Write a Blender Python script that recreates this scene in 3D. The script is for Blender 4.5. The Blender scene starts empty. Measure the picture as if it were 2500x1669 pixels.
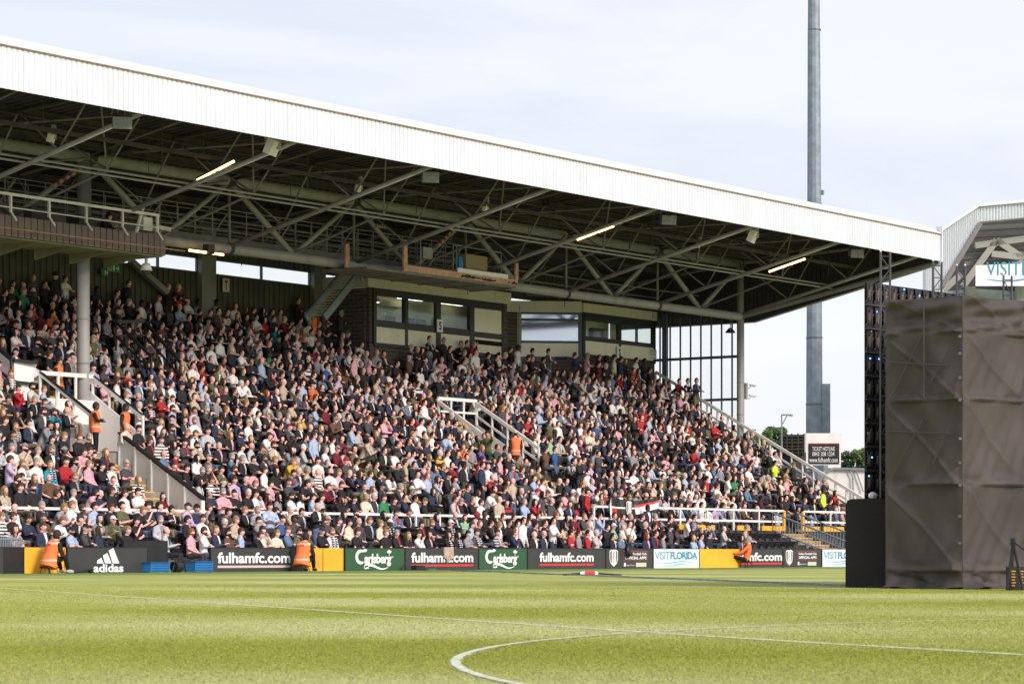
import bpy, bmesh, math, random
import numpy as np
from mathutils import Vector, Matrix
R = random.Random(7)
SC = bpy.context.scene
COL = SC.collection
PI = math.pi
K = 0.70           # metres per planning unit
T0 = 73.5          # distance line of the pitch-side boards, planning units
CS, SN = 0.8113, 0.5846   # viewing direction in stand axes (x along the stand, y into it)

# ------------------------------------------------------------------ camera
cam_d = bpy.data.cameras.new('camera')
cam = bpy.data.objects.new('camera', cam_d); COL.objects.link(cam); SC.camera = cam
cam.location = (0, 0, 0.75*K)
cam.rotation_euler = (math.radians(90), 0, math.atan2(SN, CS) - math.radians(90))
cam_d.sensor_width = 36.0
cam_d.lens = 36.0*6800/2500
cam_d.shift_y = (1349-834.5)/2500
cam_d.clip_start = 0.1; cam_d.clip_end = 4000
cam_d.dof.use_dof = True; cam_d.dof.focus_distance = 84.0; cam_d.dof.aperture_fstop = 11.0

# ------------------------------------------------------------------ light
SUN_EL = 27.0
a = math.atan2(SN, CS)
# towards the sun: to the right of and a little behind the viewer
sx_c, sy_c = 0.66, -0.75
sun_x = sx_c*SN + sy_c*CS; sun_y = -sx_c*CS + sy_c*SN
sun_az = math.atan2(sun_y, sun_x)
W = bpy.data.worlds.new('World'); SC.world = W; W.use_nodes = True
nt = W.node_tree; nt.nodes.clear()
def N(t, kind, **kw):
    n = t.nodes.new(kind)
    for k, v in kw.items(): setattr(n, k, v)
    return n
out = N(nt, 'ShaderNodeOutputWorld'); mixs = N(nt, 'ShaderNodeMixShader')
b1 = N(nt, 'ShaderNodeBackground'); b2 = N(nt, 'ShaderNodeBackground')
sky = N(nt, 'ShaderNodeTexSky', sky_type='NISHITA', sun_disc=False)
sky.sun_elevation = math.radians(SUN_EL); sky.sun_rotation = math.radians(90) - sun_az
b1.inputs[1].default_value = 0.13
nt.links.new(sky.outputs[0], b1.inputs[0])
tc = N(nt, 'ShaderNodeTexCoord'); mp = N(nt, 'ShaderNodeMapping')
mp.inputs['Scale'].default_value = (2.2, 2.2, 9.0)
mp.inputs['Rotation'].default_value = (0.12, -0.1, 0.5)
nz = N(nt, 'ShaderNodeTexNoise'); nz.inputs['Scale'].default_value = 1.7; nz.inputs['Detail'].default_value = 6; nz.inputs['Roughness'].default_value = 0.52; nz.inputs['Distortion'].default_value = 0.5
nt.links.new(tc.outputs['Generated'], mp.inputs[0]); nt.links.new(mp.outputs[0], nz.inputs['Vector'])
cr = N(nt, 'ShaderNodeValToRGB')
cr.color_ramp.elements[0].position = 0.38; cr.color_ramp.elements[0].color = (0.595, 0.625, 0.71, 1)
cr.color_ramp.elements[1].position = 0.60; cr.color_ramp.elements[1].color = (0.72, 0.725, 0.765, 1)
nt.links.new(nz.outputs[0], cr.inputs[0]); sxyz = N(nt, 'ShaderNodeSeparateXYZ'); nt.links.new(tc.outputs['Generated'], sxyz.inputs[0])
hz = N(nt, 'ShaderNodeMapRange', interpolation_type='SMOOTHSTEP'); hz.inputs[1].default_value = 0.0; hz.inputs[2].default_value = 0.16; hz.inputs[3].default_value = 0.75; hz.inputs[4].default_value = 0.0
nt.links.new(sxyz.outputs[2], hz.inputs[0])
hm = N(nt, 'ShaderNodeMix', data_type='RGBA'); hm.inputs[7].default_value = (0.76, 0.755, 0.775, 1)
nt.links.new(hz.outputs[0], hm.inputs[0]); nt.links.new(cr.outputs[0], hm.inputs[6]); nt.links.new(hm.outputs[2], b2.inputs[0]); b2.inputs[1].default_value = 0.76
mixs.inputs[0].default_value = 0.92
nt.links.new(b1.outputs[0], mixs.inputs[1]); nt.links.new(b2.outputs[0], mixs.inputs[2]); nt.links.new(mixs.outputs[0], out.inputs[0])
sl = bpy.data.lights.new('sun', 'SUN'); sl.energy = 2.1; sl.angle = math.radians(22); sl.color = (1.0, 0.875, 0.81)
so = bpy.data.objects.new('sun', sl); COL.objects.link(so)
el = math.radians(SUN_EL)
dvec = Vector((math.cos(el)*math.cos(sun_az), math.cos(el)*math.sin(sun_az), math.sin(el)))
so.rotation_euler = dvec.to_track_quat('Z', 'Y').to_euler(); so.location = (0, 0, 60)
SC.view_settings.view_transform = 'Standard'; SC.view_settings.look = 'None'
SC.view_settings.exposure = 0.78; SC.view_settings.gamma = 1.0

# ------------------------------------------------------------------ helpers
def w(s, t, z): return Vector((s*K, (t+T0)*K, z*K))            # stand coordinates to world
def cv(X, Y, z): return Vector(((X*SN + Y*CS)*K, (-X*CS + Y*SN)*K, z*K))   # right / ahead of the viewer to world
def s_at(px, t):
    r = (px-1250)/6800.0; return (t+T0)*(CS+SN*r)/(SN-CS*r)
def z_at(s, t, py): return 0.75 + (1349-py)/6800.0*(CS*s + SN*(t+T0))
def pxy(v):
    x, y, z = v[0]/K, v[1]/K, v[2]/K
    X = x*SN - y*CS; Y = x*CS + y*SN
    return 1250+6800*X/Y, 1349-6800*(z-0.75)/Y, Y
def tag(o, label=None, cat=None, group=None, kind=None):
    if label: o['label'] = label
    if cat: o['category'] = cat
    if group: o['group'] = group
    if kind: o['kind'] = kind
    return o
def empty(name, loc=(0, 0, 0), rz=0, **kw):
    o = bpy.data.objects.new(name, None); COL.objects.link(o); o.location = loc; o.rotation_euler = (0, 0, rz)
    o.empty_display_size = 0.3
    return tag(o, **kw)
class MB:
    def __init__(s): s.v = []; s.f = []; s.m = []; s.ms = []
    def add(s, vs, fs, mat=None):
        i = 0
        if mat is not None:
            if mat not in s.ms: s.ms.append(mat)
            i = s.ms.index(mat)
        b = len(s.v); s.v.extend([tuple(v) for v in vs])
        for f in fs: s.f.append(tuple(b+k for k in f)); s.m.append(i)
    def hexa(s, c, mat=None):     # eight corners: bottom ring 0-3, top ring 4-7
        s.add(c, [(3, 2, 1, 0), (4, 5, 6, 7), (0, 1, 5, 4), (1, 2, 6, 5), (2, 3, 7, 6), (3, 0, 4, 7)], mat)
    def box(s, a, b, mat=None):   # stand coordinates corners
        (x0, y0, z0), (x1, y1, z1) = a, b
        s.hexa([w(x0, y0, z0), w(x1, y0, z0), w(x1, y1, z0), w(x0, y1, z0), w(x0, y0, z1), w(x1, y0, z1), w(x1, y1, z1), w(x0, y1, z1)], mat)
    def wbox(s, c, h, mat=None, rz=0, rx=0):   # world: centre, half sizes
        c = Vector(c); M = Matrix.Rotation(rz, 3, 'Z') @ Matrix.Rotation(rx, 3, 'X')
        pts = []
        for z in (-1, 1):
            for x, y in ((-1, -1), (1, -1), (1, 1), (-1, 1)): pts.append(c + M @ Vector((x*h[0], y*h[1], z*h[2])))
        s.hexa(pts, mat)
    def tube(s, p, q, r, n=8, mat=None, r2=None):
        p = Vector(p); q = Vector(q); r2 = r if r2 is None else r2
        d = (q-p).normalized(); u = d.orthogonal().normalized()
        if abs(d.z) < 0.95: u = d.cross(Vector((0, 0, 1))).normalized()
        v = d.cross(u); vs = []
        for c, rr in ((p, r), (q, r2)):
            for k in range(n):
                t = 2*PI*k/n; vs.append(c + (u*math.cos(t) + v*math.sin(t))*rr)
        fs = [(k, (k+1) % n, n+(k+1) % n, n+k) for k in range(n)] + [tuple(range(n-1, -1, -1)), tuple(range(n, 2*n))]
        s.add(vs, fs, mat)
    def bar(s, p, q, wd, ht, mat=None):        # rectangular bar, wd across, ht up
        p = Vector(p); q = Vector(q); d = (q-p).normalized()
        sd = d.cross(Vector((0, 0, 1)))
        sd = Vector((1, 0, 0)) if sd.length < 1e-4 else sd.normalized()
        up = sd.cross(d).normalized(); a = sd*wd/2; b = up*ht/2
        s.hexa([p-a-b, p+a-b, q+a-b, q-a-b, p-a+b, p+a+b, q+a+b, q-a+b], mat)
    def poly(s, pts, mat=None): s.add(pts, [tuple(range(len(pts)))], mat)
    def slab(s, pts, off, mat=None):           # polygon given thickness
        n = len(pts); off = Vector(off); pts = [Vector(p) for p in pts]
        vs = pts + [p+off for p in pts]
        fs = [tuple(range(n-1, -1, -1)), tuple(range(n, 2*n))] + [(k, (k+1) % n, n+(k+1) % n, n+k) for k in range(n)]
        s.add(vs, fs, mat)
    def ball(s, c, r, n=8, m=6, mat=None, sc=(1, 1, 1)):
        c = Vector(c); vs = [c+Vector((0, 0, r*sc[2]))]; fs = []
        for j in range(1, m):
            ph = PI*j/m
            for k in range(n):
                th = 2*PI*k/n
                vs.append(c+Vector((r*sc[0]*math.sin(ph)*math.cos(th), r*sc[1]*math.sin(ph)*math.sin(th), r*sc[2]*math.cos(ph))))
        vs.append(c-Vector((0, 0, r*sc[2])))
        for k in range(n): fs.append((0, 1+k, 1+(k+1) % n))
        for j in range(m-2):
            for k in range(n):
                a = 1+j*n; fs.append((a+k, a+n+k, a+n+(k+1) % n, a+(k+1) % n))
        a = 1+(m-2)*n
        for k in range(n): fs.append((a+k, len(vs)-1, a+(k+1) % n))
        s.add(vs, fs, mat)
    def mesh(s, name, mat=None, smooth=False):
        me = bpy.data.meshes.new(name); me.from_pydata([tuple(v) for v in s.v], [], s.f)
        ms = s.ms if s.ms else ([mat] if mat else [])
        for m in ms: me.materials.append(m)
        if s.ms: me.polygons.foreach_set('material_index', s.m)
        if smooth: me.polygons.foreach_set('use_smooth', [True]*len(me.polygons))
        me.update(); return me
    def build(s, name, mat=None, parent=None, smooth=False, **kw):
        me = s.mesh(name, mat, smooth)
        o = bpy.data.objects.new(name, me); COL.objects.link(o)
        if parent is not None:
            o.parent = parent; 
            o.matrix_parent_inverse = Matrix.Identity(4)
            if parent.location.length > 0 or parent.rotation_euler.z:
                o.matrix_parent_inverse = Matrix.LocRotScale(parent.location, parent.rotation_euler, parent.scale).inverted()
        return tag(o, **kw)
def copy_tree(o, parent=None):
    c = o.copy(); COL.objects.link(c); c.parent = parent
    for ch in o.children: copy_tree(ch, c)
    return c

# ------------------------------------------------------------------ materials
MATS = {}
def mat(name, col, rough=0.7, metal=0.0, var=0.0, vs=3.0, bump=0.0, bs=40.0, spec=0.4, objcol=False, attr=None, emis=0.0, dirt=0.0):
    if name in MATS: return MATS[name]
    m = bpy.data.materials.new(name); m.use_nodes = True; t = m.node_tree
    b = t.nodes['Principled BSDF']; b.inputs['Roughness'].default_value = rough; b.inputs['Metallic'].default_value = metal
    b.inputs['Specular IOR Level'].default_value = spec
    b.inputs['Base Color'].default_value = (*col, 1)
    src = None
    if objcol: src = N(t, 'ShaderNodeObjectInfo').outputs['Color']
    if attr: src = N(t, 'ShaderNodeAttribute', attribute_name=attr).outputs['Color']
    geo = N(t, 'ShaderNodeNewGeometry') if not (objcol) else N(t, 'ShaderNodeTexCoord')
    pos = geo.outputs['Position'] if not objcol else geo.outputs['Object']
    if var > 0 or dirt > 0:
        n = N(t, 'ShaderNodeTexNoise'); n.inputs['Scale'].default_value = vs; n.inputs['Detail'].default_value = 5
        t.links.new(pos, n.inputs['Vector'])
        mr = N(t, 'ShaderNodeMapRange'); mr.inputs[1].default_value = 0.3; mr.inputs[2].default_value = 0.7
        mr.inputs[3].default_value = 1-var; mr.inputs[4].default_value = 1+var
        t.links.new(n.outputs[0], mr.inputs[0])
        mx = N(t, 'ShaderNodeMix', data_type='RGBA', blend_type='MULTIPLY'); mx.inputs[0].default_value = 1
        mx.inputs[6].default_value = (*col, 1)
        if src: t.links.new(src, mx.inputs[6])
        t.links.new(mr.outputs[0], mx.inputs[7]); src = mx.outputs[2]
        if dirt > 0:
            n2 = N(t, 'ShaderNodeTexNoise'); n2.inputs['Scale'].default_value = 1.0; n2.inputs['Detail'].default_value = 6
            mp2 = N(t, 'ShaderNodeMapping'); mp2.inputs['Scale'].default_value = (3, 3, 0.5)
            t.links.new(pos, mp2.inputs[0]); t.links.new(mp2.outputs[0], n2.inputs['Vector'])
            r2 = N(t, 'ShaderNodeMapRange'); r2.inputs[1].default_value = 0.52; r2.inputs[2].default_value = 0.75; r2.inputs[3].default_value = 0; r2.inputs[4].default_value = dirt
            t.links.new(n2.outputs[0], r2.inputs[0])
            m2 = N(t, 'ShaderNodeMix', data_type='RGBA'); m2.inputs[7].default_value = (0.16, 0.13, 0.09, 1)
            t.links.new(r2.outputs[0], m2.inputs[0]); t.links.new(src, m2.inputs[6]); src = m2.outputs[2]
    if src: t.links.new(src, b.inputs['Base Color'])
    if bump > 0:
        n = N(t, 'ShaderNodeTexNoise'); n.inputs['Scale'].default_value = bs; n.inputs['Detail'].default_value = 3
        t.links.new(pos, n.inputs['Vector'])
        bp = N(t, 'ShaderNodeBump'); bp.inputs['Strength'].default_value = bump; bp.inputs['Distance'].default_value = 0.03
        t.links.new(n.outputs[0], bp.inputs['Height']); t.links.new(bp.outputs[0], b.inputs['Normal'])
    if emis > 0:
        b.inputs['Emission Color'].default_value = (*col, 1); b.inputs['Emission Strength'].default_value = emis
    MATS[name] = m; return m
M_white = mat('white_paint', (0.78, 0.76, 0.72), 0.55, var=0.05, vs=1.5, dirt=0.25)
M_rail = mat('white_rail_paint', (0.8, 0.79, 0.76), 0.45, var=0.06, vs=4, dirt=0.3)
M_fascia = mat('white_roof_sheet', (0.60, 0.645, 0.71), 0.5, var=0.045, vs=0.6, dirt=0.10)
M_green = mat('grey_green_steel', (0.225, 0.225, 0.215), 0.55, var=0.15, vs=1.3, dirt=0.35)
M_greenl = mat('light_grey_green_steel', (0.35, 0.352, 0.345), 0.5, var=0.10, vs=1.5, dirt=0.3)
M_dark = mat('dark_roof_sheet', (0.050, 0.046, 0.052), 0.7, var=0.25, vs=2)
M_gable = mat('dark_gable_cladding', (0.055, 0.050, 0.054), 0.7, var=0.2, vs=2)
M_purlin = mat('purlin_steel', (0.060, 0.055, 0.055), 0.7, var=0.25, vs=2.5, dirt=0.4)
M_wallclad = mat('olive_wall_cladding', (0.080, 0.084, 0.062), 0.7, var=0.15, vs=1.5, dirt=0.3)
M_conc = mat('concrete', (0.27, 0.25, 0.21), 0.9, var=0.25, vs=2.0, bump=0.3, dirt=0.5)
M_cream = mat('cream_panel', (0.62, 0.60, 0.46), 0.6, var=0.06, vs=1.2, dirt=0.15)
M_creamwall = mat('cream_parapet_paint', (0.88, 0.86, 0.84), 0.65, var=0.05, vs=1.4, dirt=0.08)
M_black = mat('black_paint', (0.018, 0.018, 0.02), 0.5, var=0.2, vs=4)
M_blackframe = mat('black_window_frame', (0.022, 0.022, 0.026), 0.45, var=0.1)
M_blueframe = mat('slate_blue_frame', (0.085, 0.11, 0.16), 0.5, var=0.1)
M_yellow = mat('yellow_paint', (0.85, 0.43, 0.03), 0.6, var=0.10, vs=3, dirt=0.25)
M_board = mat('charcoal_board', (0.042, 0.043, 0.045), 0.5, var=0.08, vs=3, dirt=0.06)
M_boardg = mat('dark_green_board', (0.030, 0.095, 0.042), 0.5, var=0.06, vs=3)
M_boardw = mat('white_board', (0.80, 0.82, 0.83), 0.5, var=0.03)
M_print = mat('white_print', (0.82, 0.82, 0.82), 0.6, var=0.02)
M_red = mat('red_print', (0.62, 0.04, 0.035), 0.6, var=0.05)
M_teal = mat('blue_print', (0.05, 0.28, 0.42), 0.6, var=0.03)
M_ink = mat('black_print', (0.015, 0.015, 0.016), 0.6, var=0.03)
M_blue = mat('blue_plastic', (0.02, 0.20, 0.50), 0.45, var=0.15, vs=6)
M_seat = mat('black_seat_plastic', (0.018, 0.019, 0.023), 0.22, var=0.25, vs=8, spec=0.7)
M_galv = mat('galvanised_steel', (0.22, 0.265, 0.31), 0.5, metal=0.2, var=0.22, vs=2.5, dirt=0.15)
M_gantry = mat('brown_grey_slats', (0.19, 0.145, 0.13), 0.65, var=0.18, vs=2, dirt=0.2)
M_gantryrib = mat('dark_slat_gap', (0.05, 0.045, 0.042), 0.8, var=0.1)
M_timber = mat('salmon_timber', (0.55, 0.33, 0.22), 0.7, var=0.18, vs=5, dirt=0.25)
M_rust = mat('rusty_rail', (0.34, 0.21, 0.14), 0.7, var=0.25, vs=6)
M_skin = mat('skin', (0.6, 0.4, 0.3), 0.55, objcol=True, var=0.10, vs=9)
M_cloth = mat('cloth', (0.5, 0.5, 0.5), 0.85, objcol=True, var=0.28, vs=9, bump=0.6, bs=14, spec=0.2)
M_hair = mat('hair', (0.1, 0.1, 0.1), 0.6, objcol=True, var=0.35, vs=35, bump=0.4, bs=60)
M_eye = mat('eye_dark', (0.03, 0.02, 0.018), 0.4)
M_crowd = mat('crowd_surface', (0.5, 0.5, 0.5), 0.8, attr='Col', var=0.14, vs=14, spec=0.25)
M_hiviz = mat('orange_high_visibility_cloth', (0.95, 0.20, 0.06), 0.75, var=0.12, vs=8, bump=0.4, bs=18)
M_tape = mat('reflective_tape', (0.66, 0.60, 0.58), 0.5)
M_lamp = mat('lit_tube_glass', (1.0, 0.55, 0.20), 0.4, emis=4.0)

def brick_mat(name, c1, c2, mortar):
    m = bpy.data.materials.new(name); m.use_nodes = True; t = m.node_tree; b = t.nodes['Principled BSDF']; b.inputs['Roughness'].default_value = 0.9
    g = N(t, 'ShaderNodeNewGeometry'); sp = N(t, 'ShaderNodeSeparateXYZ'); cb = N(t, 'ShaderNodeCombineXYZ')
    ad = N(t, 'ShaderNodeMath', operation='ADD')
    t.links.new(g.outputs['Position'], sp.inputs[0]); t.links.new(sp.outputs[0], ad.inputs[0]); t.links.new(sp.outputs[1], ad.inputs[1])
    t.links.new(ad.outputs[0], cb.inputs[0]); t.links.new(sp.outputs[2], cb.inputs[1])
    br = N(t, 'ShaderNodeTexBrick'); br.inputs['Scale'].default_value = 1.0
    br.inputs['Brick Width'].default_value = 0.45; br.inputs['Row Height'].default_value = 0.15; br.inputs['Mortar Size'].default_value = 0.014
    br.inputs['Color1'].default_value = (*c1, 1); br.inputs['Color2'].default_value = (*c2, 1); br.inputs['Mortar'].default_value = (*mortar, 1)
    t.links.new(cb.outputs[0], br.inputs['Vector']); t.links.new(br.outputs[0], b.inputs['Base Color'])
    return m
M_brick = brick_mat('brown_brick', (0.085, 0.07, 0.06), (0.055, 0.045, 0.04), (0.15, 0.135, 0.12))

def glass_mat(name, tint, alpha=0.35, rough=0.08):
    m = bpy.data.materials.new(name); m.use_nodes = True; t = m.node_tree; t.nodes.clear()
    o = N(t, 'ShaderNodeOutputMaterial'); g = N(t, 'ShaderNodeBsdfGlossy'); tr = N(t, 'ShaderNodeBsdfTransparent'); mx = N(t, 'ShaderNodeMixShader')
    fr = N(t, 'ShaderNodeLayerWeight'); fr.inputs[0].default_value = 0.5; pw = N(t, 'ShaderNodeMath', operation='POWER'); pw.inputs[1].default_value = 5.0
    mr = N(t, 'ShaderNodeMapRange'); mr.inputs[3].default_value = alpha; mr.inputs[4].default_value = 1.0
    t.links.new(fr.outputs['Facing'], pw.inputs[0]); t.links.new(pw.outputs[0], mr.inputs[0]); t.links.new(mr.outputs[0], mx.inputs[0])
    g.inputs[0].default_value = (*tint, 1); g.inputs[1].default_value = rough; tr.inputs[0].default_value = (*tint, 1)
    t.links.new(tr.outputs[0], mx.inputs[1]); t.links.new(g.outputs[0], mx.inputs[2]); t.links.new(mx.outputs[0], o.inputs[0])
    return m
M_glass = glass_mat('window_glass', (0.86, 0.90, 0.88), 0.05)
M_glassb = glass_mat('reflecting_glass', (0.75, 0.82, 0.90), 0.55)
M_skyglass = glass_mat('clear_screen_glass', (0.985, 0.99, 0.985), 0.02)

def grass_mat():
    m = bpy.data.materials.new('mown_grass'); m.use_nodes = True; t = m.node_tree; b = t.nodes['Principled BSDF']
    b.inputs['Roughness'].default_value = 0.85; b.inputs['Specular IOR Level'].default_value = 0.15
    g = N(t, 'ShaderNodeNewGeometry')
    def stripes(ang, period, soft, off=0.0):
        mp = N(t, 'ShaderNodeMapping'); mp.inputs['Rotation'].default_value = (0, 0, ang); mp.inputs['Location'].default_value = (off, 0, 0)
        t.links.new(g.outputs['Position'], mp.inputs[0])
        nn = N(t, 'ShaderNodeTexNoise'); nn.inputs['Scale'].default_value = 0.35; nn.inputs['Detail'].default_value = 3
        t.links.new(g.outputs['Position'], nn.inputs['Vector'])
        mm = N(t, 'ShaderNodeMix', data_type='RGBA', blend_type='LINEAR_LIGHT'); mm.inputs[0].default_value = 1.0
        t.links.new(mp.outputs[0], mm.inputs[6]); t.links.new(nn.outputs['Color'], mm.inputs[7])
        sp = N(t, 'ShaderNodeSeparateXYZ'); t.links.new(mm.outputs[2], sp.inputs[0])
        s1 = N(t, 'ShaderNodeMath', operation='MULTIPLY'); s1.inputs[1].default_value = 2*PI/period
        s2 = N(t, 'ShaderNodeMath', operation='SINE'); t.links.new(sp.outputs[0], s1.inputs[0]); t.links.new(s1.outputs[0], s2.inputs[0])
        mr = N(t, 'ShaderNodeMapRange', interpolation_type='SMOOTHSTEP'); mr.inputs[1].default_value = -soft; mr.inputs[2].default_value = soft
        t.links.new(s2.outputs[0], mr.inputs[0]); return mr.outputs[0]
    A = stripes(0.0, 7.6, 0.8, 1.5); B = stripes(math.radians(-62), 9.3, 0.8, 3.0)
    add = N(t, 'ShaderNodeMath', operation='MULTIPLY_ADD'); add.inputs[1].default_value = 0.46
    mb = N(t, 'ShaderNodeMath', operation='MULTIPLY'); mb.inputs[1].default_value = 0.42
    t.links.new(B, mb.inputs[0]); t.links.new(A, add.inputs[0]); t.links.new(mb.outputs[0], add.inputs[2])
    n1 = N(t, 'ShaderNodeTexNoise'); n1.inputs['Scale'].default_value = 0.22; n1.inputs['Detail'].default_value = 6; n1.inputs['Roughness'].default_value = 0.65
    t.links.new(g.outputs['Position'], n1.inputs['Vector'])
    ma = N(t, 'ShaderNodeMath', operation='MULTIPLY_ADD'); ma.inputs[1].default_value = 0.7; ma.inputs[2].default_value = -0.27
    t.links.new(n1.outputs[0], ma.inputs[0])
    sm = N(t, 'ShaderNodeMath', operation='ADD'); t.links.new(add.outputs[0], sm.inputs[0]); t.links.new(ma.outputs[0], sm.inputs[1])
    cr = N(t, 'ShaderNodeValToRGB'); e = cr.color_ramp.elements
    e[0].position = 0.0; e[0].color = (0.375, 0.425, 0.075, 1); e[1].position = 1.0; e[1].color = (0.60, 0.63, 0.29, 1)
    x = e.new(0.5); x.color = (0.475, 0.515, 0.145, 1)
    t.links.new(sm.outputs[0], cr.inputs[0])
    n2 = N(t, 'ShaderNodeTexNoise'); n2.inputs['Scale'].default_value = 14.0; n2.inputs['Detail'].default_value = 9; n2.inputs['Roughness'].default_value = 0.75
    t.links.new(g.outputs['Position'], n2.inputs['Vector'])
    mr = N(t, 'ShaderNodeMapRange'); mr.inputs[1].default_value = 0.25; mr.inputs[2].default_value = 0.75; mr.inputs[3].default_value = 0.78; mr.inputs[4].default_value = 1.22
    t.links.new(n2.outputs[0], mr.inputs[0])
    mx = N(t, 'ShaderNodeMix', data_type='RGBA', blend_type='MULTIPLY'); mx.inputs[0].default_value = 1
    t.links.new(cr.outputs[0], mx.inputs[6]); t.links.new(mr.outputs[0], mx.inputs[7])
    # the artificial strip by the boards is a cooler, deeper green
    sp = N(t, 'ShaderNodeSeparateXYZ'); t.links.new(g.outputs['Position'], sp.inputs[0])
    edge = N(t, 'ShaderNodeMapRange', interpolation_type='SMOOTHSTEP'); edge.inputs[1].default_value = (T0-9.5)*K; edge.inputs[2].default_value = (T0-6.5)*K
    t.links.new(sp.outputs[1], edge.inputs[0])
    m3 = N(t, 'ShaderNodeMix', data_type='RGBA'); m3.inputs[7].default_value = (0.17, 0.31, 0.08, 1)
    em = N(t, 'ShaderNodeMath', operation='MULTIPLY'); em.inputs[1].default_value = 0.75; t.links.new(edge.outputs[0], em.inputs[0])
    t.links.new(em.outputs[0], m3.inputs[0]); t.links.new(mx.outputs[2], m3.inputs[6]); t.links.new(m3.outputs[2], b.inputs['Base Color'])
    n3 = N(t, 'ShaderNodeTexNoise'); n3.inputs['Scale'].default_value = 35; n3.inputs['Detail'].default_value = 6
    t.links.new(g.outputs['Position'], n3.inputs['Vector'])
    bp = N(t, 'ShaderNodeBump'); bp.inputs['Strength'].default_value = 1.0; bp.inputs['Distance'].default_value = 0.07
    t.links.new(n3.outputs[0], bp.inputs['Height']); t.links.new(bp.outputs[0], b.inputs['Normal'])
    return m
M_grass = grass_mat()

# ------------------------------------------------------------------ lettering
def text_geo(body, shear=0.0, offset=0.0, space=1.0):
    c = bpy.data.curves.new('txt', 'FONT'); c.body = body; c.shear = shear; c.offset = offset; c.resolution_u = 3; c.space_character = space
    o = bpy.data.objects.new('txt', c); COL.objects.link(o)
    dg = bpy.context.evaluated_depsgraph_get(); me = bpy.data.meshes.new_from_object(o.evaluated_get(dg))
    vs = [tuple(v.co) for v in me.vertices]; fs = [tuple(p.vertices) for p in me.polygons]
    bpy.data.objects.remove(o); bpy.data.curves.remove(c); bpy.data.meshes.remove(me)
    x0 = min(v[0] for v in vs); x1 = max(v[0] for v in vs); y0 = min(v[1] for v in vs); y1 = max(v[1] for v in vs)
    return [((v[0]-x0)/(x1-x0), (v[1]-y0)/(y1-y0)) for v in vs], fs
def put_text(mb, body, O, U, V, x0, y0, wd, ht, m, **kw):
    """lettering in the plane O + x*U + y*V, filling the given box"""
    vs, fs = text_geo(body, **kw)
    mb.add([O + U*(x0+v[0]*wd) + V*(y0+v[1]*ht) for v in vs], fs, m)
def put_poly(mb, pts, O, U, V, m): mb.poly([O + U*p[0] + V*p[1] for p in pts], m)
def ribbon(mb, pts, ths, O, U, V, m):
    up = []; dn = []
    for i, p in enumerate(pts):
        a = pts[max(0, i-1)]; b = pts[min(len(pts)-1, i+1)]
        dx, dy = b[0]-a[0], b[1]-a[1]; L = math.hypot(dx, dy) or 1; nx, ny = -dy/L, dx/L; h = ths[i]/2
        up.append((p[0]+nx*h, p[1]+ny*h)); dn.append((p[0]-nx*h, p[1]-ny*h))
    for i in range(len(pts)-1): put_poly(mb, [up[i], dn[i], dn[i+1], up[i+1]], O, U, V, m)
UX = Vector((1, 0, 0)); UZ = Vector((0, 0, 1)); UY = Vector((0, 1, 0))

# ------------------------------------------------------------------ ground
g = MB(); yb = (T0+.43)*K
g.add([(-60, -150, 0), (900, -150, 0), (900, yb, 0), (-60, yb, 0)], [(0, 1, 2, 3)])
g.build('pitch', M_grass, kind='structure')
g = MB(); M_ground = mat('tarmac_ground', (.10, .10, .095), .9, var=.2, vs=1)
for (x0, y0, x1, y1) in ((-60, yb, 54*K, 900), (137.3*K, yb, 900, 900), (54*K, (T0+27)*K, 137.3*K, 900)): g.add([(x0, y0, -.01), (x1, y0, -.01), (x1, y1, -.01), (x0, y1, -.01)], [(0, 1, 2, 3)])
g.build('ground', M_ground, kind='structure')
M_line = mat('pitch_line_paint', (0.58, 0.60, 0.47), 0.9, var=0.3, vs=12)
def gpt(px, py, z=0.004):
    Y = 0.75*6800/(py-1349); X = (px-1250)/6800*Y; v = cv(X, Y, 0); v.z = z; return v
def strip(name, pts, wd, m, z):
    b = MB(); L = []; Rr = []
    for i, p in enumerate(pts):
        q = pts[min(i+1, len(pts)-1)]; o = pts[max(i-1, 0)]; d = (q-o).normalized(); n = Vector((-d.y, d.x, 0))
        L.append(p+n*wd/2); Rr.append(p-n*wd/2)
    for i in range(len(pts)-1): b.add([L[i], Rr[i], Rr[i+1], L[i+1]], [(0, 1, 2, 3)])
    o = b.build(name, m, kind='structure'); return o
hp = [gpt(x, y) for x, y in ((-60, 1431), (0, 1435), (400, 1463), (840, 1493.5), (1200, 1518), (1587, 1544), (2000, 1570), (2560, 1602))]
strip('halfway_line', hp, 0.075, M_line, 0.004)
# centre circle: circle through three ground points
P1 = gpt(1112, 1612, 0.008); P2 = gpt(1590, 1543, 0.008); P3 = gpt(1247, 1669, 0.008)
ax, ay, bx, by, cx_, cy_ = P1.x, P1.y, P2.x, P2.y, P3.x, P3.y
D = 2*(ax*(by-cy_)+bx*(cy_-ay)+cx_*(ay-by))
ux = ((ax*ax+ay*ay)*(by-cy_)+(bx*bx+by*by)*(cy_-ay)+(cx_*cx_+cy_*cy_)*(ay-by))/D
uy = ((ax*ax+ay*ay)*(cx_-bx)+(bx*bx+by*by)*(ax-cx_)+(cx_*cx_+cy_*cy_)*(bx-ax))/D
rad = math.hypot(ax-ux, ay-uy)
circ = [Vector((ux+rad*math.cos(t), uy+rad*math.sin(t), 0.008)) for t in [2*PI*k/128 for k in range(129)]]
strip('centre_circle_line', circ, 0.045, M_line, 0.008)
tl = [w(50, -2.6, 0), w(160, -2.6, 0)]
for p in tl: p.z = 0.004
o = strip('touchline', tl, 0.09, M_line, 0.004)

exec_parts = True
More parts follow.
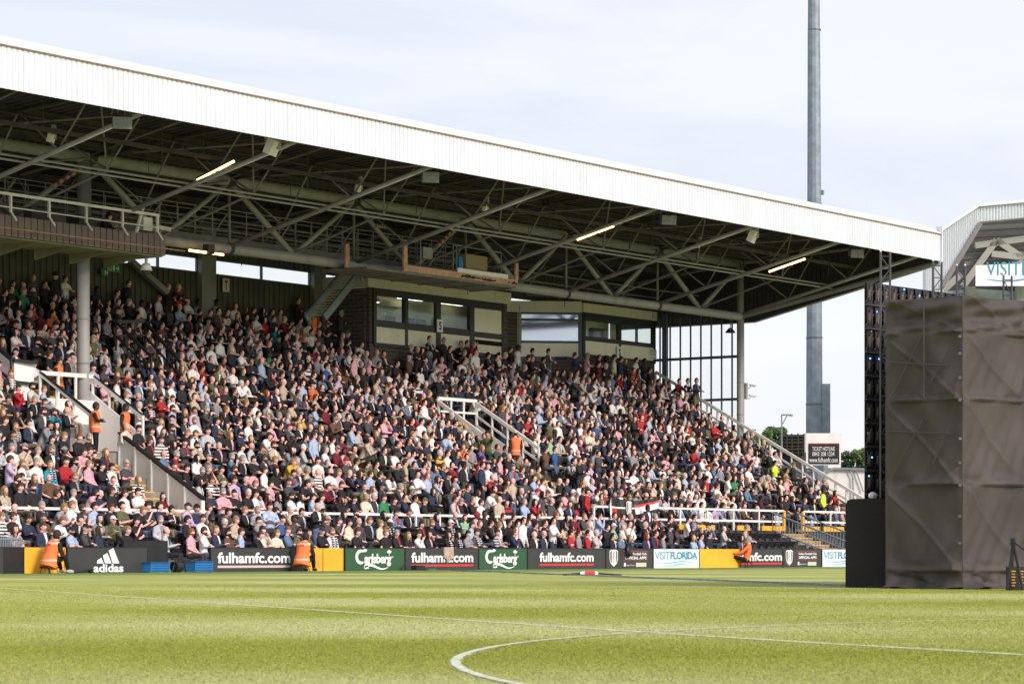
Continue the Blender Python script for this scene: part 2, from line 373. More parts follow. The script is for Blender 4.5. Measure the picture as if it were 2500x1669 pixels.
# ------------------------------------------------------------------ grandstand shell
GS = empty('grandstand', w(110, 5, 0), label='large single tier grandstand with white corrugated roof fascia and steel truss', cat='grandstand')
S0, S1 = 55.0, 148.6       # ends of the seating
def F(t): return 1.6 + 0.56*(t-5.6)
tb = MB()
PR = 1.055; NU = 19; PL = 1.18; NL = 4      # row depths and counts
for i in range(NL):          # lower terrace
    t0 = 0.45+i*PL; z = -.45+0.45*i
    tb.box((S0, t0, -1.4), (134.1, t0+PL if i < NL-1 else 5.5, z))
VOM = [(88.2, 91.5, 12.9, 15.9), (117.7, 121.1, 12.9, 16.1)]
for i in range(NU):
    t0 = 5.6+i*PR; z = 1.6+0.56*PR*i
    end = S1 if t0 < 22.2 else 119.0
    segs = [(S0, end)]
    for (a, b, c, d) in VOM:
        if t0+0.5 > c and t0+0.5 < d: u, v = segs.pop(); segs += [(u, a), (b, v)]
    for (u, v) in segs: tb.box((u, t0, z-1.2), (v, t0+PR, z))
for (a, b, c, d) in VOM: tb.box((a+.02, c+.02, F(c)-1.6), (b-.02, d, F(c)-0.45))
tb.build('terrace', M_conc, GS)
fw = MB(); fw.box((S0, 5.45, .85), (134.2, 5.58, 1.98)); fw.box((137.2, 5.45, 0.0), (S1+1, 5.58, 1.98)); fw.box((134.2, 5.5, 0.0), (137.2, 5.6, 1.6))
fw.build('front_wall', M_black, GS)
def _nose():
  pass
# yellow nosings on the stair flights
for (s0, s1, i0, i1) in ((86.3, 87.95, 0, 6), (118.4, 120.6, 2, 6), (89.0, 90.4, 10, 16), (119.6, 120.8, 10, 13), (104.2, 105.3, 0, 16), (134.2, 135.3, 0, 13)):
    nb = MB()
    for i in range(i0, i1):
        for h in (0, 1):
            t0 = 5.6+(i+h*0.5)*PR; z = 1.6+0.56*PR*(i+h*0.5)
            if h: nb.box((s0, t0, z-0.30), (s1, t0+0.5*PR, z), M_conc)
            nb.box((s0, t0-0.012, z-0.05), (s1, t0+0.12, z+0.006), M_yellow)
    nb.build('stair_flight', None, GS)
# end wall of the terrace
ew = MB(); ew.slab([w(S1+0.02, 5.5, 0), w(S1+0.02, 26, 0), w(S1+0.02, 26, 12.6), w(S1+0.02, 5.5, 1.6)], (0.25, 0, 0)); ew.build('end_wall', M_conc, GS)
# rear wall cladding with strip windows
RW = 25.7
cl = MB()
def ribwall(mb, s0, s1, t, z0, z1, pitch=0.42):
    s = s0
    while s < s1:
        e = min(s+pitch, s1)
        mb.add([w(s, t, z0), w(s+0.3*pitch, t, z0), w(s+0.36*pitch, t+0.08, z0), w(e-0.06*pitch, t+0.08, z0), w(e, t, z0),
                w(s, t, z1), w(s+0.3*pitch, t, z1), w(s+0.36*pitch, t+0.08, z1), w(e-0.06*pitch, t+0.08, z1), w(e, t, z1)],
               [(0, 1, 6, 5), (1, 2, 7, 6), (2, 3, 8, 7), (3, 4, 9, 8)])
        s = e
zt0, zt1 = 15.55, 16.25
ribwall(cl, 74, 119.5, RW, 9, zt0); ribwall(cl, 74, 150.0, RW, zt1, 18.9)
ribwall(cl, 74, s_at(392, RW)-3.2, RW, zt0, zt1)
cl.build('rear_wall', M_wallclad, GS)
wn = [(s_at(392, RW)-3.2, s_at(481, RW)), (s_at(516, RW), s_at(756, RW)), (s_at(784, RW), s_at(800, RW)+1.5)]
for a_, b_ in wn:
    n = max(1, round((b_-a_)/3.3)); fr = MB()
    for k in range(n+1):
        x = a_+(b_-a_)*k/n; fr.box((x-0.04, RW-0.05, zt0), (x+0.04, RW+0.1, zt1))
    fr.box((a_, RW-0.06, zt0-0.08), (b_, RW+0.12, zt0)); fr.box((a_, RW-0.06, zt1), (b_, RW+0.12, zt1+0.08))
    fo = fr.build('window_frame', M_blueframe, GS)
    gl = MB(); gl.box((a_, RW+0.03, zt0), (b_, RW+0.05, zt1)); gl.build('window_pane', M_skyglass, fo)
for a_, b_ in ((s_at(481, RW), s_at(516, RW)), (s_at(756, RW), s_at(784, RW))):
    pp = MB(); pp.box((a_, RW-0.35, 9), (b_, RW-0.02, 18.8)); pp.build('rear_post', M_green, GS)
wb = MB(); wb.bar(w(s_at(325, 25), 25.2, z_at(s_at(325, 25), 25, 635)), w(s_at(415, 25), 25.2, z_at(s_at(415, 25), 25, 715)), 0.2, 0.2); wb.build('wall_brace', M_green, GS)

# ---- roof
RF, RB = 3.3, 26.2; RE = 150.4; RS = 60.0
def zr(t): return 19.95 - (t-RF)*0.085        # underside of the roof deck
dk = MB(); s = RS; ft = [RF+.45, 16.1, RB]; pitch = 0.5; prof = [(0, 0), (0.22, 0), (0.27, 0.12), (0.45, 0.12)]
xs = []
while s < RE:
    for a_, b_ in prof: xs.append((min(s+a_, RE), b_))
    s += pitch
xs.append((RE, 0))
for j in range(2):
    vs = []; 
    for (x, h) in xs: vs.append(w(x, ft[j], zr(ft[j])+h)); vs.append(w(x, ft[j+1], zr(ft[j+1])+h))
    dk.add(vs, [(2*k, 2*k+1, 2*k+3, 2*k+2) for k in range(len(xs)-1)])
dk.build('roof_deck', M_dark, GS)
tp = MB(); tp.hexa([w(RS, RF+.45, 20.1), w(RE, RF+.45, 20.1), w(RE, RB, zr(RB)+0.2), w(RS, RB, zr(RB)+0.2), w(RS, RF+0.47, 20.17), w(RE, RF+0.47, 20.17), w(RE, RB, zr(RB)+0.3), w(RS, RB, zr(RB)+0.3)])
tp.build('roof_top', M_fascia, GS)
fs_ = MB(); s = RS; p = 0.285
while s < RE-0.01:            # corrugated fascia sheet
    e = min(s+p, RE); q = e-s
    pr = [(0, 0), (0.62*q, 0), (0.72*q, 0.036), (0.92*q, 0.036), (q, 0)]
    vs = [w(s+a_, RF-0.1+b_, 18.2) for a_, b_ in pr] + [w(s+a_, RF-0.1+b_, 19.83) for a_, b_ in pr]
    fs_.add(vs, [(k, k+1, k+6, k+5) for k in range(4)]); s = e
fs_.box((RS, RF, 18.24), (RE, RF+0.1, 19.83))
fs_.build('fascia', M_fascia, GS)
cp = MB(); cp.hexa([w(RS, RF-0.2, 19.83), w(RE, RF-0.2, 19.83), w(RE, RF+0.5, 19.83), w(RS, RF+0.5, 19.83), w(RS, RF-0.2, 19.86), w(RE, RF-0.2, 19.86), w(RE, RF+0.5, 20.3), w(RS, RF+0.5, 20.3)])
cp.build('fascia_capping', M_fascia, GS)
gt = MB(); gt.box((RS, RF-0.17, 19.79), (RE, RF-0.1, 19.828)); gt.build('drip_strip', M_rust, GS)
M_lcap = M_gable
for k in range(7):           # purlins
    t = 4.6+k*3.2
    pu = MB(); z = zr(t); pu.box((RS, t-0.05, z-0.30), (RE-0.2, t+0.05, z-0.01)); s = RS+1.2
    pu.box((RS, t-0.16, z-0.33), (RE-0.2, t+0.16, z-0.30))
    pu.build('purlin', M_purlin, GS)
# gable end: ribbed cladding hanging from the roof edge
gb = MB(); t = RF
def zlow(t): return 18.05-(t-RF)*(18.05-15.2)/(16.1-RF) if t < 16.1 else 15.2
while t < RB:
    e = min(t+0.3, RB)
    a_ = [(t, 0), (t+0.2, 0), (t+0.22, 0.05), (e, 0.05)]
    vs = [w(RE-0.15+h, x, zlow(x)) for x, h in a_] + [w(RE-0.15+h, x, zr(x)+0.1) for x, h in a_]
    gb.add(vs, [(k, k+1, k+5, k+4) for k in range(3)]); gb.box((RE-0.151, e-.02, zlow(t)), (RE-.09, e+.02, zr(e)+.1)); t = e
gb.build('gable_cladding', M_gable, GS)
ge = MB(); ge.hexa([w(RE-0.08, RF-0.1, 18.0), w(RE+0.05, RF-0.1, 18.0), w(RE+0.05, 16.1, 15.15), w(RE-0.08, 16.1, 15.15), w(RE-0.08, RF-0.1, 20.1), w(RE+0.05, RF-0.1, 20.1), w(RE+0.05, 16.1, zr(16.1)+0.2), w(RE-0.08, 16.1, zr(16.1)+0.2)])
ge.box((RE-.08, 16.1, 15.15), (RE+.05, RB, 20.1-.9))
ge.build('gable_sheet', M_fascia, GS)
cn = MB(); cn.box((RE-0.06, RF-0.2, 18.2), (RE+0.08, RF+0.2, 20.3)); cn.build('corner_flashing', M_fascia, GS)
# ---- main truss at t = 16.1
TT = 16.1; ZL, ZU = 15.4, 18.7
nodes = [91.5-9.55*k for k in range(3, 0, -1)] + [91.5+9.52*k for k in range(7)]
b = MB(); b.tube(w(RS, TT, ZL), w(148.6, TT, ZL), 0.25*K, 16); b.build('lower_chord', M_greenl, GS, smooth=False)
b = MB(); b.tube(w(RS, TT, ZU), w(148.6, TT, ZU), 0.29*K, 16)
b.build('upper_chord', M_greenl, GS, smooth=True)
for n_ in nodes:
    b = MB(); b.tube(w(n_-0.25, TT, ZU), w(n_+0.25, TT, ZU), 0.31*K, 16); b.build('chord_collar', M_purlin, GS)
    b = MB(); b.tube(w(n_-0.1, TT, ZL), w(n_+0.12, TT, ZL), 0.28*K, 16); b.build('chord_collar', M_purlin, GS)
def brace(p, q, r, m=M_green, name='truss_brace', n=8):
    b = MB(); b.tube(p, q, r, n); return b.build(name, m, GS, smooth=True)
for i, n_ in enumerate(nodes):
    brace(w(n_, TT, ZU), w(n_, TT, ZL), 0.075*K)
    if i < len(nodes)-1:
        m_ = (n_+nodes[i+1])/2
        brace(w(n_+0.2, TT, ZU-0.2), w(m_-0.1, TT, ZL+0.2), 0.15*K if i % 2 == 0 or i < 4 else 0.13*K, M_greenl)
        brace(w(nodes[i+1]-0.2, TT, ZU-0.2), w(m_+0.1, TT, ZL+0.2), 0.13*K, M_greenl)
# frames from front to back at each node
for i, n_ in enumerate(nodes):
    lo = w(n_, TT-0.2, ZL+0.15); fr_ = w(n_, RF+0.3, 18.45); uf = w(n_, RF+0.3, 19.55); un = w(n_, TT, ZU+0.05)
    brace(lo, fr_, 0.115*K, M_greenl, 'frame_lower_tube')
    brace(un, uf, 0.09*K, M_purlin, 'frame_upper_tube')
    A = lambda u: lo.lerp(fr_, u); B = lambda u: un.lerp(uf, u)
    for (u, v) in ((0.26, 0.0), (0.26, 0.42), (0.60, 0.42), (0.60, 0.75)):
        brace(A(u), B(v), 0.045*K)
    # back half
    bl = w(n_, RW-0.1, 16.6); bu = w(n_, RW-0.1, zr(RW)-0.3)
    b = MB(); b.tube(lo, bl, 0.09*K, 8); b.tube(un, bu, 0.08*K, 8)
    for (u, v) in ((0.3, 0.0), (0.3, 0.5), (0.7, 0.5), (0.7, 1.0)): b.tube(lo.lerp(bl, u), un.lerp(bu, v), 0.04*K, 6)
    b.build('rear_frame', M_green, GS)
    if i < len(nodes)-1:     # bracing in the roof plane, hangers between the frames
        n2 = nodes[i+1]; m_ = (n_+n2)/2
        b = MB()
        b.tube(A(0.45), w(n2, TT, ZU), 0.055*K, 6); b.tube(w(m_, RF+1, 19.2), w(n2, TT, ZU+0.1), 0.05*K, 6)
        b.tube(w(m_, RF+1, 19.2), w(n_, TT, ZU+0.1), 0.05*K, 6)
        b.build('roof_bracing', M_green, GS)
        b = MB()
        for t_ in (7.2, 10.4, 19.5):
            b.tube(w(m_, t_, zr(t_)), w(m_, t_, zr(t_)-(2.6 if t_ < 15 else 3.4)), 0.02*K, 5)
            b.tube(w(m_+2.6, t_, zr(t_)), w(m_+2.6, t_, zr(t_)-2.0), 0.016*K, 5)
        b.build('hanger', M_purlin, GS)
        # mid-bay secondary trusses
        b = MB(); p0 = w(m_, TT, ZL+0.2); q0 = w(m_, RF+0.4, 18.6)
        b.tube(w(m_, 10.4, 17.15), w(m_, 8.5, zr(8.5)-.3), 0.045*K, 6); b.tube(w(m_, 10.4, 17.15), w(m_, TT, ZL+.2), 0.06*K, 6)
        b.tube(w(m_, 10.4, 17.15), w(m_, 13.2, zr(13.2)-.3), 0.045*K, 6); b.tube(w(m_, 10.4, 17.15), w(m_-2.6, 8.2, 19.3), 0.04*K, 6)
        b.build('secondary_truss', M_green, GS)
b = MB(); b.tube(w(RS, 10.4, 17.12), w(RE-0.4, 10.4, 17.12), 0.05*K, 6); b.tube(w(RS, 10.4, 16.93), w(RE-0.4, 10.4, 16.93), 0.05*K, 6)
b.build('conduit', M_greenl, GS)
b = MB(); b.box((RS, 8.42, 17.95), (RE-0.5, 8.58, 18.12)); b.build('service_tube', M_purlin, GS)
b = MB(); b.tube(w(148.6, TT, ZL), w(RE, RF+.1, 18.15), 0.16*K, 10); b.tube(w(148.6, TT, ZU), w(148.6, RF+.2, 19.4), 0.1*K, 8); b.build('edge_tube', M_green, GS)
b = MB()
for tt in (20.0, 23.0): b.tube(w(RS, tt, 17.0), w(150, tt, 17.0), 0.05*K, 6)
b.build('rear_longitudinal', M_green, GS)
# ---- columns
for s_, r_ in ((91.1, 0.29), (148.6, 0.22), (35.0, 0.29)):
    if s_ < 40: continue
    b = MB(); b.tube(w(s_, TT, -0.2), w(s_, TT, ZU), r_*K, 24)
    o = b.build('column', M_greenl, GS, smooth=True)
    b = MB(); b.tube(w(s_, TT, 9.3), w(s_, TT, 9.36), (r_+0.02)*K, 24); b.tube(w(s_, TT, 11.3), w(s_, TT, 11.34), (r_+0.012)*K, 24)
    b.build('collar', M_green, o)
b = MB(); x = 149.05; b.tube(w(x, TT+.05, 3), w(x, TT+.05, 15.2), 0.05*K, 8); b.box((x+.02, TT+.1, 6), (x+0.18, TT+0.25, 15)); b.build('downpipe', M_black, GS)
# ---- glazed end screen
gw = MB(); ts = [TT+0.6+0.76*k for k in range(9)]
for k, t in enumerate(ts[:8]): gw.box((148.55, t-0.035, 8.0), (148.65, t+0.035, 15.6))
gw.box((148.5, ts[6]+0.25, 8), (148.75, ts[6]+0.55, 15.8))
for z in (12.95, 10.3): gw.box((148.48, TT+0.2, z-0.08), (148.72, 22.4, z+0.08))
gw_o = gw.build('glazing_bars', M_blueframe, GS)
b = MB(); b.box((148.69, TT+0.2, 8.5), (148.71, 22.4, 15.6)); b.build('glass_screen', M_skyglass, GS)

# ---- catwalk behind the truss
CW = empty('catwalk', w(105, 17.6, 16), label='narrow steel maintenance catwalk with open railings behind the roof truss', cat='catwalk')
b = MB(); b.box((80, 17.4, 15.9), (122, 18.5, 16.0)); b.box((80, 17.35, 15.75), (122, 17.42, 16.12)); b.build('walkway_deck', M_green, CW)
b = MB(); s = 80.0
while s < 122:
    b.tube(w(s, 17.4, 15.9), w(s, 17.4, 17.5), 0.03*K, 6); b.tube(w(s, 18.5, 15.9), w(s, 18.5, 17.5), 0.03*K, 6); s += 1.25
for z in (16.45, 16.95, 17.5):
    b.tube(w(80, 17.4, z), w(122, 17.4, z), 0.028*K, 6); b.tube(w(80, 18.5, z), w(122, 18.5, z), 0.028*K, 6)
b.build('railing', M_greenl, CW)
b = MB(); s = 82.0
while s < 121: b.tube(w(s, 17.4, 15.9), w(s+1.2, 17.2, 17.4), 0.035*K, 6); s += 4.76
b.build('strut', M_greenl, CW)
def steel_ladder():
    e = empty('steel_ladder', w(116, 20, 12), label='steep steel access stair rising beside the left end of the first box', cat='ladder')
    a_ = w(s_at(792, 21.5), 21.5, z_at(s_at(792, 21.5), 21.5, 775)); b_ = w(s_at(882, 21.5), 21.5, z_at(s_at(882, 21.5), 21.5, 662))
    b = MB(); off = Vector((0, 0.9, 0)); b.bar(a_, b_, 0.08, 0.28); b.bar(a_+off, b_+off, 0.08, 0.28); b.build('stringer', M_galv, e)
    b = MB()
    for k in range(1, 16):
        p = a_.lerp(b_, k/16); b.bar(p+Vector((0, .04, 0)), p+off-Vector((0, .04, 0)), 0.26, 0.04)
    b.build('tread', M_cream, e)
steel_ladder()

# ------------------------------------------------------------------ boxes at the back
BT = 22.3
def win_unit(par, s0, s1, t, z0, z1, frame, glass, label=None, curtain=None):
    fr = MB(); d = 0.07
    fr.box((s0, t-0.05, z0), (s1, t+0.12, z0+d)); fr.box((s0, t-0.05, z1-d), (s1, t+0.12, z1)); fr.box((s0, t-0.05, z0+d), (s0+d, t+0.12, z1-d)); fr.box((s1-d, t-0.05, z0+d), (s1, t+0.12, z1-d))
    o = fr.build('window', frame, par, label=label)
    gl = MB(); gl.box((s0+d, t+0.02, z0+d), (s1-d, t+0.04, z1-d)); gl.build('pane', glass, o)
    return o
BX = empty('viewing_box', w(126, 23, 11), label='brick and black framed viewing box with four bays behind standing fans, nearer the middle', cat='viewing box')
b = MB()
b.box((119.6, BT+0.03, 9.5), (132.5, BT+0.3, 12.35)); b.box((119.6, BT+0.03, 12.35), (120.25, BT+0.3, 15.35)); b.box((132.0, BT+0.03, 12.35), (132.5, BT+0.3, 15.35))
b.box((119.5, BT+0.3, 9.5), (119.75, 26, 15.3)); b.box((132.3, BT+0.3, 9.5), (132.5, 26, 15.3))
b.build('brick_wall', M_brick, BX)
b = MB(); b.box((119.3, BT-0.12, 15.33), (132.7, BT+0.2, 16.0)); b.box((119.2, BT+0.2, 15.33), (119.5, 26.0, 16.0)); b.box((132.5, BT+.2, 15.33), (132.7, 26.0, 16.0)); b.box((119.5, BT+.2, 15.9), (132.5, 26, 16.02)); b.build('cream_fascia', M_cream, BX)
b = MB(); b.box((119.7, 24.8, 9.5), (132.4, 25.0, 15.8)); b.build('back_wall', mat('room_wall', (0.40, 0.40, 0.28), 0.8, var=0.1), BX)
b = MB(); b.box((119.76, BT+.3, 12.2), (132.3, 24.8, 12.35)); b.build('box_floor', M_black, BX)
fx = [s_at(p_, BT) for p_ in (913, 990, 1068, 1150, 1225)]
zb0, zb1, zb2, zb3 = 12.33, 13.2, 13.52, 15.33
b = MB()
for k, x in enumerate(fx):
    wd = 0.22 if k == 2 or k == 3 else 0.12
    b.box((x-wd, BT-0.09, zb0-0.1), (x+wd, BT+0.02, zb3))
b.box((fx[0], BT-0.08, zb1), (fx[4], BT+0.02, zb2)); b.box((fx[0], BT-0.08, zb0-0.18), (fx[4], BT+0.02, zb0)); b.box((fx[0], BT-0.08, zb3-0.18), (fx[4], BT+0.02, zb3-0.002))
b.box((fx[0]+.1, BT-0.14, zb3-0.42), (fx[4]-.1, BT-0.081, zb3-0.2))
b.build('black_framing', M_blackframe, BX)
for k in range(3): win_unit(BX, fx[k]+0.13, fx[k+1]-0.13, BT+0.0, zb2, zb3-0.18, M_blackframe, M_glass)
b = MB()
for k in range(3): b.box((fx[k]+0.12, BT-0.06, zb0), (fx[k+1]-0.13, BT+0.0, zb1))
b.box((fx[3]+0.22, BT-0.06, zb2-0.45), (fx[4]-0.12, BT+0.0, zb3-0.45)); b.box((fx[3]+.22, BT-.06, zb0), (fx[4]-.12, BT+0.0, zb1-.4))
b.build('cream_infill', mat('pale_infill_panel', (0.80, 0.78, 0.64), 0.6, var=0.05, vs=1.0, dirt=0.1), BX)
b = MB()    # desk, papers and monitors inside
b.box((120.4, BT+0.5, 13.4), (fx[2], BT+1.3, 13.5), M_white); b.box((120.5, BT+.55, 13.5), (120.9, BT+.6, 13.95), mat('cyan_card', (0.1, 0.5, 0.55), 0.6))
for x in (122.2, 124.0, 125.0): b.box((x, BT+0.9, 13.5), (x+0.8, BT+1.0, 14.0), M_ink)
b.box((120.4, BT+1.6, 14.3), (121.8, BT+1.9, 15.2), M_ink); b.box((121.3, BT+0.6, 13.95), (121.5, BT+.62, 14.1), mat('note_yellow', (0.6, 0.6, 0.2), 0.6)); b.box((121.6, BT+0.6, 13.95), (121.8, BT+.62, 14.1), M_white)
b.box((123.3, BT+2.0, 14.7), (125.0, BT+2.3, 15.1), M_cream)
b.build('desk', None, BX)
M_room = mat('lit_room_lamp', (1.0, .95, .75), .5, emis=3.0)
for x, y, z in ((120.6, 1.9, 14.8), (124.2, 1.6, 15.15), (128.5, 1.9, 15.2)): b = MB(); b.box((x, BT+y, z), (x+2.2, BT+y+.14, z+.05)); b.build('strip_lamp', M_room, BX)
def letter_plate(name, s_, t_, z_, ch, wd=0.52, ht=0.72, label='', cat='sign', base=M_print, ink=M_ink):
    o_ = w(s_, t_, z_); b = MB(); b.box((s_-wd/2, t_, z_-ht/2), (s_+wd/2, t_+0.05, z_+ht/2)); pl = b.build(name, base, label=label, cat=cat)
    b = MB(); put_text(b, ch, w(s_, t_, z_)-UY*0.006, UX, UZ, -wd*0.24*K, -ht*0.33*K, wd*0.48*K, ht*0.66*K, ink, offset=0.03); b.build('lettering', None, pl)
s_ = s_at(1073, BT-.15); letter_plate('block_sign', s_, BT-0.2, z_at(s_, BT-.2, 795), 'S', label='white plate with black S on the black framed box wall', cat='sign')
s_ = s_at(1511.5, BT-.15); letter_plate('block_sign', s_, BT-0.2, z_at(s_, BT-.2, 860), 'S', label='white plate with black S on the far right corner box', cat='sign')
s_ = s_at(554, RW-.2); letter_plate('block_sign', s_, RW-0.15, z_at(s_, RW-.15, 696), 'T', label='pale plate with black T on the olive rear wall', cat='sign', base=M_cream)
# second box
BY = empty('viewing_box', w(142, 23, 11), label='corner viewing box with angled end window and lounge sign beside the glass screen', cat='viewing box')
c0 = s_at(1421, BT)
ch0 = (c0-2.75, BT+2.9)      # far end of the angled bay
b = MB()
b.box((c0, BT+0.03, 9.5), (148.45, BT+0.3, 12.75)); b.box((148.2, BT+.3, 9.5), (148.45, 26, 12.75)); 
def ang(mb, z0, z1, off=0.0, th=0.25, m=None, u0=0.0, u1=1.0):
    d = Vector((c0-ch0[0], BT-ch0[1], 0)).normalized(); nrm = Vector((d.y, -d.x, 0))    # towards the pitch
    p = Vector((ch0[0], ch0[1], 0)); q = Vector((c0, BT, 0)); a_ = p.lerp(q, u0)+nrm*off; c_ = p.lerp(q, u1)+nrm*off; a2 = a_-nrm*th; c2 = c_-nrm*th
    mb.hexa([w(a_.x, a_.y, z0), w(c_.x, c_.y, z0), w(c2.x, c2.y, z0), w(a2.x, a2.y, z0), w(a_.x, a_.y, z1), w(c_.x, c_.y, z1), w(c2.x, c2.y, z1), w(a2.x, a2.y, z1)], m)
ang(b, 9.5, 12.45, 0.0, 0.25, None, -0.12, 0.995); ang(b, 12.45, 15.4, 0.0, 0.25, None, -0.12, 0.03)
sd = (ch0[0]-0.3, ch0[1]+0.35)
b.box((sd[0]-1.2, sd[1], 9.5), (sd[0], sd[1]+.25, 15.4)); b.box((sd[0], sd[1], 9.5), (sd[0]+.2, 26, 15.4))
b.build('brick_wall', M_brick, BY)
b = MB(); b.box((c0, BT-0.12, 15.42), (148.5, BT+0.2, 15.98)); ang(b, 15.38, 16.05, 0.1, 0.3, None, -0.14, 0.99); b.box((sd[0]-1.4, sd[1]-.1, 15.38), (sd[0]+.1, sd[1]+.3, 16.05)); b.box((c0, BT+.2, 15.86), (148.5, 26, 15.96))
b.build('cream_fascia', M_cream, BY)
b = MB(); b.box((sd[0]+.3, 25.0, 9.5), (147.2, 25.2, 15.8)); b.build('back_wall', MATS['room_wall'], BY)
b = MB(); b.box((c0-1.2, BT+.3, 12.5), (148.2, 25.0, 12.65)); b.build('box_floor', M_black, BY)
gx = [c0+0.15, s_at(1511.5, BT), 148.3]
b = MB()
for x in gx: b.box((x-0.12, BT-0.08, 12.78), (x+0.12, BT+0.02, 15.42))
b.box((gx[0], BT-0.09, 12.7), (148.4, BT+.02, 12.88)); b.box((gx[0], BT-.085, 13.7), (148.4, BT+.02, 13.9)); b.box((gx[0], BT-.12, 15.0), (148.4, BT+.02, 15.42)); b.box((148.35, BT, 12.75), (148.47, 25.9, 12.95)); b.box((148.35, 23.6, 12.95), (148.47, 23.75, 15.4))
b.build('black_framing', M_blackframe, BY)
b = MB(); b.box((gx[0]+.12, BT-.05, 12.88), (gx[1]-.12, BT, 13.7)); b.box((gx[1]+.12, BT-.05, 12.88), (gx[2]-.12, BT, 13.7)); ang(b, 12.68, 13.5, 0.06, 0.05, None, 0.06, 0.94)
b.build('cream_infill', MATS['pale_infill_panel'], BY)
b = MB(); ang(b, 12.45, 12.68, 0.07, 0.07, None, 0.02, 0.995); ang(b, 13.5, 13.65, 0.07, 0.07, None, .02, .995); ang(b, 12.68, 15.38, 0.07, 0.07, None, 0.02, 0.06); ang(b, 12.68, 15.38, 0.07, 0.07, None, 0.94, 1.0); ang(b, 14.85, 15.0, .07, .07, None, .06, .94); ang(b, 15.25, 15.38, .07, .07, None, .06, .94)
fo = b.build('window_frame', M_blueframe, BY)
b = MB(); ang(b, 13.65, 14.85, 0.0, 0.02, None, .06, .94); ang(b, 15.0, 15.25, 0.0, 0.02, None, .06, .94); b.build('pane', M_glassb, fo)
for k in range(2): win_unit(BY, gx[k]+0.13, gx[k+1]-0.13, BT, 13.9, 15.0, M_blackframe, M_glass)
b = MB(); b.box((142, BT+1.6, 15.2), (146, BT+1.75, 15.25)); b.build('strip_lamp', M_room, BY)
b = MB(); b.box((144.9, 24.7, 14.0), (146.6, 24.95, 14.9), M_ink); b.box((142.0, BT+.7, 13.0), (143.1, BT+1.3, 13.95), M_ink); b.box((147.2, BT+2.0, 12.7), (147.35, BT+2.6, 15.3), M_cream); b.build('room_furniture', None, BY)
sgn = s_at(1591, BT); b = MB(); b.box((sgn-0.42, BT-.1, z_at(sgn, BT, 876)), (sgn+.42, BT-.06, z_at(sgn, BT, 853)), M_print)
O = w(sgn, BT-.1, z_at(sgn, BT, 864))-UY*.006
put_text(b, 'LEGENDS', O, UX, UZ, -.28, .08, .5, .1, M_ink); put_text(b, 'LOUNGE', O, UX, UZ, -.28, -.06, .5, .1, M_ink); ribbon(b, [(-.25, -.17), (.2, -.17), (.25, -.1)], [.02, .02, .02], O, UX, UZ, M_ink)
b.build('lounge_sign', None, BY)

# ------------------------------------------------------------------ gantries
GA = empty('camera_gantry', w(85, 13.5, 14), label='brown slatted camera gantry hanging under the roof in front of the left column', cat='gantry')
GT = 13.5; g1 = s_at(399, GT); g0 = 66.0
b = MB(); b.box((g0, GT, 14.25), (g1, GT+0.06, 15.15), M_gantryrib); s = g0
while s < g1-.2: b.box((s, GT-0.06, 14.27), (s+0.33, GT, 15.15), M_gantry); s += 0.385
b.box((g1-.02, GT, 14.25), (g1+.04, GT+2.6, 15.15), M_gantry)
b.build('slatted_front', None, GA)
b = MB(); b.box((g0, GT+.06, 14.2), (g1-.02, GT+2.6, 14.3))
s = g0
while s < g1: b.hexa([w(s, GT+.1, 14.2), w(s+.12, GT+.1, 14.2), w(s+.12, GT+2.6, 13.75), w(s, GT+2.6, 13.75), w(s, GT+.1, 14.21), w(s+.12, GT+.1, 14.21), w(s+.12, GT+2.6, 14.22), w(s, GT+2.6, 14.22)]); s += 2.2
b.build('underside', mat('olive_underside_steel', (0.20, 0.21, 0.10), 0.6, var=0.15, dirt=0.3), GA)
b = MB(); b.box((g0, GT-.1, 16.0), (g1-.35, GT-.02, 16.12)); b.tube(w(g0, GT-.05, 15.5), w(g1-.35, GT-.05, 15.5), 0.03*K)
s = g1-.4
while s > g0:
    b.box((s-.05, GT-.05, 15.3), (s+.05, GT+.05, 16.05)); b.tube(w(s, GT, 15.35), w(s+.25, GT-.12, 14.95), 0.045*K); s -= 2.28
b.build('top_rail', M_rail, GA)
b = MB(); b.tube(w(g0, GT-.5, 14.55), w(g1+.9, GT-.5, 14.52), 0.035*K); 
s = g0+1
while s < g1: b.tube(w(s, GT-.5, 14.55), w(s+.2, GT, 14.4), 0.02*K); s += 2.28
b.build('outrigger_rail', M_rust, GA)
b = MB(); b.box((88.7, GT+.5, 15.2), (89.8, GT+1.3, 15.7), M_dark); b.box((85.9, GT+.6, 15.2), (87, GT+1.1, 15.75), M_dark); b.box((g1-1.1, GT+.2, 15.35), (g1-.5, GT+.5, 15.95), M_white); b.tube(w(g1-1.6, GT+.2, 15.1), w(g1-1.1, GT+.2, 16.5), 0.06, 8, M_rail); b.build('equipment', None, GA)
def cctv(loc, rz, label, sc=1.0):
    e = empty('security_camera', loc, rz, label=label, cat='security camera')
    b = MB(); L = Vector(loc); M = Matrix.Rotation(rz, 3, 'Z')
    P = lambda x, y, z: L + M @ (Vector((x, y, z))*sc)
    b.tube(P(0, 0, 0), P(0.55, 0, -0.12), 0.09*sc, 10); b.build('housing', M_white, e)
    b = MB(); b.hexa([P(-.08, -.13, .07), P(.68, -.13, -.08), P(.68, .13, -.08), P(-.08, .13, .07), P(-.08, -.13, .10), P(.68, -.13, -.05), P(.68, .13, -.05), P(-.08, .13, .10)]); b.build('sunshield', M_white, e)
    b = MB(); b.tube(P(0.15, 0, -.1), P(0.0, 0, -.3), 0.035*sc, 6); b.tube(P(0, 0, -.3), P(-.3, 0, -.3), 0.04*sc, 6); b.build('bracket', M_greenl, e)
a0 = -math.radians(54)
cctv(w(g1-.2, GT+.1, 15.55), a0, 'white box camera on the right end of the brown slatted gantry', 0.7)
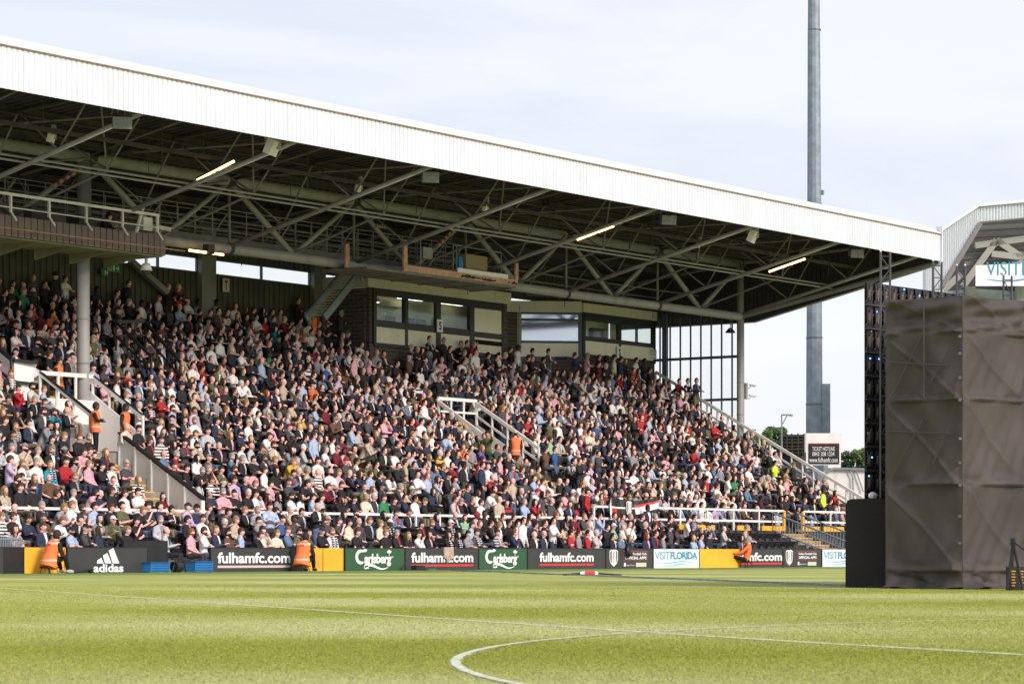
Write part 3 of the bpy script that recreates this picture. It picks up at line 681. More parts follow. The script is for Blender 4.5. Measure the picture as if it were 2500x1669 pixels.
b = MB(); b.box((148.9, TT-.25, 10.3), (149.1, TT-.1, 11.3)); b.build('camera_plate', M_greenl, GS)
cctv(w(149.35, TT-.2, 11.05+.15), a0, 'upper white security camera on the far right grey column', 0.48)
cctv(w(149.35, TT-.2, 11.05-.5), a0+.3, 'lower white security camera on the far right grey column', 0.48)
def dome():
    s_ = s_at(357, 14.5); e = empty('dome_camera', w(s_, 14.5, 13), label='white dome camera hanging below the brown slatted gantry', cat='security camera')
    z = z_at(s_, 14.5, 655); b = MB(); b.tube(w(s_, 14.5, z), w(s_, 14.5, z+1.2), .05, 8); b.tube(w(s_, 14.5, z-.1), w(s_, 14.5, z+.22), .2, 14, None, .12); b.build('housing', M_white, e, smooth=True)
    b = MB(); b.ball(w(s_, 14.5, z-.08), .16, 12, 8); b.build('dome', M_dark, e, smooth=True)
dome()
GB = empty('camera_platform', w(117, 14, 15), label='timber edged camera platform hung from the truss in front of the boxes', cat='gantry')
ps0, ps1 = s_at(989, 14), s_at(1265, 14)
b = MB(); b.box((ps0-.1, 14.0, 15.12), (ps1, 14.1, 15.45)); b.box((ps0-.12, 13.99, 15.45), (ps0+.2, 14.1, 16.7)); b.box((ps1-.25, 13.99, 15.45), (ps1+.02, 14.1, 16.35)); b.box((ps0-3.3, 15.2, 15.1), (ps0-3.0, 15.3, 16.3)); b.build('timber_edge', M_timber, GB)
b = MB(); b.box((ps0-3, 14.1, 15.0), (ps1-.05, 17, 15.12)); 
for k in range(5): b.box((ps0+.3+k*2.3, 14.15, 14.94), (ps0+.38+k*2.3, 17, 15.0))
b.build('platform_deck', mat('dark_deck', (0.20, 0.20, 0.17), 0.7, var=.2, dirt=.3), GB)
b = MB(); b.box((ps0-3.2, 15.3, 15.15), (ps0+4.5, 15.4, 15.4)); b.build('back_beam', M_greenl, GB)
b = MB()
for x in (ps0+1.8, ps0+4.6, ps0+4.9, ps1-1.0): b.tube(w(x, 14.4, 15.2), w(x, 14.4, 16.9), 0.035*K)
b.tube(w(ps0+4.6, 14.4, 16.9), w(ps1-1, 14.4, 16.85), 0.04*K); b.tube(w(ps0+2.2, 14.5, 15.2), w(ps0+4, 14.5, 16.9), 0.03*K); b.build('scaffold_rail', M_galv, GB)
b = MB(); b.box((ps0+5.6, 14.3, 15.75), (ps0+7.5, 14.9, 16.5), mat('tan_board_box', (0.33, 0.25, 0.14), .8, var=.1)); b.box((ps0+4.4, 13.94, 15.42), (ps1-1.0, 13.99, 15.65), M_print); b.box((ps0+5.0, 14.3, 15.6), (ps0+5.35, 14.4, 16.3), M_blue); b.box((ps0+2.3, 14.6, 16.0), (ps0+3.1, 14.8, 16.6), M_greenl); b.build('equipment', None, GB)
b = MB()
for k in range(26):
    x = ps0+4.6+R.random()*5.0; b.tube(w(x, 13.93+R.random()*.1, 15.3-R.random()*.1), w(x+R.uniform(-.6, .6), 13.95, 15.22+R.uniform(-.06, .16)), 0.02)
b.build('cable_tangle', M_black, GB)
# ---- lamps, speakers, floodlights under the roof
def tube_light(s_, t0_, z0_, t1_, z1_, along, label):
    e = empty('tube_light', w(s_, t0_, z0_), label=label, cat='light fitting', group='lit tube lights under the roof')
    if along: p, q = w(s_, t0_, z0_), w(s_+along, t0_, z0_)
    else: p, q = w(s_, t0_, z0_), w(s_, t1_, z1_)
    b = MB(); b.tube(p, q, 0.040, 8); b.build('lit_tube', M_lamp, e)
    b = MB(); m_ = (p+q)/2; up = Vector((0, 0, .06)); b.bar(p+up, q+up, .09, .04); b.wbox(m_+Vector((0.12, 0, 0.12)), (.14, .14, .16)); b.build('fitting', M_purlin, e)
def frame_pt(n_, t): return 18.45+(15.55-18.45)*(t-3.6)/(TT-.2-3.6)
for px_, py_, px2, py2, lab in ((482, 440, 571, 394, 'lit fluorescent tube light on the sloping roof frame nearest the photo left'), (1410, 585, 1498, 552, 'lit fluorescent tube light on the roof frame above the viewing boxes'), (1878, 663, 1965, 632, 'lit fluorescent tube light on the roof frame nearest the roof end')):
    mx_ = (px_+px2)/2; bs = min(nodes, key=lambda n_: abs(((lambda t: pxy(w(n_, t, frame_pt(n_, t)))[0])(8.3))-mx_))
    def solve(px):
        lo_, hi = 3, 16
        for _ in range(40):
            m_ = (lo_+hi)/2
            if pxy(w(bs, m_, 17))[0] > px: lo_ = m_
            else: hi = m_
        return m_
    ta, tb_ = solve(px_), solve(px2)
    tube_light(bs, ta, z_at(bs, ta, py_), tb_, z_at(bs, tb_, py2), 0, lab)
s_ = s_at(462, 15.4); tube_light(s_, 15.4, z_at(s_, 15.4, 611), 0, 0, s_at(545, 15.4)-s_, 'lit tube light below the lower truss tube beside the slatted gantry')
def speaker_cage(px_, py_, label):
    t_ = 4.6; s_ = s_at(px_, t_); z_ = z_at(s_, t_, py_); c = w(s_, t_, z_)
    e = empty('speaker', c, label=label, cat='speaker', group='grey speaker boxes hanging behind the roof fascia')
    b = MB(); b.wbox(c, (.27, .19, .17), None, -.75, .28)
    b.build('cabinet', mat('grey_speaker_cover', (0.23, 0.24, 0.29), 0.35, var=.25, vs=7), e)
    b = MB(); 
    for dx in (-.35, .35): b.tube(w(s_+dx, t_-.1, z_+.28), w(s_+dx*.8, t_-.1, z_+.75), .015); b.tube(w(s_+dx, t_+.25, z_+.28), w(s_+dx, t_, z_+.8), .015)
    b.build('cage', M_galv, e)
for p_ in ((298, 298, 'caged grey speaker under the fascia above the slatted gantry'), (1050, 431, 'caged grey speaker under the fascia left of the camera platform'), (1631, 535, 'caged grey speaker under the fascia above the corner viewing box'), (2090, 617, 'caged grey speaker under the fascia close to the roof end')): speaker_cage(*p_)
def flood(px_, py_, t_, label, sc=1.0, two=True):
    s_ = s_at(px_, t_); z_ = z_at(s_, t_, py_); e = empty('floodlight', w(s_, t_, z_), label=label, cat='floodlight')
    b = MB(); b.wbox(w(s_, t_, z_), (.26*sc, .10*sc, .2*sc), None, a0+1.3, .4); b.build('lamp_head', M_rail, e)
    b = MB(); b.wbox(w(s_+.25*sc, t_, z_+.45*sc), (.09*sc, .09*sc, .35*sc)); b.wbox(w(s_, t_, z_+.25*sc), (.16*sc, .12*sc, .1*sc)); b.build('mount', M_greenl if two else M_rail, e)
flood(664, 360, 4.6, 'white floodlight unit under the fascia above the truss middle left', 1.15)
flood(1837, 577, 4.6, 'white floodlight unit under the fascia near the roof end', 1.15)
flood(125, 338, 9.0, 'small pale lamp bracket on the roof frame at the photo left', .6)
flood(875, 460, 8.6, 'small pale lamp bracket on the third visible roof frame', .6)
flood(1185, 508, 8.6, 'small pale lamp bracket on the roof frame over the camera platform', .6)
flood(1705, 598, 8.6, 'small pale lamp bracket on the roof frame left of the last tube light', .5)
def striped(px_, py_, px2, py2, t_, label):
    e = MB(); a_ = w(s_at(px_, t_), t_, z_at(s_at(px_, t_), t_, py_)); c_ = w(s_at(px2, t_), t_, z_at(s_at(px2, t_), t_, py2)); n = 9
    for k in range(n): e.tube(a_.lerp(c_, k/n), a_.lerp(c_, (k+1)/n), 0.07, 10, mat('dull_red_wrap', (.22, .06, .045), .8) if k % 2 else mat('dull_pale_wrap', (.38, .33, .30), .8))
    e.build('striped_padding', None, label=label, cat='padding')
striped(1068, 600, 1106, 562, 14.6, 'red and white striped padding on a brace above the camera platform')
striped(128, 455, 196, 413, 15.2, 'dark red and white banded cable on the brace left of the column')
striped(918, 551, 942, 554, 15.2, 'small red and white striped padding right of the catwalk railing')
# hanging shade lamp by the glass screen
s_ = s_at(1783, 17); e = empty('pendant_lamp', w(s_, 17, 14), label='dark shaded pendant lamp hanging before the glass end screen', cat='lamp')
z_ = z_at(s_, 17, 812); b = MB(); b.tube(w(s_, 17, z_), w(s_, 17, z_+.3), .24, 14, None, .07); b.build('lamp_shade', M_black, e); b = MB(); b.tube(w(s_, 17, z_+.3), w(s_, 17, 15.3), .02); b.build('cord', M_greenl, e)
# green exit signs
def exit_sign(px_, py_, wd, ht, txt, label):
    s_ = s_at(px_, RW-.3); z_ = z_at(s_, RW-.3, py_); b = MB(); b.box((s_-wd/2, RW-.3, z_-ht/2), (s_+wd/2, RW-.26, z_+ht/2), mat('exit_green', (0.02, .22, .08), .6)); O = w(s_, RW-.3, z_)-UY*.006
    W_, H_ = wd*K, ht*K
    if txt: put_text(b, 'FIRE', O, UX, UZ, -.45*W_, .04*H_, .36*W_, .34*H_, M_print); put_text(b, 'EXIT', O, UX, UZ, -.45*W_, -.42*H_, .36*W_, .34*H_, M_print)
    ribbon(b, [(.16*W_, 0), (.42*W_, 0)], [.1*H_]*2, O, UX, UZ, M_print); ribbon(b, [(.3*W_, .28*H_), (.42*W_, 0), (.3*W_, -.28*H_)], [.1*H_]*3, O, UX, UZ, M_print); put_poly(b, [(-.02*W_, -.35*H_), (.08*W_, -.35*H_), (.08*W_, .35*H_), (-.02*W_, .35*H_)], O, UX, UZ, M_print)
    b.build('fire_exit_sign', None, label=label, cat='sign')
exit_sign(277, 654, .95, .42, True, 'green FIRE EXIT sign with white arrow on the rear wall')
exit_sign(256, 665, .5, .34, False, 'smaller green arrow sign below the FIRE EXIT sign')

# ------------------------------------------------------------------ rails and parapets
def rail_run(name, p, q, h_off, posts, m, label, mid=True, r=.05, postlen=1.35, cat='handrail', panel=None):
    e = empty(name, p, label=label, cat=cat)
    b = MB(); b.bar(p, q, r*1.7, r*2.0)
    if mid: d = Vector((0, 0, -postlen*.5*K)); b.bar(p+d, q+d, r*1.2, r*1.2)
    b.build('rail', m, e)
    for k in range(posts+1):
        c = p.lerp(q, k/posts); b = MB(); b.tube(c, c-Vector((0, 0, postlen*K)), r*.8, 8); b.build('post', m, e)
    return e
V1, V2 = VOM
ra = lambda s_, t_: w(s_, t_, F(t_)+1.42)
# left opening
rail_run('guard_rail', w(88.2, 15.9, 8.75), w(91.5, 15.9, 8.75), 0, 3, M_rail, 'white rail across the top of the left stairwell in front of the column', mid=False, r=.065)
rail_run('handrail', w(88.2, 15.9, 8.7), w(88.2, 12.85, 6.8), 0, 3, M_rail, 'white sloping handrail with black top on the left side of the left stairwell', mid=False, r=.05, postlen=1.0)
rail_run('handrail', w(91.5, 15.9, 8.7), w(91.5, 12.8, 6.8), 0, 3, M_rail, 'white sloping handrail with black top on the right side of the left stairwell', mid=False, r=.06, postlen=1.7)
for (s_, lab) in ((88.2, 'black strip capping the left handrail of the left stairwell'), (91.5, 'black strip capping the right handrail of the left stairwell')):
    b = MB(); b.bar(w(s_, 15.9, 8.79), w(s_, 12.8, 6.9), .10, .05); b.build('rail_capping', M_black, label=lab, cat='rail capping')
def parapet(name, pts, th, m, label):      # polygon in the s plane: list of (s, t, z)
    b = MB(); b.slab([w(*p) for p in pts], (th, 0, 0)); return b.build(name, m, label=label, cat='parapet wall')
parapet('parapet', [(88.1, 16.4, 6.4), (88.1, 12.8, 4.2), (88.1, 12.8, 6.1), (88.1, 16.4, 7.95)], .12, M_creamwall, 'cream sloping parapet on the left side of the left stairwell')
parapet('parapet', [(91.42, 16.2, 4.0), (91.42, 12.8, 4.0), (91.42, 12.8, 6.0), (91.42, 16.2, 8.2)], .06, M_creamwall, 'cream sloping parapet on the right side of the left stairwell')
b = MB(); b.slab([w(88.95, 11.8, 4.2), w(87.9, 6.0, 1.7), w(87.9, 6.0, 3.0), w(88.95, 11.8, 5.98)], (.12, 0, 0)); pz = b.build('parapet', M_creamwall, label='long cream parapet with black top beside the yellow edged lower left steps', cat='parapet wall')
b = MB(); b.slab([w(89.0, 11.8, 3.4), w(91.55, 12.8, 3.6), w(91.55, 12.8, 5.98), w(89.0, 11.8, 5.9)], (0, .06, 0)); b.build('return_wall', M_creamwall, pz)
b = MB(); b.bar(w(88.95, 11.85, 6.0)+Vector((.05, 0, 0)), w(87.9, 5.95, 3.02)+Vector((.05, 0, 0)), .16, .07); b.build('capping', M_black, pz)
b = MB()
for k in range(6): c = w(88.95, 11.8, 5.95).lerp(w(87.9, 6.0, 2.97), k/5); b.bar(c-Vector((.02, 0, 0)), c-Vector((.02, 0, 1.0)), .05, .05)
b.build('panel_joint', M_rail, pz)
# back wall of the opening with white boarding and signs
b = MB(); b.box((88.3, 15.75, 6.55), (91.5, 15.85, 7.65), M_white); b.box((88.3, 15.78, 6.1), (91.5, 15.85, 6.55), M_conc); b.box((88.3, 15.75, 4.7), (91.5, 15.85, 6.1), M_white)
O = w(88.3, 15.75, 5.2)-UY*.008
put_text(b, 'EXIT', O, UX, UZ, .35, .28, .75, .22, M_ink, offset=.02); put_poly(b, [(.35, .55), (1.0, .55), (1.0, .72), (.35, .72)], O, UX, UZ, mat('pale_teal_print', (0.25, .55, .5), .6))
put_text(b, 'TOILETS', O, UX, UZ, .75, -.12, 1.2, .2, M_ink, offset=.02)
b.build('stairwell_wall', None, label='white boarded wall with EXIT and TOILETS lettering inside left stairwell', cat='wall')
# black frames left of the opening
e = rail_run('black_handrail', w(86.9, 19.2, 11.15), w(86.9, 16.4, 9.3), 0, 3, M_black, 'black tubular handrail on cream panels left of the left stairwell', mid=True, r=.055, postlen=1.9)
b = MB(); b.slab([w(87.0, 19.2, 8.9), w(87.0, 16.4, 7.1), w(87.0, 16.4, 9.2), w(87.0, 19.2, 11.0)], (.06, 0, 0)); b.box((87.0, 16.3, 7.0), (88.2, 16.36, 9.2)); b.build('panel', M_creamwall, e)
b = MB(); b.bar(w(86.9, 16.25, 9.25), w(88.2, 16.1, 9.2), .1, .1); b.bar(w(86.9, 16.25, 8.3), w(88.2, 16.1, 8.25), .08, .08); b.build('cross_rail', M_black, e)
# black handrails high up on the left
sA = s_at(283, 19.5); sB = s_at(354, 19.5)
rail_run('black_handrail', w(sA, 19.5, z_at(sA, 19.5, 785)), w(sB, 19.5, z_at(sB, 19.5, 785)), 0, 3, M_black, 'black horizontal handrail among seated fans right of the grey column', r=.05)
rail_run('black_handrail', w(sB, 19.5, z_at(sB, 19.5, 786)), w(sB, 17.2, z_at(sB, 17.2, 884)), 0, 3, M_black, 'black sloping handrail descending among seated fans right of the grey column', r=.05)
rail_run('black_handrail', w(sA, 19.5, z_at(sA, 19.5, 786)), w(sA, 17.2, z_at(sA, 17.2, 870)), 0, 3, M_black, 'black sloping handrail nearest the grey column among seated fans', r=.045)
# middle opening
rail_run('guard_rail', w(117.7, 16.15, 8.95), w(121.1, 16.15, 8.95), 0, 3, M_rail, 'white guard rail across the top of the middle stairwell', r=.06)
rail_run('handrail', w(117.7, 16.1, 8.75), w(117.7, 12.7, 6.62), 0, 3, M_rail, 'white sloping handrail on the left of the middle stairwell', r=.06)
rail_run('handrail', w(121.1, 16.1, 8.8), w(121.1, 12.0, 6.3), 0, 4, M_rail, 'white sloping handrail on the right of the middle stairwell', r=.06)
b = MB(); b.box((117.8, 15.95, 4.8), (121.1, 16.05, 7.4), M_conc); b.box((117.8, 15.9, 6.3), (121.1, 15.95, 6.5), M_white); b.slab([w(121.02, 16.1, 4.2), w(121.02, 12.6, 4.2), w(121.02, 12.6, 5.6), w(121.02, 16.1, 7.7)], (.03, 0, 0), M_white); b.build('stairwell_wall', None, label='concrete and white wall inside the middle stairwell', cat='wall')
# end rail of the stand
e = rail_run('end_handrail', w(148.45, 22.25, 12.2), w(148.45, 5.5, 2.95), 0, 22, M_rail, 'long white handrail sloping down the far right end of the stand', r=.06, postlen=1.3)
b = MB(); b.bar(w(148.5, 22.25, 11.0), w(148.5, 5.5, 1.8), .12, .3); b.build('stringer', M_conc, e)
# front rails
def front_rail(s0, s1, zs, label, posts, t=5.5, drop=None, plate=False):
    e = empty('front_rail', w(s0, t, zs[0]), label=label, cat='railing')
    b = MB()
    for z in zs: b.box((s0, t-.05, z-.075), (s1, t+.03, z+.035))
    b.build('rail', M_rail, e)
    n = posts
    for k in range(n+1):
        x = s0+(s1-s0)*k/n; b = MB(); b.box((x-.05, t-.045, zs[0]-.6 if len(zs) == 1 else zs[-1]-.55), (x+.05, t+.025, zs[0]-.0755)); b.build('post', M_rail, e)
    return e
front_rail(58, s_at(507, 5.5), [2.52], 'white front rail from the photo left edge to the lower steps', 8)
x0 = s_at(633, 5.5); xm = s_at(1448, 5.5)
front_rail(x0, xm, [2.52], 'long white front rail above the middle advertising boards', 14)
front_rail(xm+.05, s_at(1580, 5.5), [3.12, 2.52], 'short double white rail beside the black and red flag', 2)
front_rail(s_at(1592, 5.5), s_at(1913, 5.5), [3.12, 2.52], 'double white rail of the raised platform above the yellow kick plates', 5)
front_rail(s_at(1962, 5.5), s_at(2090, 5.5), [3.12, 2.52], 'double white rail right of the grey steps, running behind the black cladding', 2)
for a_, c_ in ((1592, 1600), (1607, 1640), (1645, 1680), (1695, 1745), (1800, 1830), (1860, 1912), (1965, 2000), (2010, 2060)):
    b = MB(); b.box((s_at(a_, 5.4), 5.38, 1.98), (s_at(c_, 5.4), 5.44, 2.25)); b.build('kick_plate', M_yellow, label='yellow kick plate about %d cm long under the white platform rail' % round((s_at(c_, 5.4)-s_at(a_, 5.4))*K*100), cat='kick plate', group='yellow kick plates under the platform rail')
b = MB(); b.box((s_at(1913, 5.4), 5.35, 1.98), (s_at(1916, 5.4)+.02, 5.44, 3.1)); b.build('gate_post', M_yellow, label='yellow gate post left of the grey steps', cat='post')
b = MB(); b.box((s_at(1958, 5.4), 5.35, 1.98), (s_at(1961, 5.4)+.02, 5.44, 3.1)); b.build('gate_post', M_yellow, label='yellow gate post right of the grey steps', cat='post')
# grey steps
e = empty('access_steps', w(135.5, 4, 0), label='grey metal access steps with barred handrails at the far right of the seats', cat='steps')
b = MB(); n = 9
for k in range(n): b.box((134.3, 0.6+k*.53, 0.0), (136.9, 1.13+k*.53, .2+k*.2), M_conc); b.box((134.3, .585+k*.53, .16+k*.2), (136.9, .70+k*.53, .205+k*.2), M_yellow)
b.build('tread', None, e)
for s_ in (134.2, 137.0):
    b = MB(); b.tube(w(s_, 5.4, 3.0), w(s_, .5, 1.3), .035); b.tube(w(s_, 5.4, 2.0), w(s_, .5, .35), .03)
    for k in range(24): t_ = .5+k*.21; z_ = 1.3+1.7*(t_-.5)/4.9; b.tube(w(s_, t_, z_-.95), w(s_, t_, z_), .014, 5)
    b.build('handrail', M_galv, e)
b = MB(); 
for k in range(60):
    x = 137.0+k*.2; b.tube(w(x, .55, .2), w(x, .55, 1.45), .013, 5)
b.tube(w(137, .55, 1.45), w(149, .55, 1.45), .03); b.tube(w(137, .55, .25), w(149, .55, .25), .03); b.build('barrier', M_galv, label='grey barred barrier right of the access steps', cat='barrier')
b = MB()
for k in range(14):
    x = s_at(0, 0)+.02+k*.085; b.tube(w(x, .1, .1), w(x, .1, 1.25), .015, 5)
b.tube(w(x, .1, 1.25), w(x-2, .1, 1.25), .03); b.build('barrier', M_galv, label='grey barred barrier at the photo left edge', cat='barrier')
# ------------------------------------------------------------------ advertising boards
BH = 0.945
def board(p0, p1, base, label, paint=None, t=0.0, h=BH, name='advertising_board'):
    s0, s1 = s_at(p0, t), s_at(p1, t)
    e = empty(name, w(s0, t, 0), label=label, cat='advertising board')
    b = MB(); b.box((s0+.02, t, 0.01), (s1-.02, t+.08, h)); b.build('panel', base, e)
    b = MB(); b.box((s0+.0, t-.015, h), (s1, t+.09, h+.025)); b.box((s0, t-.012, 0.0), (s0+.03, t+.085, h)); b.box((s1-.03, t-.012, 0), (s1, t+.085, h)); b.build('frame', M_black, e)
    if paint:
        b = MB(); L = (s1-s0)*K; H = h*K; O = w(s0, t, 0)-UY*.006
        # coordinates measured in the photograph's own pixels along the board
        def X(px): return (s_at(px, t)-s0)*K
        paint(b, O, L, H, X); b.build('lettering', None, e)
    return e
def P_fulham(x0, x1, u0, u1, c=M_red):
    def f(b, O, L, H, X):
        put_text(b, 'fulhamfc.com', O, UX, UZ, X(x0), .36*H, X(x1)-X(x0), .46*H, M_print, offset=.030, space=1.0)
        put_poly(b, [(X(u0), .17*H), (X(u1), .17*H), (X(u1), .27*H), (X(u0), .27*H)], O, UX, UZ, c)
    return f
def P_carl(x0, x1):
    def f(b, O, L, H, X):
        a, c = X(x0), X(x1); Wd = c-a
        # big looping capital
        pts = []; ths = []
        for k in range(15):
            th = math.radians(62+k*(238/14)); pts.append((a+.13*Wd+.115*Wd*math.cos(th), .62*H+.27*H*math.sin(th))); ths.append(.045*Wd*(0.6+.9*math.sin(PI*k/14)))
        ribbon(b, pts, ths, O, UX, UZ, M_print)
        ribbon(b, [(a+.19*Wd, .88*H), (a+.24*Wd, .92*H), (a+.28*Wd, .91*H)], [.045*Wd, .05*Wd, .02*Wd], O, UX, UZ, M_print)
        put_text(b, 'arlsberg', O, UX, UZ, a+.21*Wd, .20*H, .71*Wd, .56*H, M_print, shear=.10, offset=.035, space=.95)
        ribbon(b, [(a+.93*Wd, .62*H), (a+.97*Wd, .62*H)], [.04*H]*2, O, UX, UZ, M_print)
        # hop leaf above
        for dx, dy, r_ in ((.86, .90, .035), (.825, .85, .03), (.895, .85, .03), (.86, .80, .03)):
            put_poly(b, [(a+dx*Wd-r_*Wd, dy*H), (a+dx*Wd, dy*H-.07*H), (a+dx*Wd+r_*Wd, dy*H), (a+dx*Wd, dy*H+.05*H)], O, UX, UZ, M_print)
        ribbon(b, [(a+.86*Wd, .8*H), (a+.86*Wd, .66*H)], [.015*Wd]*2, O, UX, UZ, M_print)
        # swash below
        n = 18; pts = []; ths = []
        for k in range(n):
            u = k/(n-1); pts.append((a+(.22+.62*u)*Wd, (.18+.09*math.sin(u*PI*1.9+.3)-.02*u)*H)); ths.append(.14*H*(1-u)**.8+.012)
        ribbon(b, pts, ths, O, UX, UZ, M_print)
        put_poly(b, [(a+.20*Wd, .20*H), (a+.22*Wd, .08*H), (a+.33*Wd, .10*H), (a+.30*Wd, .25*H)], O, UX, UZ, M_print)
    return f
def shield(b, O, cx, cy, wd, ht, U=UX, V=UZ, off=None):
    off = off or -UY*.003
    def sh(wd, ht):
        p = [(-.5, .42), (-.3, .5), (.3, .5), (.5, .42), (.5, -.05), (.38, -.3), (0, -.5), (-.38, -.3), (-.5, -.05)]
        return [(cx+x*wd, cy+y*ht) for x, y in p]
    put_poly(b, sh(wd, ht), O, U, V, M_print); put_poly(b, sh(wd*.84, ht*.90), O+off, U, V, M_ink)
    put_poly(b, [(cx-.27*wd, cy+.43*ht), (cx-.27*wd, cy-.31*ht), (cx, cy-.43*ht), (cx+.27*wd, cy-.31*ht), (cx+.27*wd, cy+.43*ht)], O+off*2, U, V, M_print)
    c, s_ = math.cos(math.radians(62)), math.sin(math.radians(62))
    for k, ch in enumerate('FFC'):
        y = cy+(.17-.2*k)*ht
        put_text(b, ch, O+off*3+U*(cx-.16*wd)+V*(y-.06*ht), U*.8+V*.45, V*.95, 0, 0, .32*wd, .17*ht, M_red, offset=.04)
def P_apps(x0, x1, bag=False):
    def f(b, O, L, H, X):
        a, c = X(x0), X(x1); Wd = c-a
        shield(b, O, a+.26*Wd-.10*Wd, .53*H, .17*Wd, .86*H)
        l, r_ = a+.36*Wd, a+.86*Wd
        put_poly(b, [(l, .40*H), (r_, .40*H), (r_, .90*H), (l, .90*H)], O, UX, UZ, M_red); put_poly(b, [(l+.012, .42*H), (r_-.012, .42*H), (r_-.012, .88*H), (l+.012, .88*H)], O-UY*.003, UX, UZ, M_board)
        put_text(b, 'Fulham Football Club', O-UY*.006, UX, UZ, l+.03*Wd, .69*H, .45*Wd, .13*H, M_print, offset=.02)
        put_text(b, 'OFFICIAL APPS', O-UY*.006, UX, UZ, l+.03*Wd, .47*H, .45*Wd, .15*H, M_print, offset=.03)
        put_poly(b, [(l+.01*Wd, .12*H), (l+.05*Wd, .12*H), (l+.05*Wd, .30*H), (l+.01*Wd, .30*H)], O, UX, UZ, M_print)
        put_text(b, 'App Store', O, UX, UZ, l+.06*Wd, .12*H, .17*Wd, .10*H, M_print)
        put_poly(b, [(l+.26*Wd, .09*H), (l+.48*Wd, .09*H), (l+.48*Wd, .30*H), (l+.26*Wd, .30*H)], O, UX, UZ, mat('pale_badge', (.55, .58, .45), .6))
    return f
def P_florida(x0, x1):
    def f(b, O, L, H, X):
        a, c = X(x0), X(x1); Wd = c-a
        put_text(b, 'VISIT', O, UX, UZ, a+.04*Wd, .46*H, .32*Wd, .40*H, M_teal, space=.9)
        put_text(b, 'FLORIDA', O, UX, UZ, a+.37*Wd, .46*H, .59*Wd, .40*H, M_teal, offset=.035, space=.9)
        for k, y in enumerate((.30, .20, .14)):
            pts = [(a+(.06+.06*k+(.86-.1*k)*u)*Wd, (y+.055*math.sin(u*6.6+3.4))*H) for u in [j/14 for j in range(15)]]
            ribbon(b, pts, [.006+.035*H*math.sin(PI*j/14) for j in range(15)], O, UX, UZ, mat('light_blue_print', (.22, .50, .62), .6) if k else M_teal)
    return f
def P_adidas(b, O, L, H, X):
    x0, x1 = X(228), X(301); Wd = x1-x0
    put_text(b, 'adidas', O, UX, UZ, x0, .03*H, Wd, .33*H, M_print, offset=.03, space=1.0)
    bs = .37*H
    for q in ([(.64, 0), (.86, 0), (.66, 1.02), (.50, .86)], [(.38, 0), (.60, 0), (.46, .70), (.31, .52)], [(.11, 0), (.34, 0), (.26, .38), (.12, .20)]):
        put_poly(b, [(x0+x*Wd, bs+.01*H+y*.60*H) for x, y in q], O, UX, UZ, M_print)
board(-6, 10, M_board, 'black board end at the very left edge of the photo')
board(10, 59, M_black, 'plain black board left of the first yellow panel')
def yellow(p0, p1, label, fold=None):
    s0, s1 = s_at(p0, 0), s_at(p1, 0); e = empty('yellow_gate', w(s0, 0, 0), label=label, cat='gate')
    b = MB()
    if fold is None: b.box((s0+.02, 0, 0.01), (s1-.02, .09, BH+.01))
    else:
        m_ = s0+(s1-s0)*fold
        b.slab([w(s0+.03, .0, .01), w(m_, -.45, .01), w(m_, -.45, BH), w(s0+.03, .0, BH)], (0, .06, 0)); b.slab([w(m_+.02, -.45, .01), w(s1-.03, -.02, .01), w(s1-.03, -.02, BH), w(m_+.02, -.45, BH)], (0, .06, 0))
    b.build('gate_leaf', M_yellow, e)
    b = MB(); f_ = fold or .5; m_ = s0+(s1-s0)*f_; y = -.47 if fold else -.02
    for x, y_ in ((m_, y), (s1-.06, -.05)): b.box((x-.02, y_, .02), (x+.02, y_+.03, BH-.02))
    b.build('edge_strip', mat('ochre_edge', (.62, .28, .02), .6), e)
yellow(59, 160, 'flat yellow gate panel behind the steward at far left')
board(164, 361, M_board, 'dark board with three white stripes and adidas lettering', P_adidas)
board(302, 409, M_black, 'plain black board standing behind and right of the adidas board', None, t=.55, h=1.2)
board(514, 708, M_board, 'dark fulhamfc.com board with pale pink underline, between seats and second steward', P_fulham(531, 709, 531, 709, mat('pink_print', (.62, .45, .45), .6)))
board(709, 752, M_black, 'plain black board behind the second seated steward', None, h=BH-.02)
yellow(748, 838, 'folded yellow gate right of the second seated steward', .22)
board(842, 988, M_boardg, 'first green board with white Carlsberg script, beside the folded yellow gate', P_carl(869, 963))
board(989, 1168, M_board, 'dark fulhamfc.com board with red underline between the two green boards', P_fulham(1004, 1155, 1003, 1155))
board(1169, 1287, M_boardg, 'second green board with white Carlsberg script, smaller and further right', P_carl(1186, 1269))
board(1288, 1478, M_board, 'wide dark fulhamfc.com board with red underline right of both green boards', P_fulham(1317, 1449, 1316, 1449))
board(1479, 1594, M_board, 'dark OFFICIAL APPS board with white shield crest and a black bag hanging over it', P_apps(1479, 1596))
board(1595, 1707, M_boardw, 'white VISITFLORIDA board left of the third yellow gate', P_florida(1594, 1707))
yellow(1708, 1790, 'yellow gate opened behind the reclining orange jacketed steward', .96)
board(1791, 1911, M_board, 'dark fulhamfc.com board partly hidden by the orange jacketed steward', P_fulham(1770, 1909, 1800, 1909))
board(1912, 2006, M_board, 'dark OFFICIAL APPS board with crest nearest the black cladding', P_apps(1911, 2008))
board(2007, 2125, M_boardw, 'white VISITFLORIDA board cut off by the black cladding', P_florida(2007, 2110))
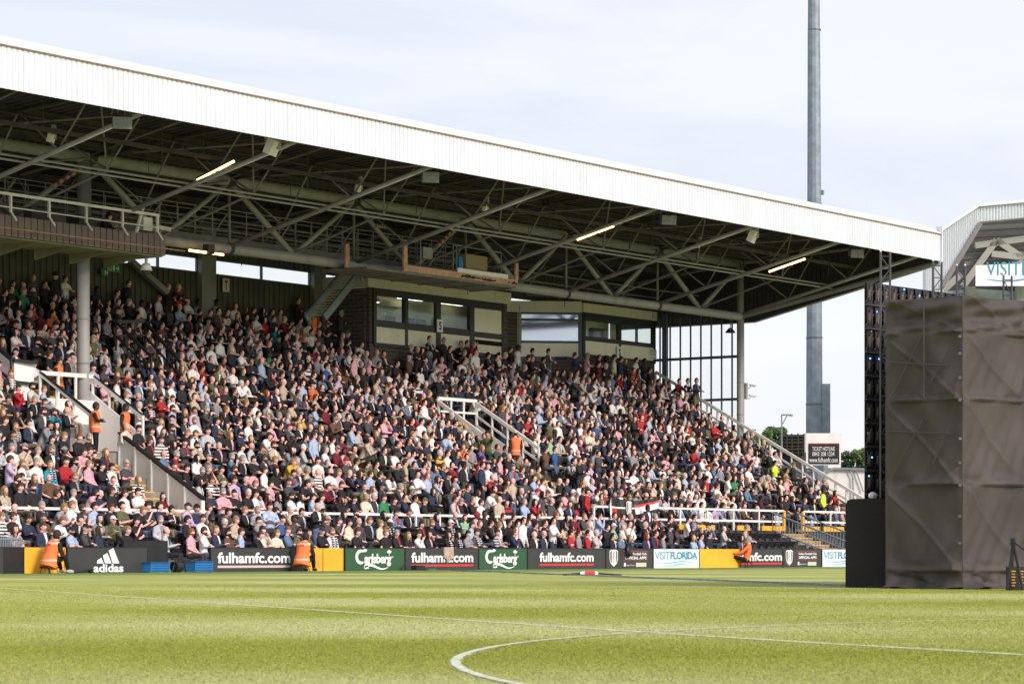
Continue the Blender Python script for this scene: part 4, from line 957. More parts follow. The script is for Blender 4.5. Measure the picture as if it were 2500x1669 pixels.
# things by the boards
def crate(p0, p1, label, h=.38):
    s0, s1 = s_at(p0, -.3), s_at(p1, -.3); e = empty('blue_crate', w(s0, -.3, 0), label=label, cat='crate')
    b = MB(); b.box((s0, -.45, 0.03), (s1, .25, h)); b.build('body', M_blue, e)
    b = MB()
    for k in range(4): b.box((s0+.04, -.47, .06+k*h*.23), (s1-.04, -.45, .08+k*h*.23+.02))
    b.box((s0-.02, -.48, h-.03), (s1+.02, .27, h+.02)); b.build('slat_rim', mat('dark_blue_plastic', (.01, .09, .27), .5), e)
crate(361, 407, 'dark blue plastic crate right of the adidas board')
crate(470, 513, 'ribbed blue plastic crate left of the fulhamfc.com board with pale underline', .42)
e = empty('cable_reel', w(s_at(432, -.5), -.5, 0), label='black cable reel and equipment between the two blue crates', cat='cable reel')
b = MB(); c = w(s_at(432, -.4), -.4, .22); b.tube(c-UX*.12, c+UX*.12, .15, 16); b.build('drum', M_black, e)
b = MB(); b.wbox(c+Vector((.3, 0, .1)), (.25, .06, .03)); b.wbox(c+Vector((.0, 0, .12)), (.2, .06, .02)); b.tube(c+Vector((.3, 0, .1)), c+Vector((.35, 0, -.17)), .02); b.tube(c+Vector((-.1, 0, .1)), c+Vector((-.2, 0, -.17)), .02); b.build('frame', M_black, e)
b = MB(); p_ = w(s_at(180, -.4), -.4, .02); q_ = w(s_at(220, -.3), -.3, .14); b.tube(p_, q_, .03, 8); b.tube(q_, q_+Vector((.02, 0, -.1)), .09, 8, None, .05); b.build('floor_microphone', M_black, label='dark blue padded microphone lying before the adidas board', cat='microphone')
def floor_unit(px_, label):
    s_ = s_at(px_, -.6); e = empty('broadcast_unit', w(s_, -.6, 0), label=label, cat='broadcast equipment')
    b = MB(); b.box((s_-.35, -.7, .02), (s_+.1, -.4, .22)); b.box((s_+.15, -.65, .02), (s_+.35, -.45, .19)); b.build('case', M_black, e)
    b = MB(); b.box((s_+.35, -.8, .01), (s_+.9, -.4, .06)); 
    for k in range(8):
        th = PI*k/8; th2 = PI*(k+1)/8; c = w(s_+.7, -.6, .05); b.tube(c+Vector((.2*math.cos(th), 0, .22*math.sin(th))), c+Vector((.2*math.cos(th2), 0, .22*math.sin(th2))), .012, 5)
    b.build('stand', mat('green_plastic', (.02, .2, .1), .5), e)
floor_unit(1025, 'small black broadcast unit on the grass before the middle fulhamfc.com board')
b = MB(); c = w(s_at(980, -.2), -.2, .0); b.tube(c, c+Vector((.15, 0, .17)), .02); b.build('cable_end', M_black, label='short black cable end before the first green board', cat='cable')
# coat over the board, bag
b = MB(); s_ = s_at(1096, -.06)
for k in range(5): x = s_-.35+.13*k; b.hexa([w(x, -.10-.03*(k % 2), BH-.42-.08*((k*3) % 4)+.0), w(x+.16, -.09, BH-.44-.05*(k % 3)), w(x+.16, .02, BH-.1), w(x, .02, BH-.1), w(x, -.06, BH+.05), w(x+.16, -.07, BH+.06), w(x+.16, .12, BH+.04), w(x, .12, BH+.05)])
b.build('draped_jumper', mat('beige_wool', (.45, .33, .27), .9, var=.2, vs=9), label='beige jumper draped over the board between the green boards', cat='jumper')
b = MB(); s_ = s_at(1533, -.1); z_ = z_at(s_, -.1, 1346)
b.ball(w(s_, -.12, z_), .125, 12, 9, None, (1.0, .6, 1.7)); b.tube(w(s_-.1, -.15, z_+.3), w(s_-.12, .05, z_+.62), .025, 6); b.tube(w(s_+.12, -.15, z_+.3), w(s_+.12, .05, z_+.62), .025, 6); b.wbox(w(s_, -.25, z_-.1), (.08, .02, .07))
b.build('rucksack', M_black, smooth=True, label='black rucksack hanging over the front of the first crest board', cat='bag')
# flag on the rail
FL = empty('club_flag', w(s_at(1495, 5.2), 5.2, 3), label='black white and red flag with shield crest hung on the white rail', cat='flag')
sa, sb = s_at(1490, 5.3), s_at(1604, 5.3); zt_a, zt_b = z_at(sa, 5.3, 1213), z_at(sb, 5.3, 1213)
n = 26; m_ = 12; b = MB(); vs = []
def fpt(u, v):
    dep = .10*math.sin(u*19)*(.3+v)+.05*math.sin(u*41+v*3)
    droop = 1.0 - .30*u if u > .35 else 1.0-.3*.35*0 - .0
    H = 1.05*(1.0-.38*u)
    p = w(sa+(sb-sa)*u, 5.25, zt_a+(zt_b-zt_a)*u-.18*math.sin(PI*u)-H*v); p.y += dep; return p
grid = [[fpt(i/n, j/m_) for j in range(m_+1)] for i in range(n+1)]
for i in range(n):
    for j in range(m_):
        u, v = (i+.5)/n, (j+.5)/m_
        mm = M_print if (u < .05 or (.42 <= v < .5)) else (M_red if (u > .5 and .28 <= v < .52) or (v > .5 and u < .16) else (M_print if .52 <= v < .8 and u > .5 else M_ink))
        b.add([grid[i][j], grid[i][j+1], grid[i+1][j+1], grid[i+1][j]], [(0, 1, 2, 3)], mm)
b.build('cloth', None, FL, smooth=True)
b = MB(); c = fpt(.31, .5); c.y -= .16; shield(b, c, 0, 0, .36, .56); b.build('crest', None, FL)
b = MB(); b.tube(w(sa-.1, 5.3, zt_a+.02), w(sb+1.4, 5.3, zt_b+.02), .02, 6); b.build('cord', M_black, FL)

# ------------------------------------------------------------------ the rope line on the pitch
b = MB(); p = gpt(1100, 1392, 0); q = gpt(2052, 1430, 0); n = 90
for k in range(n):
    a_ = p.lerp(q, k/n); c_ = p.lerp(q, (k+1)/n); wv = Vector((0, .03*math.sin(k*1.3), 0))
    b.bar(a_+Vector((0, 0, .02))+wv, c_+Vector((0, 0, .02))+wv, .04, .022, mat('faded_yellow_tape', (.50, .42, .18), .7, var=.2))
    b.bar(a_+Vector((-.05, -.09, .02))+wv, c_+Vector((-.05, -.09, .02))+wv, .11, .022, mat('royal_blue_mesh', (.17, .25, .42), .7, var=.2))
b.build('boundary_tape', None, label='long blue and yellow tape line lying across the grass before the boards', cat='tape')
def bottle(px_, py_, label, sc=1.0):
    c = gpt(px_, py_, 0); e = empty('red_white_canister', c, label=label, cat='canister'); d = Vector((SN, -CS, 0)); c = c+Vector((0, 0, .06*sc))
    b = MB(); b.tube(c-d*.16*sc, c+d*.16*sc, .075*sc, 12); b.build('body', M_red, e)
    b = MB(); b.tube(c-d*.3*sc, c-d*.16*sc, .05*sc, 10, None, .075*sc); b.tube(c+d*.16*sc, c+d*.26*sc, .075*sc, 10, None, .05*sc); b.build('end_cap', M_print, e)
    b = MB(); b.tube(c-d*.85*sc-Vector((0, 0, .03)), c-d*.3*sc, .03*sc, 6); b.tube(c+d*.26*sc, c+d*1.0*sc-Vector((0, 0, .04)), .03*sc, 6); b.build('cable', M_black, e)
bottle(1440, 1403.5, 'red and white connector lying on the grass beside the blue yellow tape', .75)
bottle(2219, 1434.5, 'red and white connector lying at the foot of the black cladding', 0.7)

# ------------------------------------------------------------------ big screen scaffold with black mesh
M_meshL = mat('black_scaffold_mesh', (0.058, 0.047, 0.043), 0.5, var=.3, vs=1.2, bump=.5, bs=90, spec=.5)
def cq(px_, py_, Y): return (px_-1250)/6800*Y, 0.75+(1349-py_)/6800*Y
YC = 57.3; XC = 1100/6800*YC; YL = 58.6; XL = (2162-1250)/6800*YL; XR, YR = 16.5, 63.5; ZT = .75+629/6800*YC
SCF = empty('mesh_clad_tower', cv(XC, YC+1, 0), label='tall scaffold tower wrapped in creased black mesh at the right', cat='scaffold tower')
seams = [0.12, 1.02*0+.45, 2.25, 3.78, 5.15*0+4.95, ZT]
def cloth(x0, y0, x1, y1, z0, z1, nx, nz, seed, ztop2=None):
    b = MB(); d = Vector((x1-x0, y1-y0, 0)); L = d.length; d.normalize(); nr = Vector((d.y, -d.x, 0)); rr = random.Random(seed)
    if nr.y > 0: nr = -nr
    lv = [0.0, .37, 2.14, 3.90, 5.29, 6.12]
    pts = []
    vw = 1.92
    for i in range(nx+1):
        u = i/nx; x = u*L
        for j in range(nz+1):
            v = j/nz; z = z0+(z1-z0)*v
            k = max(q for q in range(5) if lv[q] <= z or q == 0); f_ = (z-lv[k])/(lv[k+1]-lv[k]); f_ = min(max(f_, 0), 1)
            cu = (x/vw) % 1.0
            dg_ = f_-(1-cu); tent = max(0, 1-abs(dg_)*1.3); amp = .11 if 0 < k < 4 else 0
            bulge = -.10*math.sin(PI*min(1, max(0, f_)))*math.sin(PI*cu)*(.6 if dg_ > 0 else 1.0)
            if k == 4: bulge = .055*math.sin(f_*9+cu*2.6)*(1-.4*cu)+.025*math.sin(f_*17-cu*5)
            crease = -amp*tent*(1.0 if dg_ < 0 else .55) - .03*math.exp(-(dg_*26)**2)*(k > 0)
            sag = .07*math.exp(-((f_-.04)*16)**2)*math.sin(x*3.1+k*2)+.05*math.exp(-(f_*14)**2)
            wr = .018*math.sin(x*7+z*3+k)+.012*math.sin(x*15-z*9+k*2)*(1-f_)+.03*math.sin(x*4.2+k*1.7)*math.exp(-(((f_-.9)*6)**2))
            off = bulge-crease*.8+sag+wr
            hem = 0
            if k == 0: off += .22*(1-f_)**2*(.6+.5*math.sin(x*5.1))+.05*math.sin(x*13)*(1-f_); hem = .05*(1-f_)*math.sin(x*4)
            edge = min(u, 1-u); off *= min(1, edge*L*7+.05)
            p_ = Vector((x0, y0, 0))+d*x+nr*off; tz = z+hem
            if j == nz: tz -= .012*math.sin(PI*cu)
            pts.append(cv(p_.x, p_.y, max(.01, tz)))
    fs = [(i*(nz+1)+j, (i+1)*(nz+1)+j, (i+1)*(nz+1)+j+1, i*(nz+1)+j+1) for i in range(nx) for j in range(nz)]
    b.add(pts, fs); return b
cloth(XL, YL, XC, YC, 0, ZT, 70, 190, 1).build('mesh_wrap', M_meshL, SCF, smooth=True)
cloth(XC, YC, XR, YR, 0, ZT, 200, 190, 2).build('mesh_wrap', M_meshL, SCF, smooth=True)
b = MB(); b.hexa([cv(XL+.1, YL+.1, 0), cv(XC, YC+.15, 0), cv(XR, YR+.15, 0), cv(XR-1, YR+3, 0), cv(XL+.1, YL+.1, ZT-.1), cv(XC, YC+.15, ZT-.1), cv(XR, YR+.15, ZT-.1), cv(XR-1, YR+3, ZT-.1)]); b.build('inner_core', M_black, SCF)
M_pole = mat('scaffold_pole', (0.10, 0.10, 0.115), .4, metal=.6, var=.2)
b = MB()         # tube bracing pressed against the cloth, and tie cords
def on(u, z, x0, y0, x1, y1, o=.13):
    d = Vector((x1-x0, y1-y0, 0)).normalized(); nr = Vector((d.y, -d.x, 0)).normalized(); nr = -nr if nr.y > 0 else nr
    p_ = Vector((x0, y0, 0))+d*u+nr*o; return cv(p_.x, p_.y, z)
for (u0, z0, u1, z1) in ((.05, 5.4, .93, 3.3), (.9, 5.2*0+4.75, .1, 2.9), (.05, 3.6, .95, 1.7), (.12, 1.9, .98, 3.4)):
    pass
for z in (.42, .95, 1.5, 2.14, 2.6, 3.1, 3.9, 4.35, 4.85, 5.2):
    b.wbox(on(1.88, z, XL, YL, XC, YC, .04), (.022, .012, .02), None, math.radians(R.uniform(-70, -30)))
b.build('mesh_tie', mat('dark_tie', (.10, .10, .11), .6), SCF)
b = MB()
for (u0, z0, u1, z1) in ((.15, 3.95, .98, 5.25), (1.2, 4.3, 1.70, 5.0), (.2, 2.3, .98, 3.5), (1.25, 2.6, 1.6, 3.3), (.1, 4.75, 1.7, 4.6), (1.02, 3.95, 1.02, 5.9), (.1, 3.3, 1.7, 3.2)):
    b.tube(on(u0, z0, XL, YL, XC, YC, .085), on(u1, z1, XL, YL, XC, YC, .085), .012, 6)
b.build('pressed_brace', mat('mesh_over_tube', (.055, .052, .054), .6), SCF)
YE = 61.0
def px_pole(b, px_, py0, py1, Y, r=.03): X, z0 = cq(px_, py0, Y); _, z1 = cq(px_, py1, Y); b.tube(cv(X, Y, z0), cv(X, Y, z1), r*K*.85, 8)
def truss_pole(pa, pb, ptop, pbot, Y, label, lad=True):
    e = empty('truss_mast', cv((pa-1250)/6800*Y, Y, 0), label=label, cat='truss mast')
    b = MB(); px_pole(b, pa, pbot, ptop, Y); px_pole(b, pb, pbot, ptop+1, Y); b.build('chord', M_pole, e)
    b = MB(); n = max(2, int((pbot-ptop)/30)); sgn = 1
    for k in range(n):
        y0 = ptop+10+(pbot-ptop-10)*k/n; y1 = ptop+10+(pbot-ptop-10)*(k+1)/n
        X0, z0 = cq(pa, y0, Y); X1, _ = cq(pb, y0, Y); _, z1 = cq(pa, y1, Y)
        b.tube(cv(X0, Y, z0), cv(X1, Y, z0), .008, 5); b.tube(cv(X0 if sgn > 0 else X1, Y, z0), cv(X1 if sgn > 0 else X0, Y, z1), .008, 5); sgn = -sgn
    b.build('lacing', M_pole, e)
    b = MB()
    for p_ in (pa, pb): X, z = cq(p_, ptop-3, Y); b.ball(cv(X, Y, z), .016, 8, 6)
    b.build('finial', M_print, e)
truss_pole(2150, 2173, 616, 1215, 60.0, 'tall black ladder truss in front of the screen edge, leftmost pair of poles')
truss_pole(2278, 2299, 639, 735, 60.5, 'pair of truss poles rising behind the mesh tower left half')
truss_pole(2336, 2356, 650, 745, 61, 'pair of truss poles rising behind the mesh tower corner')
truss_pole(2450, 2470, 673, 760, 62, 'pair of truss poles rising behind the mesh tower at photo right')
# screen: back and side of the video wall
LW = empty('video_wall', cv(7.8, 60.6, 0), label='black modular video wall frame standing beside the mesh clad tower', cat='video wall')
YA, YB = 60.4, 63.4; XA = (2113-1250)/6800*YA; XB = (2345-1250)/6800*YB; zA = .75+664/6800*YA
M_led = mat('led_cabinet', (0.02, 0.02, 0.024), .5, var=.3, vs=6)
nc, nr_ = 12, 11; cab = MB(); frm = MB(); leds = MB(); ca = MB()
z0 = 1.0
for i in range(nc):
    for j in range(nr_):
        u0, u1 = i/nc, (i+1)/nc; zz0 = z0+(zA-z0)*j/nr_; zz1 = z0+(zA-z0)*(j+1)/nr_
        P = lambda u, z, o=0: cv(XA+(XB-XA)*u, YA+(YB-YA)*u+o, z)
        g_ = .012
        cab.hexa([P(u0+g_, zz0+.03), P(u1-g_, zz0+.03), P(u1-g_, zz0+.03, .25), P(u0+g_, zz0+.03, .25), P(u0+g_, zz1-.03), P(u1-g_, zz1-.03), P(u1-g_, zz1-.03, .25), P(u0+g_, zz1-.03, .25)])
        if i < 4 or j > 8:
            frm.tube(P(u0+.02, zz0+.1, -.06), P(u0+.02, zz1-.1, -.06), .010, 5); frm.tube(P(u1-.02, zz0+.1, -.06), P(u1-.02, zz1-.1, -.06), .010, 5)
            frm.bar(P(u0, zz0, -.03), P(u1, zz0, -.03), .035, .03); frm.tube(P(u0, zz0+.05, -.05), P(u1, zz1-.2, -.05), .008, 5)
            ca.tube(P((u0+u1)/2, zz0+.1, -.03), P((u0+u1)/2+.01, zz1-.12, -.05), .012, 6); ca.tube(P(u0+.03, zz0+.15, -.07), P(u0+.035, zz0+.33, -.09), .018, 6)
            if R.random() < .8:
                u = R.uniform(u0+.02, u1-.02); z = zz0+R.uniform(.1, .45); leds.ball(P(u, z, -.07), .013, 6, 4, mat('blue_indicator_light', (.1, .3, 1.0), .5, emis=3) if R.random() < .5 else M_timber)
b = MB(); b.hexa([cv(XA, YA+.06, z0), cv(XB, YB+.06, z0), cv(XB, YB+.2, z0), cv(XA, YA+.2, z0), cv(XA, YA+.06, zA-.02), cv(XB, YB+.06, zA-.02), cv(XB, YB+.2, zA-.02), cv(XA, YA+.2, zA-.02)]); b.build('backing', M_black, LW)
cab.build('led_cabinet', M_led, LW); frm.build('support_frame', mat('dark_frame', (.045, .042, .045), .5, var=.2), LW); ca.build('cabling', mat('brown_cable_loom', (.16, .12, .10), .6, var=.3, vs=12), LW); leds.build('indicator_light', None, LW)
# low black wing
YW = 60.2; x0_, _ = cq(2064, 0, YW); x1_, _ = cq(2168, 0, YW); zt = .75+(1349-1217)/6800*YW
b = MB(); n = 40; pts = [(x0_, .0), (x0_, zt-.16)] + [(x0_+.16-.16*math.cos(t), zt-.16+.16*math.sin(t)) for t in [PI/2*k/5 for k in range(1, 6)]] + [(x1_, zt+.01), (x1_, 0)]
b.slab([cv(x, YW, z) for x, z in pts], cv(.35, .9, 0))
WING = b.build('black_wing_panel', mat('black_cloth_panel', (.030, .027, .029), .75, var=.12, vs=2, bump=.2, bs=30), label='low matt black panel with rounded corner attached left of the mesh tower', cat='screen panel')
b = MB(); X, z = cq(2222-130, 1212, 60.3); X, z = cq(2131, 1212, 60.3); b.ball(cv(X, 60.3, z+.02), .06, 8, 6, None, (1.6, 1, 1)); b.build('lamp', M_print, label='small white lamp on top of the low black panel', cat='lamp')
# tripod and cases at the right edge
e = empty('tripod', gpt(2475, 1442, 0), label='black camera tripod in front of the mesh tower at the photo right edge', cat='tripod')
Yt = .75*6800/92.; X, z = cq(2474, 1322, Yt); top = cv(X, Yt, z); b = MB()
for px_ in (2458, 2497, 2478):
    Xg, _ = cq(px_, 0, Yt); b.tube(top, cv(Xg, Yt+(.5 if px_ == 2478 else 0), .01), .022, 8)
    Xa, za = cq((px_+2474)/2+1, 1385, Yt)
b.build('leg', M_black, e)
b = MB(); b.wbox(top+Vector((0, 0, .0)), (.03, .03, .05)); b.tube(top, top-Vector((.15, .25, .12)), .012); b.build('head', M_black, e)
for px_, lab in ((2474, 'black equipment case with yellow printing beside the tripod'), (2494, 'second black case with yellow printing cut by the photo right edge')):
    X, z = cq(px_, 1380, Yt+.2); e = empty('equipment_case', cv(X, Yt+.3, 0), label=lab, cat='case'); c = cv(X, Yt+.35, 0); hz = .25
    b = MB(); b.wbox(c+Vector((0, 0, .17)), (.07, .09, .165), None, -.95); b.build('case', M_black, e)
    b = MB()
    for k in range(6): b.wbox(c+Vector((-CS*.1+SN*.012*(k % 2), -SN*.1, .07+.04*k)), (.022+.008*(k % 2), .004, .006), None, -.95)
    b.build('yellow_print', M_yellow, e)
# ------------------------------------------------------------------ background right
# floodlight mast
YM = 205.0
def far(px_, py_, Y=YM): X, z = cq(px_, py_, Y); return cv(X, Y, z)
e = empty('floodlight_mast', far(1988, 1349), label='tall galvanised tapering mast rising behind the stand roof', cat='mast')
b = MB(); b.tube(far(1988, 1360), far(1988, 990), .64*K, 12, None, .63*K); b.tube(far(1988, 990), far(1988, 828), .62*K, 12, None, .60*K); b.tube(far(1988, 828), far(1988, 500), .59*K, 12, None, .54*K); b.tube(far(1988, 500), far(1987, 75), .53*K, 12, None, .47*K); b.tube(far(1987, 75), far(1987, -60), .46*K, 12, None, .44*K)
b.build('shaft', M_galv, e)
b = MB()
for py_, r_ in ((988, .66), (826, .63), (500, .57), (75, .50), (1155, .66)): b.tube(far(1988, py_), far(1988, py_-3), r_*K, 12)
b.build('joint_ring', mat('dark_galvanised', (.14, .16, .18), .5, metal=.4), e)
b = MB(); b.wbox(far(2016, 1000), (.30*K, .3*K, 1.9*K), None, -.94); b.wbox(far(2007, 470), (.08, .08, .12)); b.build('control_cabinet', M_galv, e)
# ticket sign
YT = 196.
e = empty('ticket_sign', far(2010, 1145, YT), label='white framed TICKET HOTLINE sign board below the mast', cat='sign')
def quadsign(b, p0, q0, p1, q1, Y, m, o=0): b.add([far(p0, q1, Y-o), far(p1, q1, Y-o), far(p1, q0, Y-o), far(p0, q0, Y-o)], [(0, 1, 2, 3)], m)
b = MB(); a_ = far(1968, 1142, YT); c_ = far(2053, 1142, YT); up = far(1968, 1057, YT)-a_; b.slab([a_, c_, c_+up, a_+up], cv(0, .5, 0)-cv(0, 0, 0)); b.build('panel', M_white, e)
bk = MB(); quadsign(bk, 1974, 1083, 2049, 1132, YT, M_ink, .05); quadsign(bk, 1974, 1081.3, 2049, 1083, YT, M_red, .05)
OX = (far(2053, 1142, YT)-far(1968, 1142, YT)); px_u = OX.normalized()*(OX.length/85); O = far(1968, 1142, YT-.1)
for txt, x, y, wd, ht in (('TICKET HOTLINE', 15, 42, 55, 10), ('0843 208 1234', 15, 29.5, 54, 10), ('www.fulhamfc.com', 8, 14, 69, 12)):
    put_text(bk, txt, O, OX.normalized(), UZ, x*px_u.length, y*px_u.length, wd*px_u.length, ht*px_u.length, M_print, offset=.0)
bk.build('lettering', None, e)
b = MB(); quadsign(b, 1969, 1142, 2052, 1150, YT, M_galv, -.2); b.wbox(far(2010, 1165, YT+.3), (.5, .3, .6), M_galv); b.build('support', None, e)
# dark containers beside it
e = empty('dark_cabin', far(1935, 1105, 190), label='dark slatted rooftop unit left of the ticket sign', cat='plant unit')
b = MB()
for p0, p1 in ((1909, 1933), (1932, 1963)):
    a_ = far(p0, 1110, 190); c_ = far(p1, 1110, 190); up = far(p0, 1060, 190)-a_; b.slab([a_, c_, c_+up, a_+up], cv(0, 1.2, 0)-cv(0, 0, 0))
b.build('unit_body', mat('dark_olive_metal', (.02, .02, .016), .6, var=.2), e)
b = MB()
for k in range(6): b.tube(far(1909, 1065+k*8, 189.8), far(1962, 1064+k*8, 189.8), .03 if k % 2 else .05)
for p_ in (1909, 1921, 1933, 1948, 1963): b.tube(far(p_, 1112, 189.8), far(p_, 1058, 189.8), .04)
b.build('cage_bar', mat('ochre_bar', (.03, .028, .018), .6), e)
b = MB(); a_ = far(1905, 1160, 191); c_ = far(1968, 1160, 191); up = far(1905, 1104, 191)-a_; b.slab([a_, c_, c_+up, a_+up], cv(0, 2, 0)-cv(0, 0, 0)); b.build('base_block', M_dark, e)
b = MB(); b.tube(far(1908.5, 1100, 189), far(1908.5, 1012, 189), .035); b.tube(far(1908, 1012, 189), far(1934, 1012, 189), .035); b.tube(far(1910, 1035, 189), far(1922, 1013, 189), .025); b.wbox(far(1931, 1014, 189), (.12, .06, .03)); b.build('lamp_bracket', M_galv, label='thin angled lamp bracket above the dark rooftop unit', cat='lamp post')
# white pavilion
e = empty('white_pavilion', far(2075, 1170, 185), label='low white tent like building beyond the end handrail', cat='building')
b = MB(); pts = [(2020, 1235), (2020, 1150), (2036, 1144), (2072, 1143), (2122, 1146), (2122, 1235)]
b.slab([far(x, y, 185) for x, y in pts], cv(0, 6, 0)-cv(0, 0, 0)); b.build('wall', M_white, e)
b = MB(); b.bar(far(2016, 1150, 184.8), far(2036, 1143, 184.8), .15, .1); b.bar(far(2036, 1143, 184.8), far(2122, 1145, 184.8), .15, .1)
b.build('roof_edge', M_galv, e)
b = MB()
for pts in ([(2073, 1145), (2082, 1165), (2084, 1235)], [(2090, 1147), (2108, 1200)]):
    for i in range(len(pts)-1): b.tube(far(*pts[i], 184.8), far(*pts[i+1], 184.8), .03)
b.build('seam', M_galv, e)
# adjoining stand
e = empty('adjoining_stand', far(2420, 700, 190), label='neighbouring stand with angled white roof fascia at the photo right edge', cat='grandstand')
YA2 = 190.
def fa(px_, py_, o=0): return far(px_, py_, YA2+o)
off = cv(0, 1.0, 0)-cv(0, 0, 0)
b = MB(); b.slab([fa(2258, 740), fa(2290, 740), fa(2301, 691), fa(2393, 541), fa(2389, 501), fa(2300, 559), fa(2258, 590)], off)
b.slab([fa(2393, 541), fa(2600, 522), fa(2600, 482), fa(2389, 501)], off)
b.build('fascia', mat('cool_white_sheet', (.80, .84, .88), .5, var=.04, vs=.8), e)
b = MB()
for k in range(30):
    x = 2262+k*4.4; y0 = 586-(x-2262)*.665 if x > 2262 else 590; y1 = 735 if x < 2290 else (735-(x-2290)*1.9)
    if y1 > y0: b.tube(fa(x, y0, -.1), fa(x, y1, -.1), .03, 4)
for k in range(26): x = 2396+k*7.6; b.tube(fa(x, 501-(x-2389)*.09, -.1), fa(x, 541-(x-2393)*.09, -.1), .03, 4)
b.bar(fa(2296, 563, -.2), fa(2389, 501, -.2), .2, .14); b.bar(fa(2389, 501, -.2), fa(2600, 482, -.2), .2, .14)
b.build('sheet_rib', mat('sheet_rib_grey', (.66, .70, .73), .5), e)
b = MB(); b.bar(fa(2301, 700, -.1), fa(2394, 545, -.1), .3, .2); b.build('edge_beam', mat('brown_grey_edge', (.20, .19, .19), .7), e)
b = MB(); b.slab([fa(2290, 760, 12), fa(2620, 780, 12), fa(2620, 500, 12), fa(2380, 530, 12)], off, M_dark)
for k in range(7): b.bar(far(2340+k*3, 560+k*17, YA2+3), far(2620, 545+k*17, YA2+3), .3, .22, mat('grey_interior_beam', (.20, .20, .17), .6))
b.build('interior', None, e)
b = MB()
for (p0, q0, p1, q1) in ((2350, 700, 2432, 587), (2432, 587, 2540, 660), (2300, 712, 2345, 670), (2380, 600, 2560, 575), (2420, 620, 2600, 640), (2450, 660, 2600, 600)): b.bar(far(p0, q0, YA2+2), far(p1, q1, YA2+2), .35, .3)
b.build('roof_truss', mat('pale_green_grey_steel', (.33, .34, .29), .5), e)
b = MB(); b.slab([fa(2290, 760, 1), fa(2620, 770, 1), fa(2620, 720, 1), fa(2382, 705, 1), fa(2300, 712, 1)], off); b.build('lower_wall', mat('grey_glazed_wall', (.32, .37, .38), .4, var=.2), e)
b = MB(); b.slab([far(2352, 1352, YA2+1.2), far(3300, 1352, YA2+1.2), far(3300, 560, YA2+1.2), far(2620, 560, YA2+1.2), far(2620, 765, YA2+1.2), far(2352, 758, YA2+1.2)], off*9); b.build('stand_body', MATS['grey_glazed_wall'], e)
b = MB()
for k in range(8): b.tube(far(2370+k*120, 1352, YA2+.8), far(2370+k*120, 700, YA2+.8), .25, 8)
for k in range(5): b.bar(far(2352, 1320-k*110, YA2+.9), far(3300, 1320-k*110, YA2+.9), .3, .5)
b.build('column_and_beam', MATS['pale_green_grey_steel'], e)
b = MB(); b.slab([fa(2600, 522), fa(3300, 468), fa(3300, 425), fa(2600, 482)], off); b.slab([fa(2620, 560, 2), fa(3300, 540, 2), fa(3300, 470, 2), fa(2620, 522, 2)], off); b.build('fascia', MATS['cool_white_sheet'], e)
BN = empty('sponsor_banner', fa(2440, 670, -1), label='white VISITFLORIDA banner with wave hung under the neighbouring roof', cat='banner')
b = MB(); b.slab([fa(2382, 698, -1), fa(2620, 698, -1), fa(2620, 636, -1), fa(2382, 648, -1)], off*.1); b.build('cloth', M_boardw, BN)
b = MB(); O = fa(2408, 672, -1.03); U = (fa(2600, 672, -1.03)-O); pu = U.length/192; U.normalize()
put_text(b, 'VISIT', O, U, UZ, 0, 0, 84*pu, 33*pu, M_teal); put_text(b, 'FLORIDA', O, U, UZ, 88*pu, 0, 130*pu, 33*pu, M_teal, offset=.04)
ribbon(b, [((2+k*12)*pu, (-10+4*math.sin(k*.45+3))*pu) for k in range(14)], [3*pu*math.sin(PI*(k+1)/15)+.01 for k in range(14)], O, U, UZ, M_teal)
b.build('lettering', None, BN)
# trees
M_leaf = [mat('leaf_light', (.15, .24, .07), .8, var=.3, vs=.8), mat('leaf_mid', (.10, .18, .055), .8, var=.3, vs=.8), mat('leaf_dark', (.05, .10, .04), .8, var=.3, vs=.8)]
M_bark = mat('bark', (.10, .075, .055), .9, var=.3)
def tree(px_, base, top, wpx, Y, label, seed, cool=0, sparse=1.0):
    rr = random.Random(seed); c = far(px_, base, Y); H = (base-top)/6800*Y*K; Wd = wpx/6800*Y*K/2
    e = empty('broadleaf_tree', c, label=label, cat='tree'); b = MB(); b.tube(c-Vector((0, 0, 8)), c+Vector((0, 0, H*.5)), .3, 8, None, .12)
    for k in range(6): th = rr.random()*6.28; b.tube(c+Vector((0, 0, H*.2)), c+Vector((Wd*.6*math.cos(th), Wd*.6*math.sin(th), H*rr.uniform(.4, .8))), .1, 5, None, .03)
    b.build('trunk', M_bark, e)
    b = MB(); cl_ = []
    for k in range(26): 
        th = rr.random()*6.28; ph = rr.uniform(-.3, 1); q = rr.uniform(.35, .95)
        cl_.append((c+Vector((Wd*q*math.cos(th)*math.sqrt(max(.05, 1-ph*ph*.6)), Wd*q*math.sin(th), H*.5+H*.42*ph)), Wd*rr.uniform(.18, .34)))
    for (cc, r_) in cl_:
        mi = rr.choice((0, 0, 1, 1, 2))
        for q in range(int(230*sparse)):
            d = Vector((rr.gauss(0, 1), rr.gauss(0, 1), rr.gauss(0, 1))).normalized()*r_*rr.uniform(.5, 1.05); p_ = cc+d; s_ = rr.uniform(.05, .12)
            u = Vector((rr.gauss(0, 1), rr.gauss(0, 1), rr.gauss(0, 1))).normalized()*s_; v = u.orthogonal().normalized()*s_*.7
            b.add([p_-u, p_+v, p_+u, p_-v], [(0, 1, 2, 3)], M_leaf[min(2, mi+(1 if rr.random() < .2 else 0))])
    b.build('crown', None, e)
tree(2085, 1180, 1098, 78, 235, 'round green tree between the ticket sign and the video wall', 3)
tree(1850, 1120, 1050, 70, 250, 'pale green tree top just right of the far grey column', 4, sparse=.7)
tree(1900, 1120, 1042, 66, 252, 'pale green tree top behind the thin lamp bracket', 5, sparse=.7)
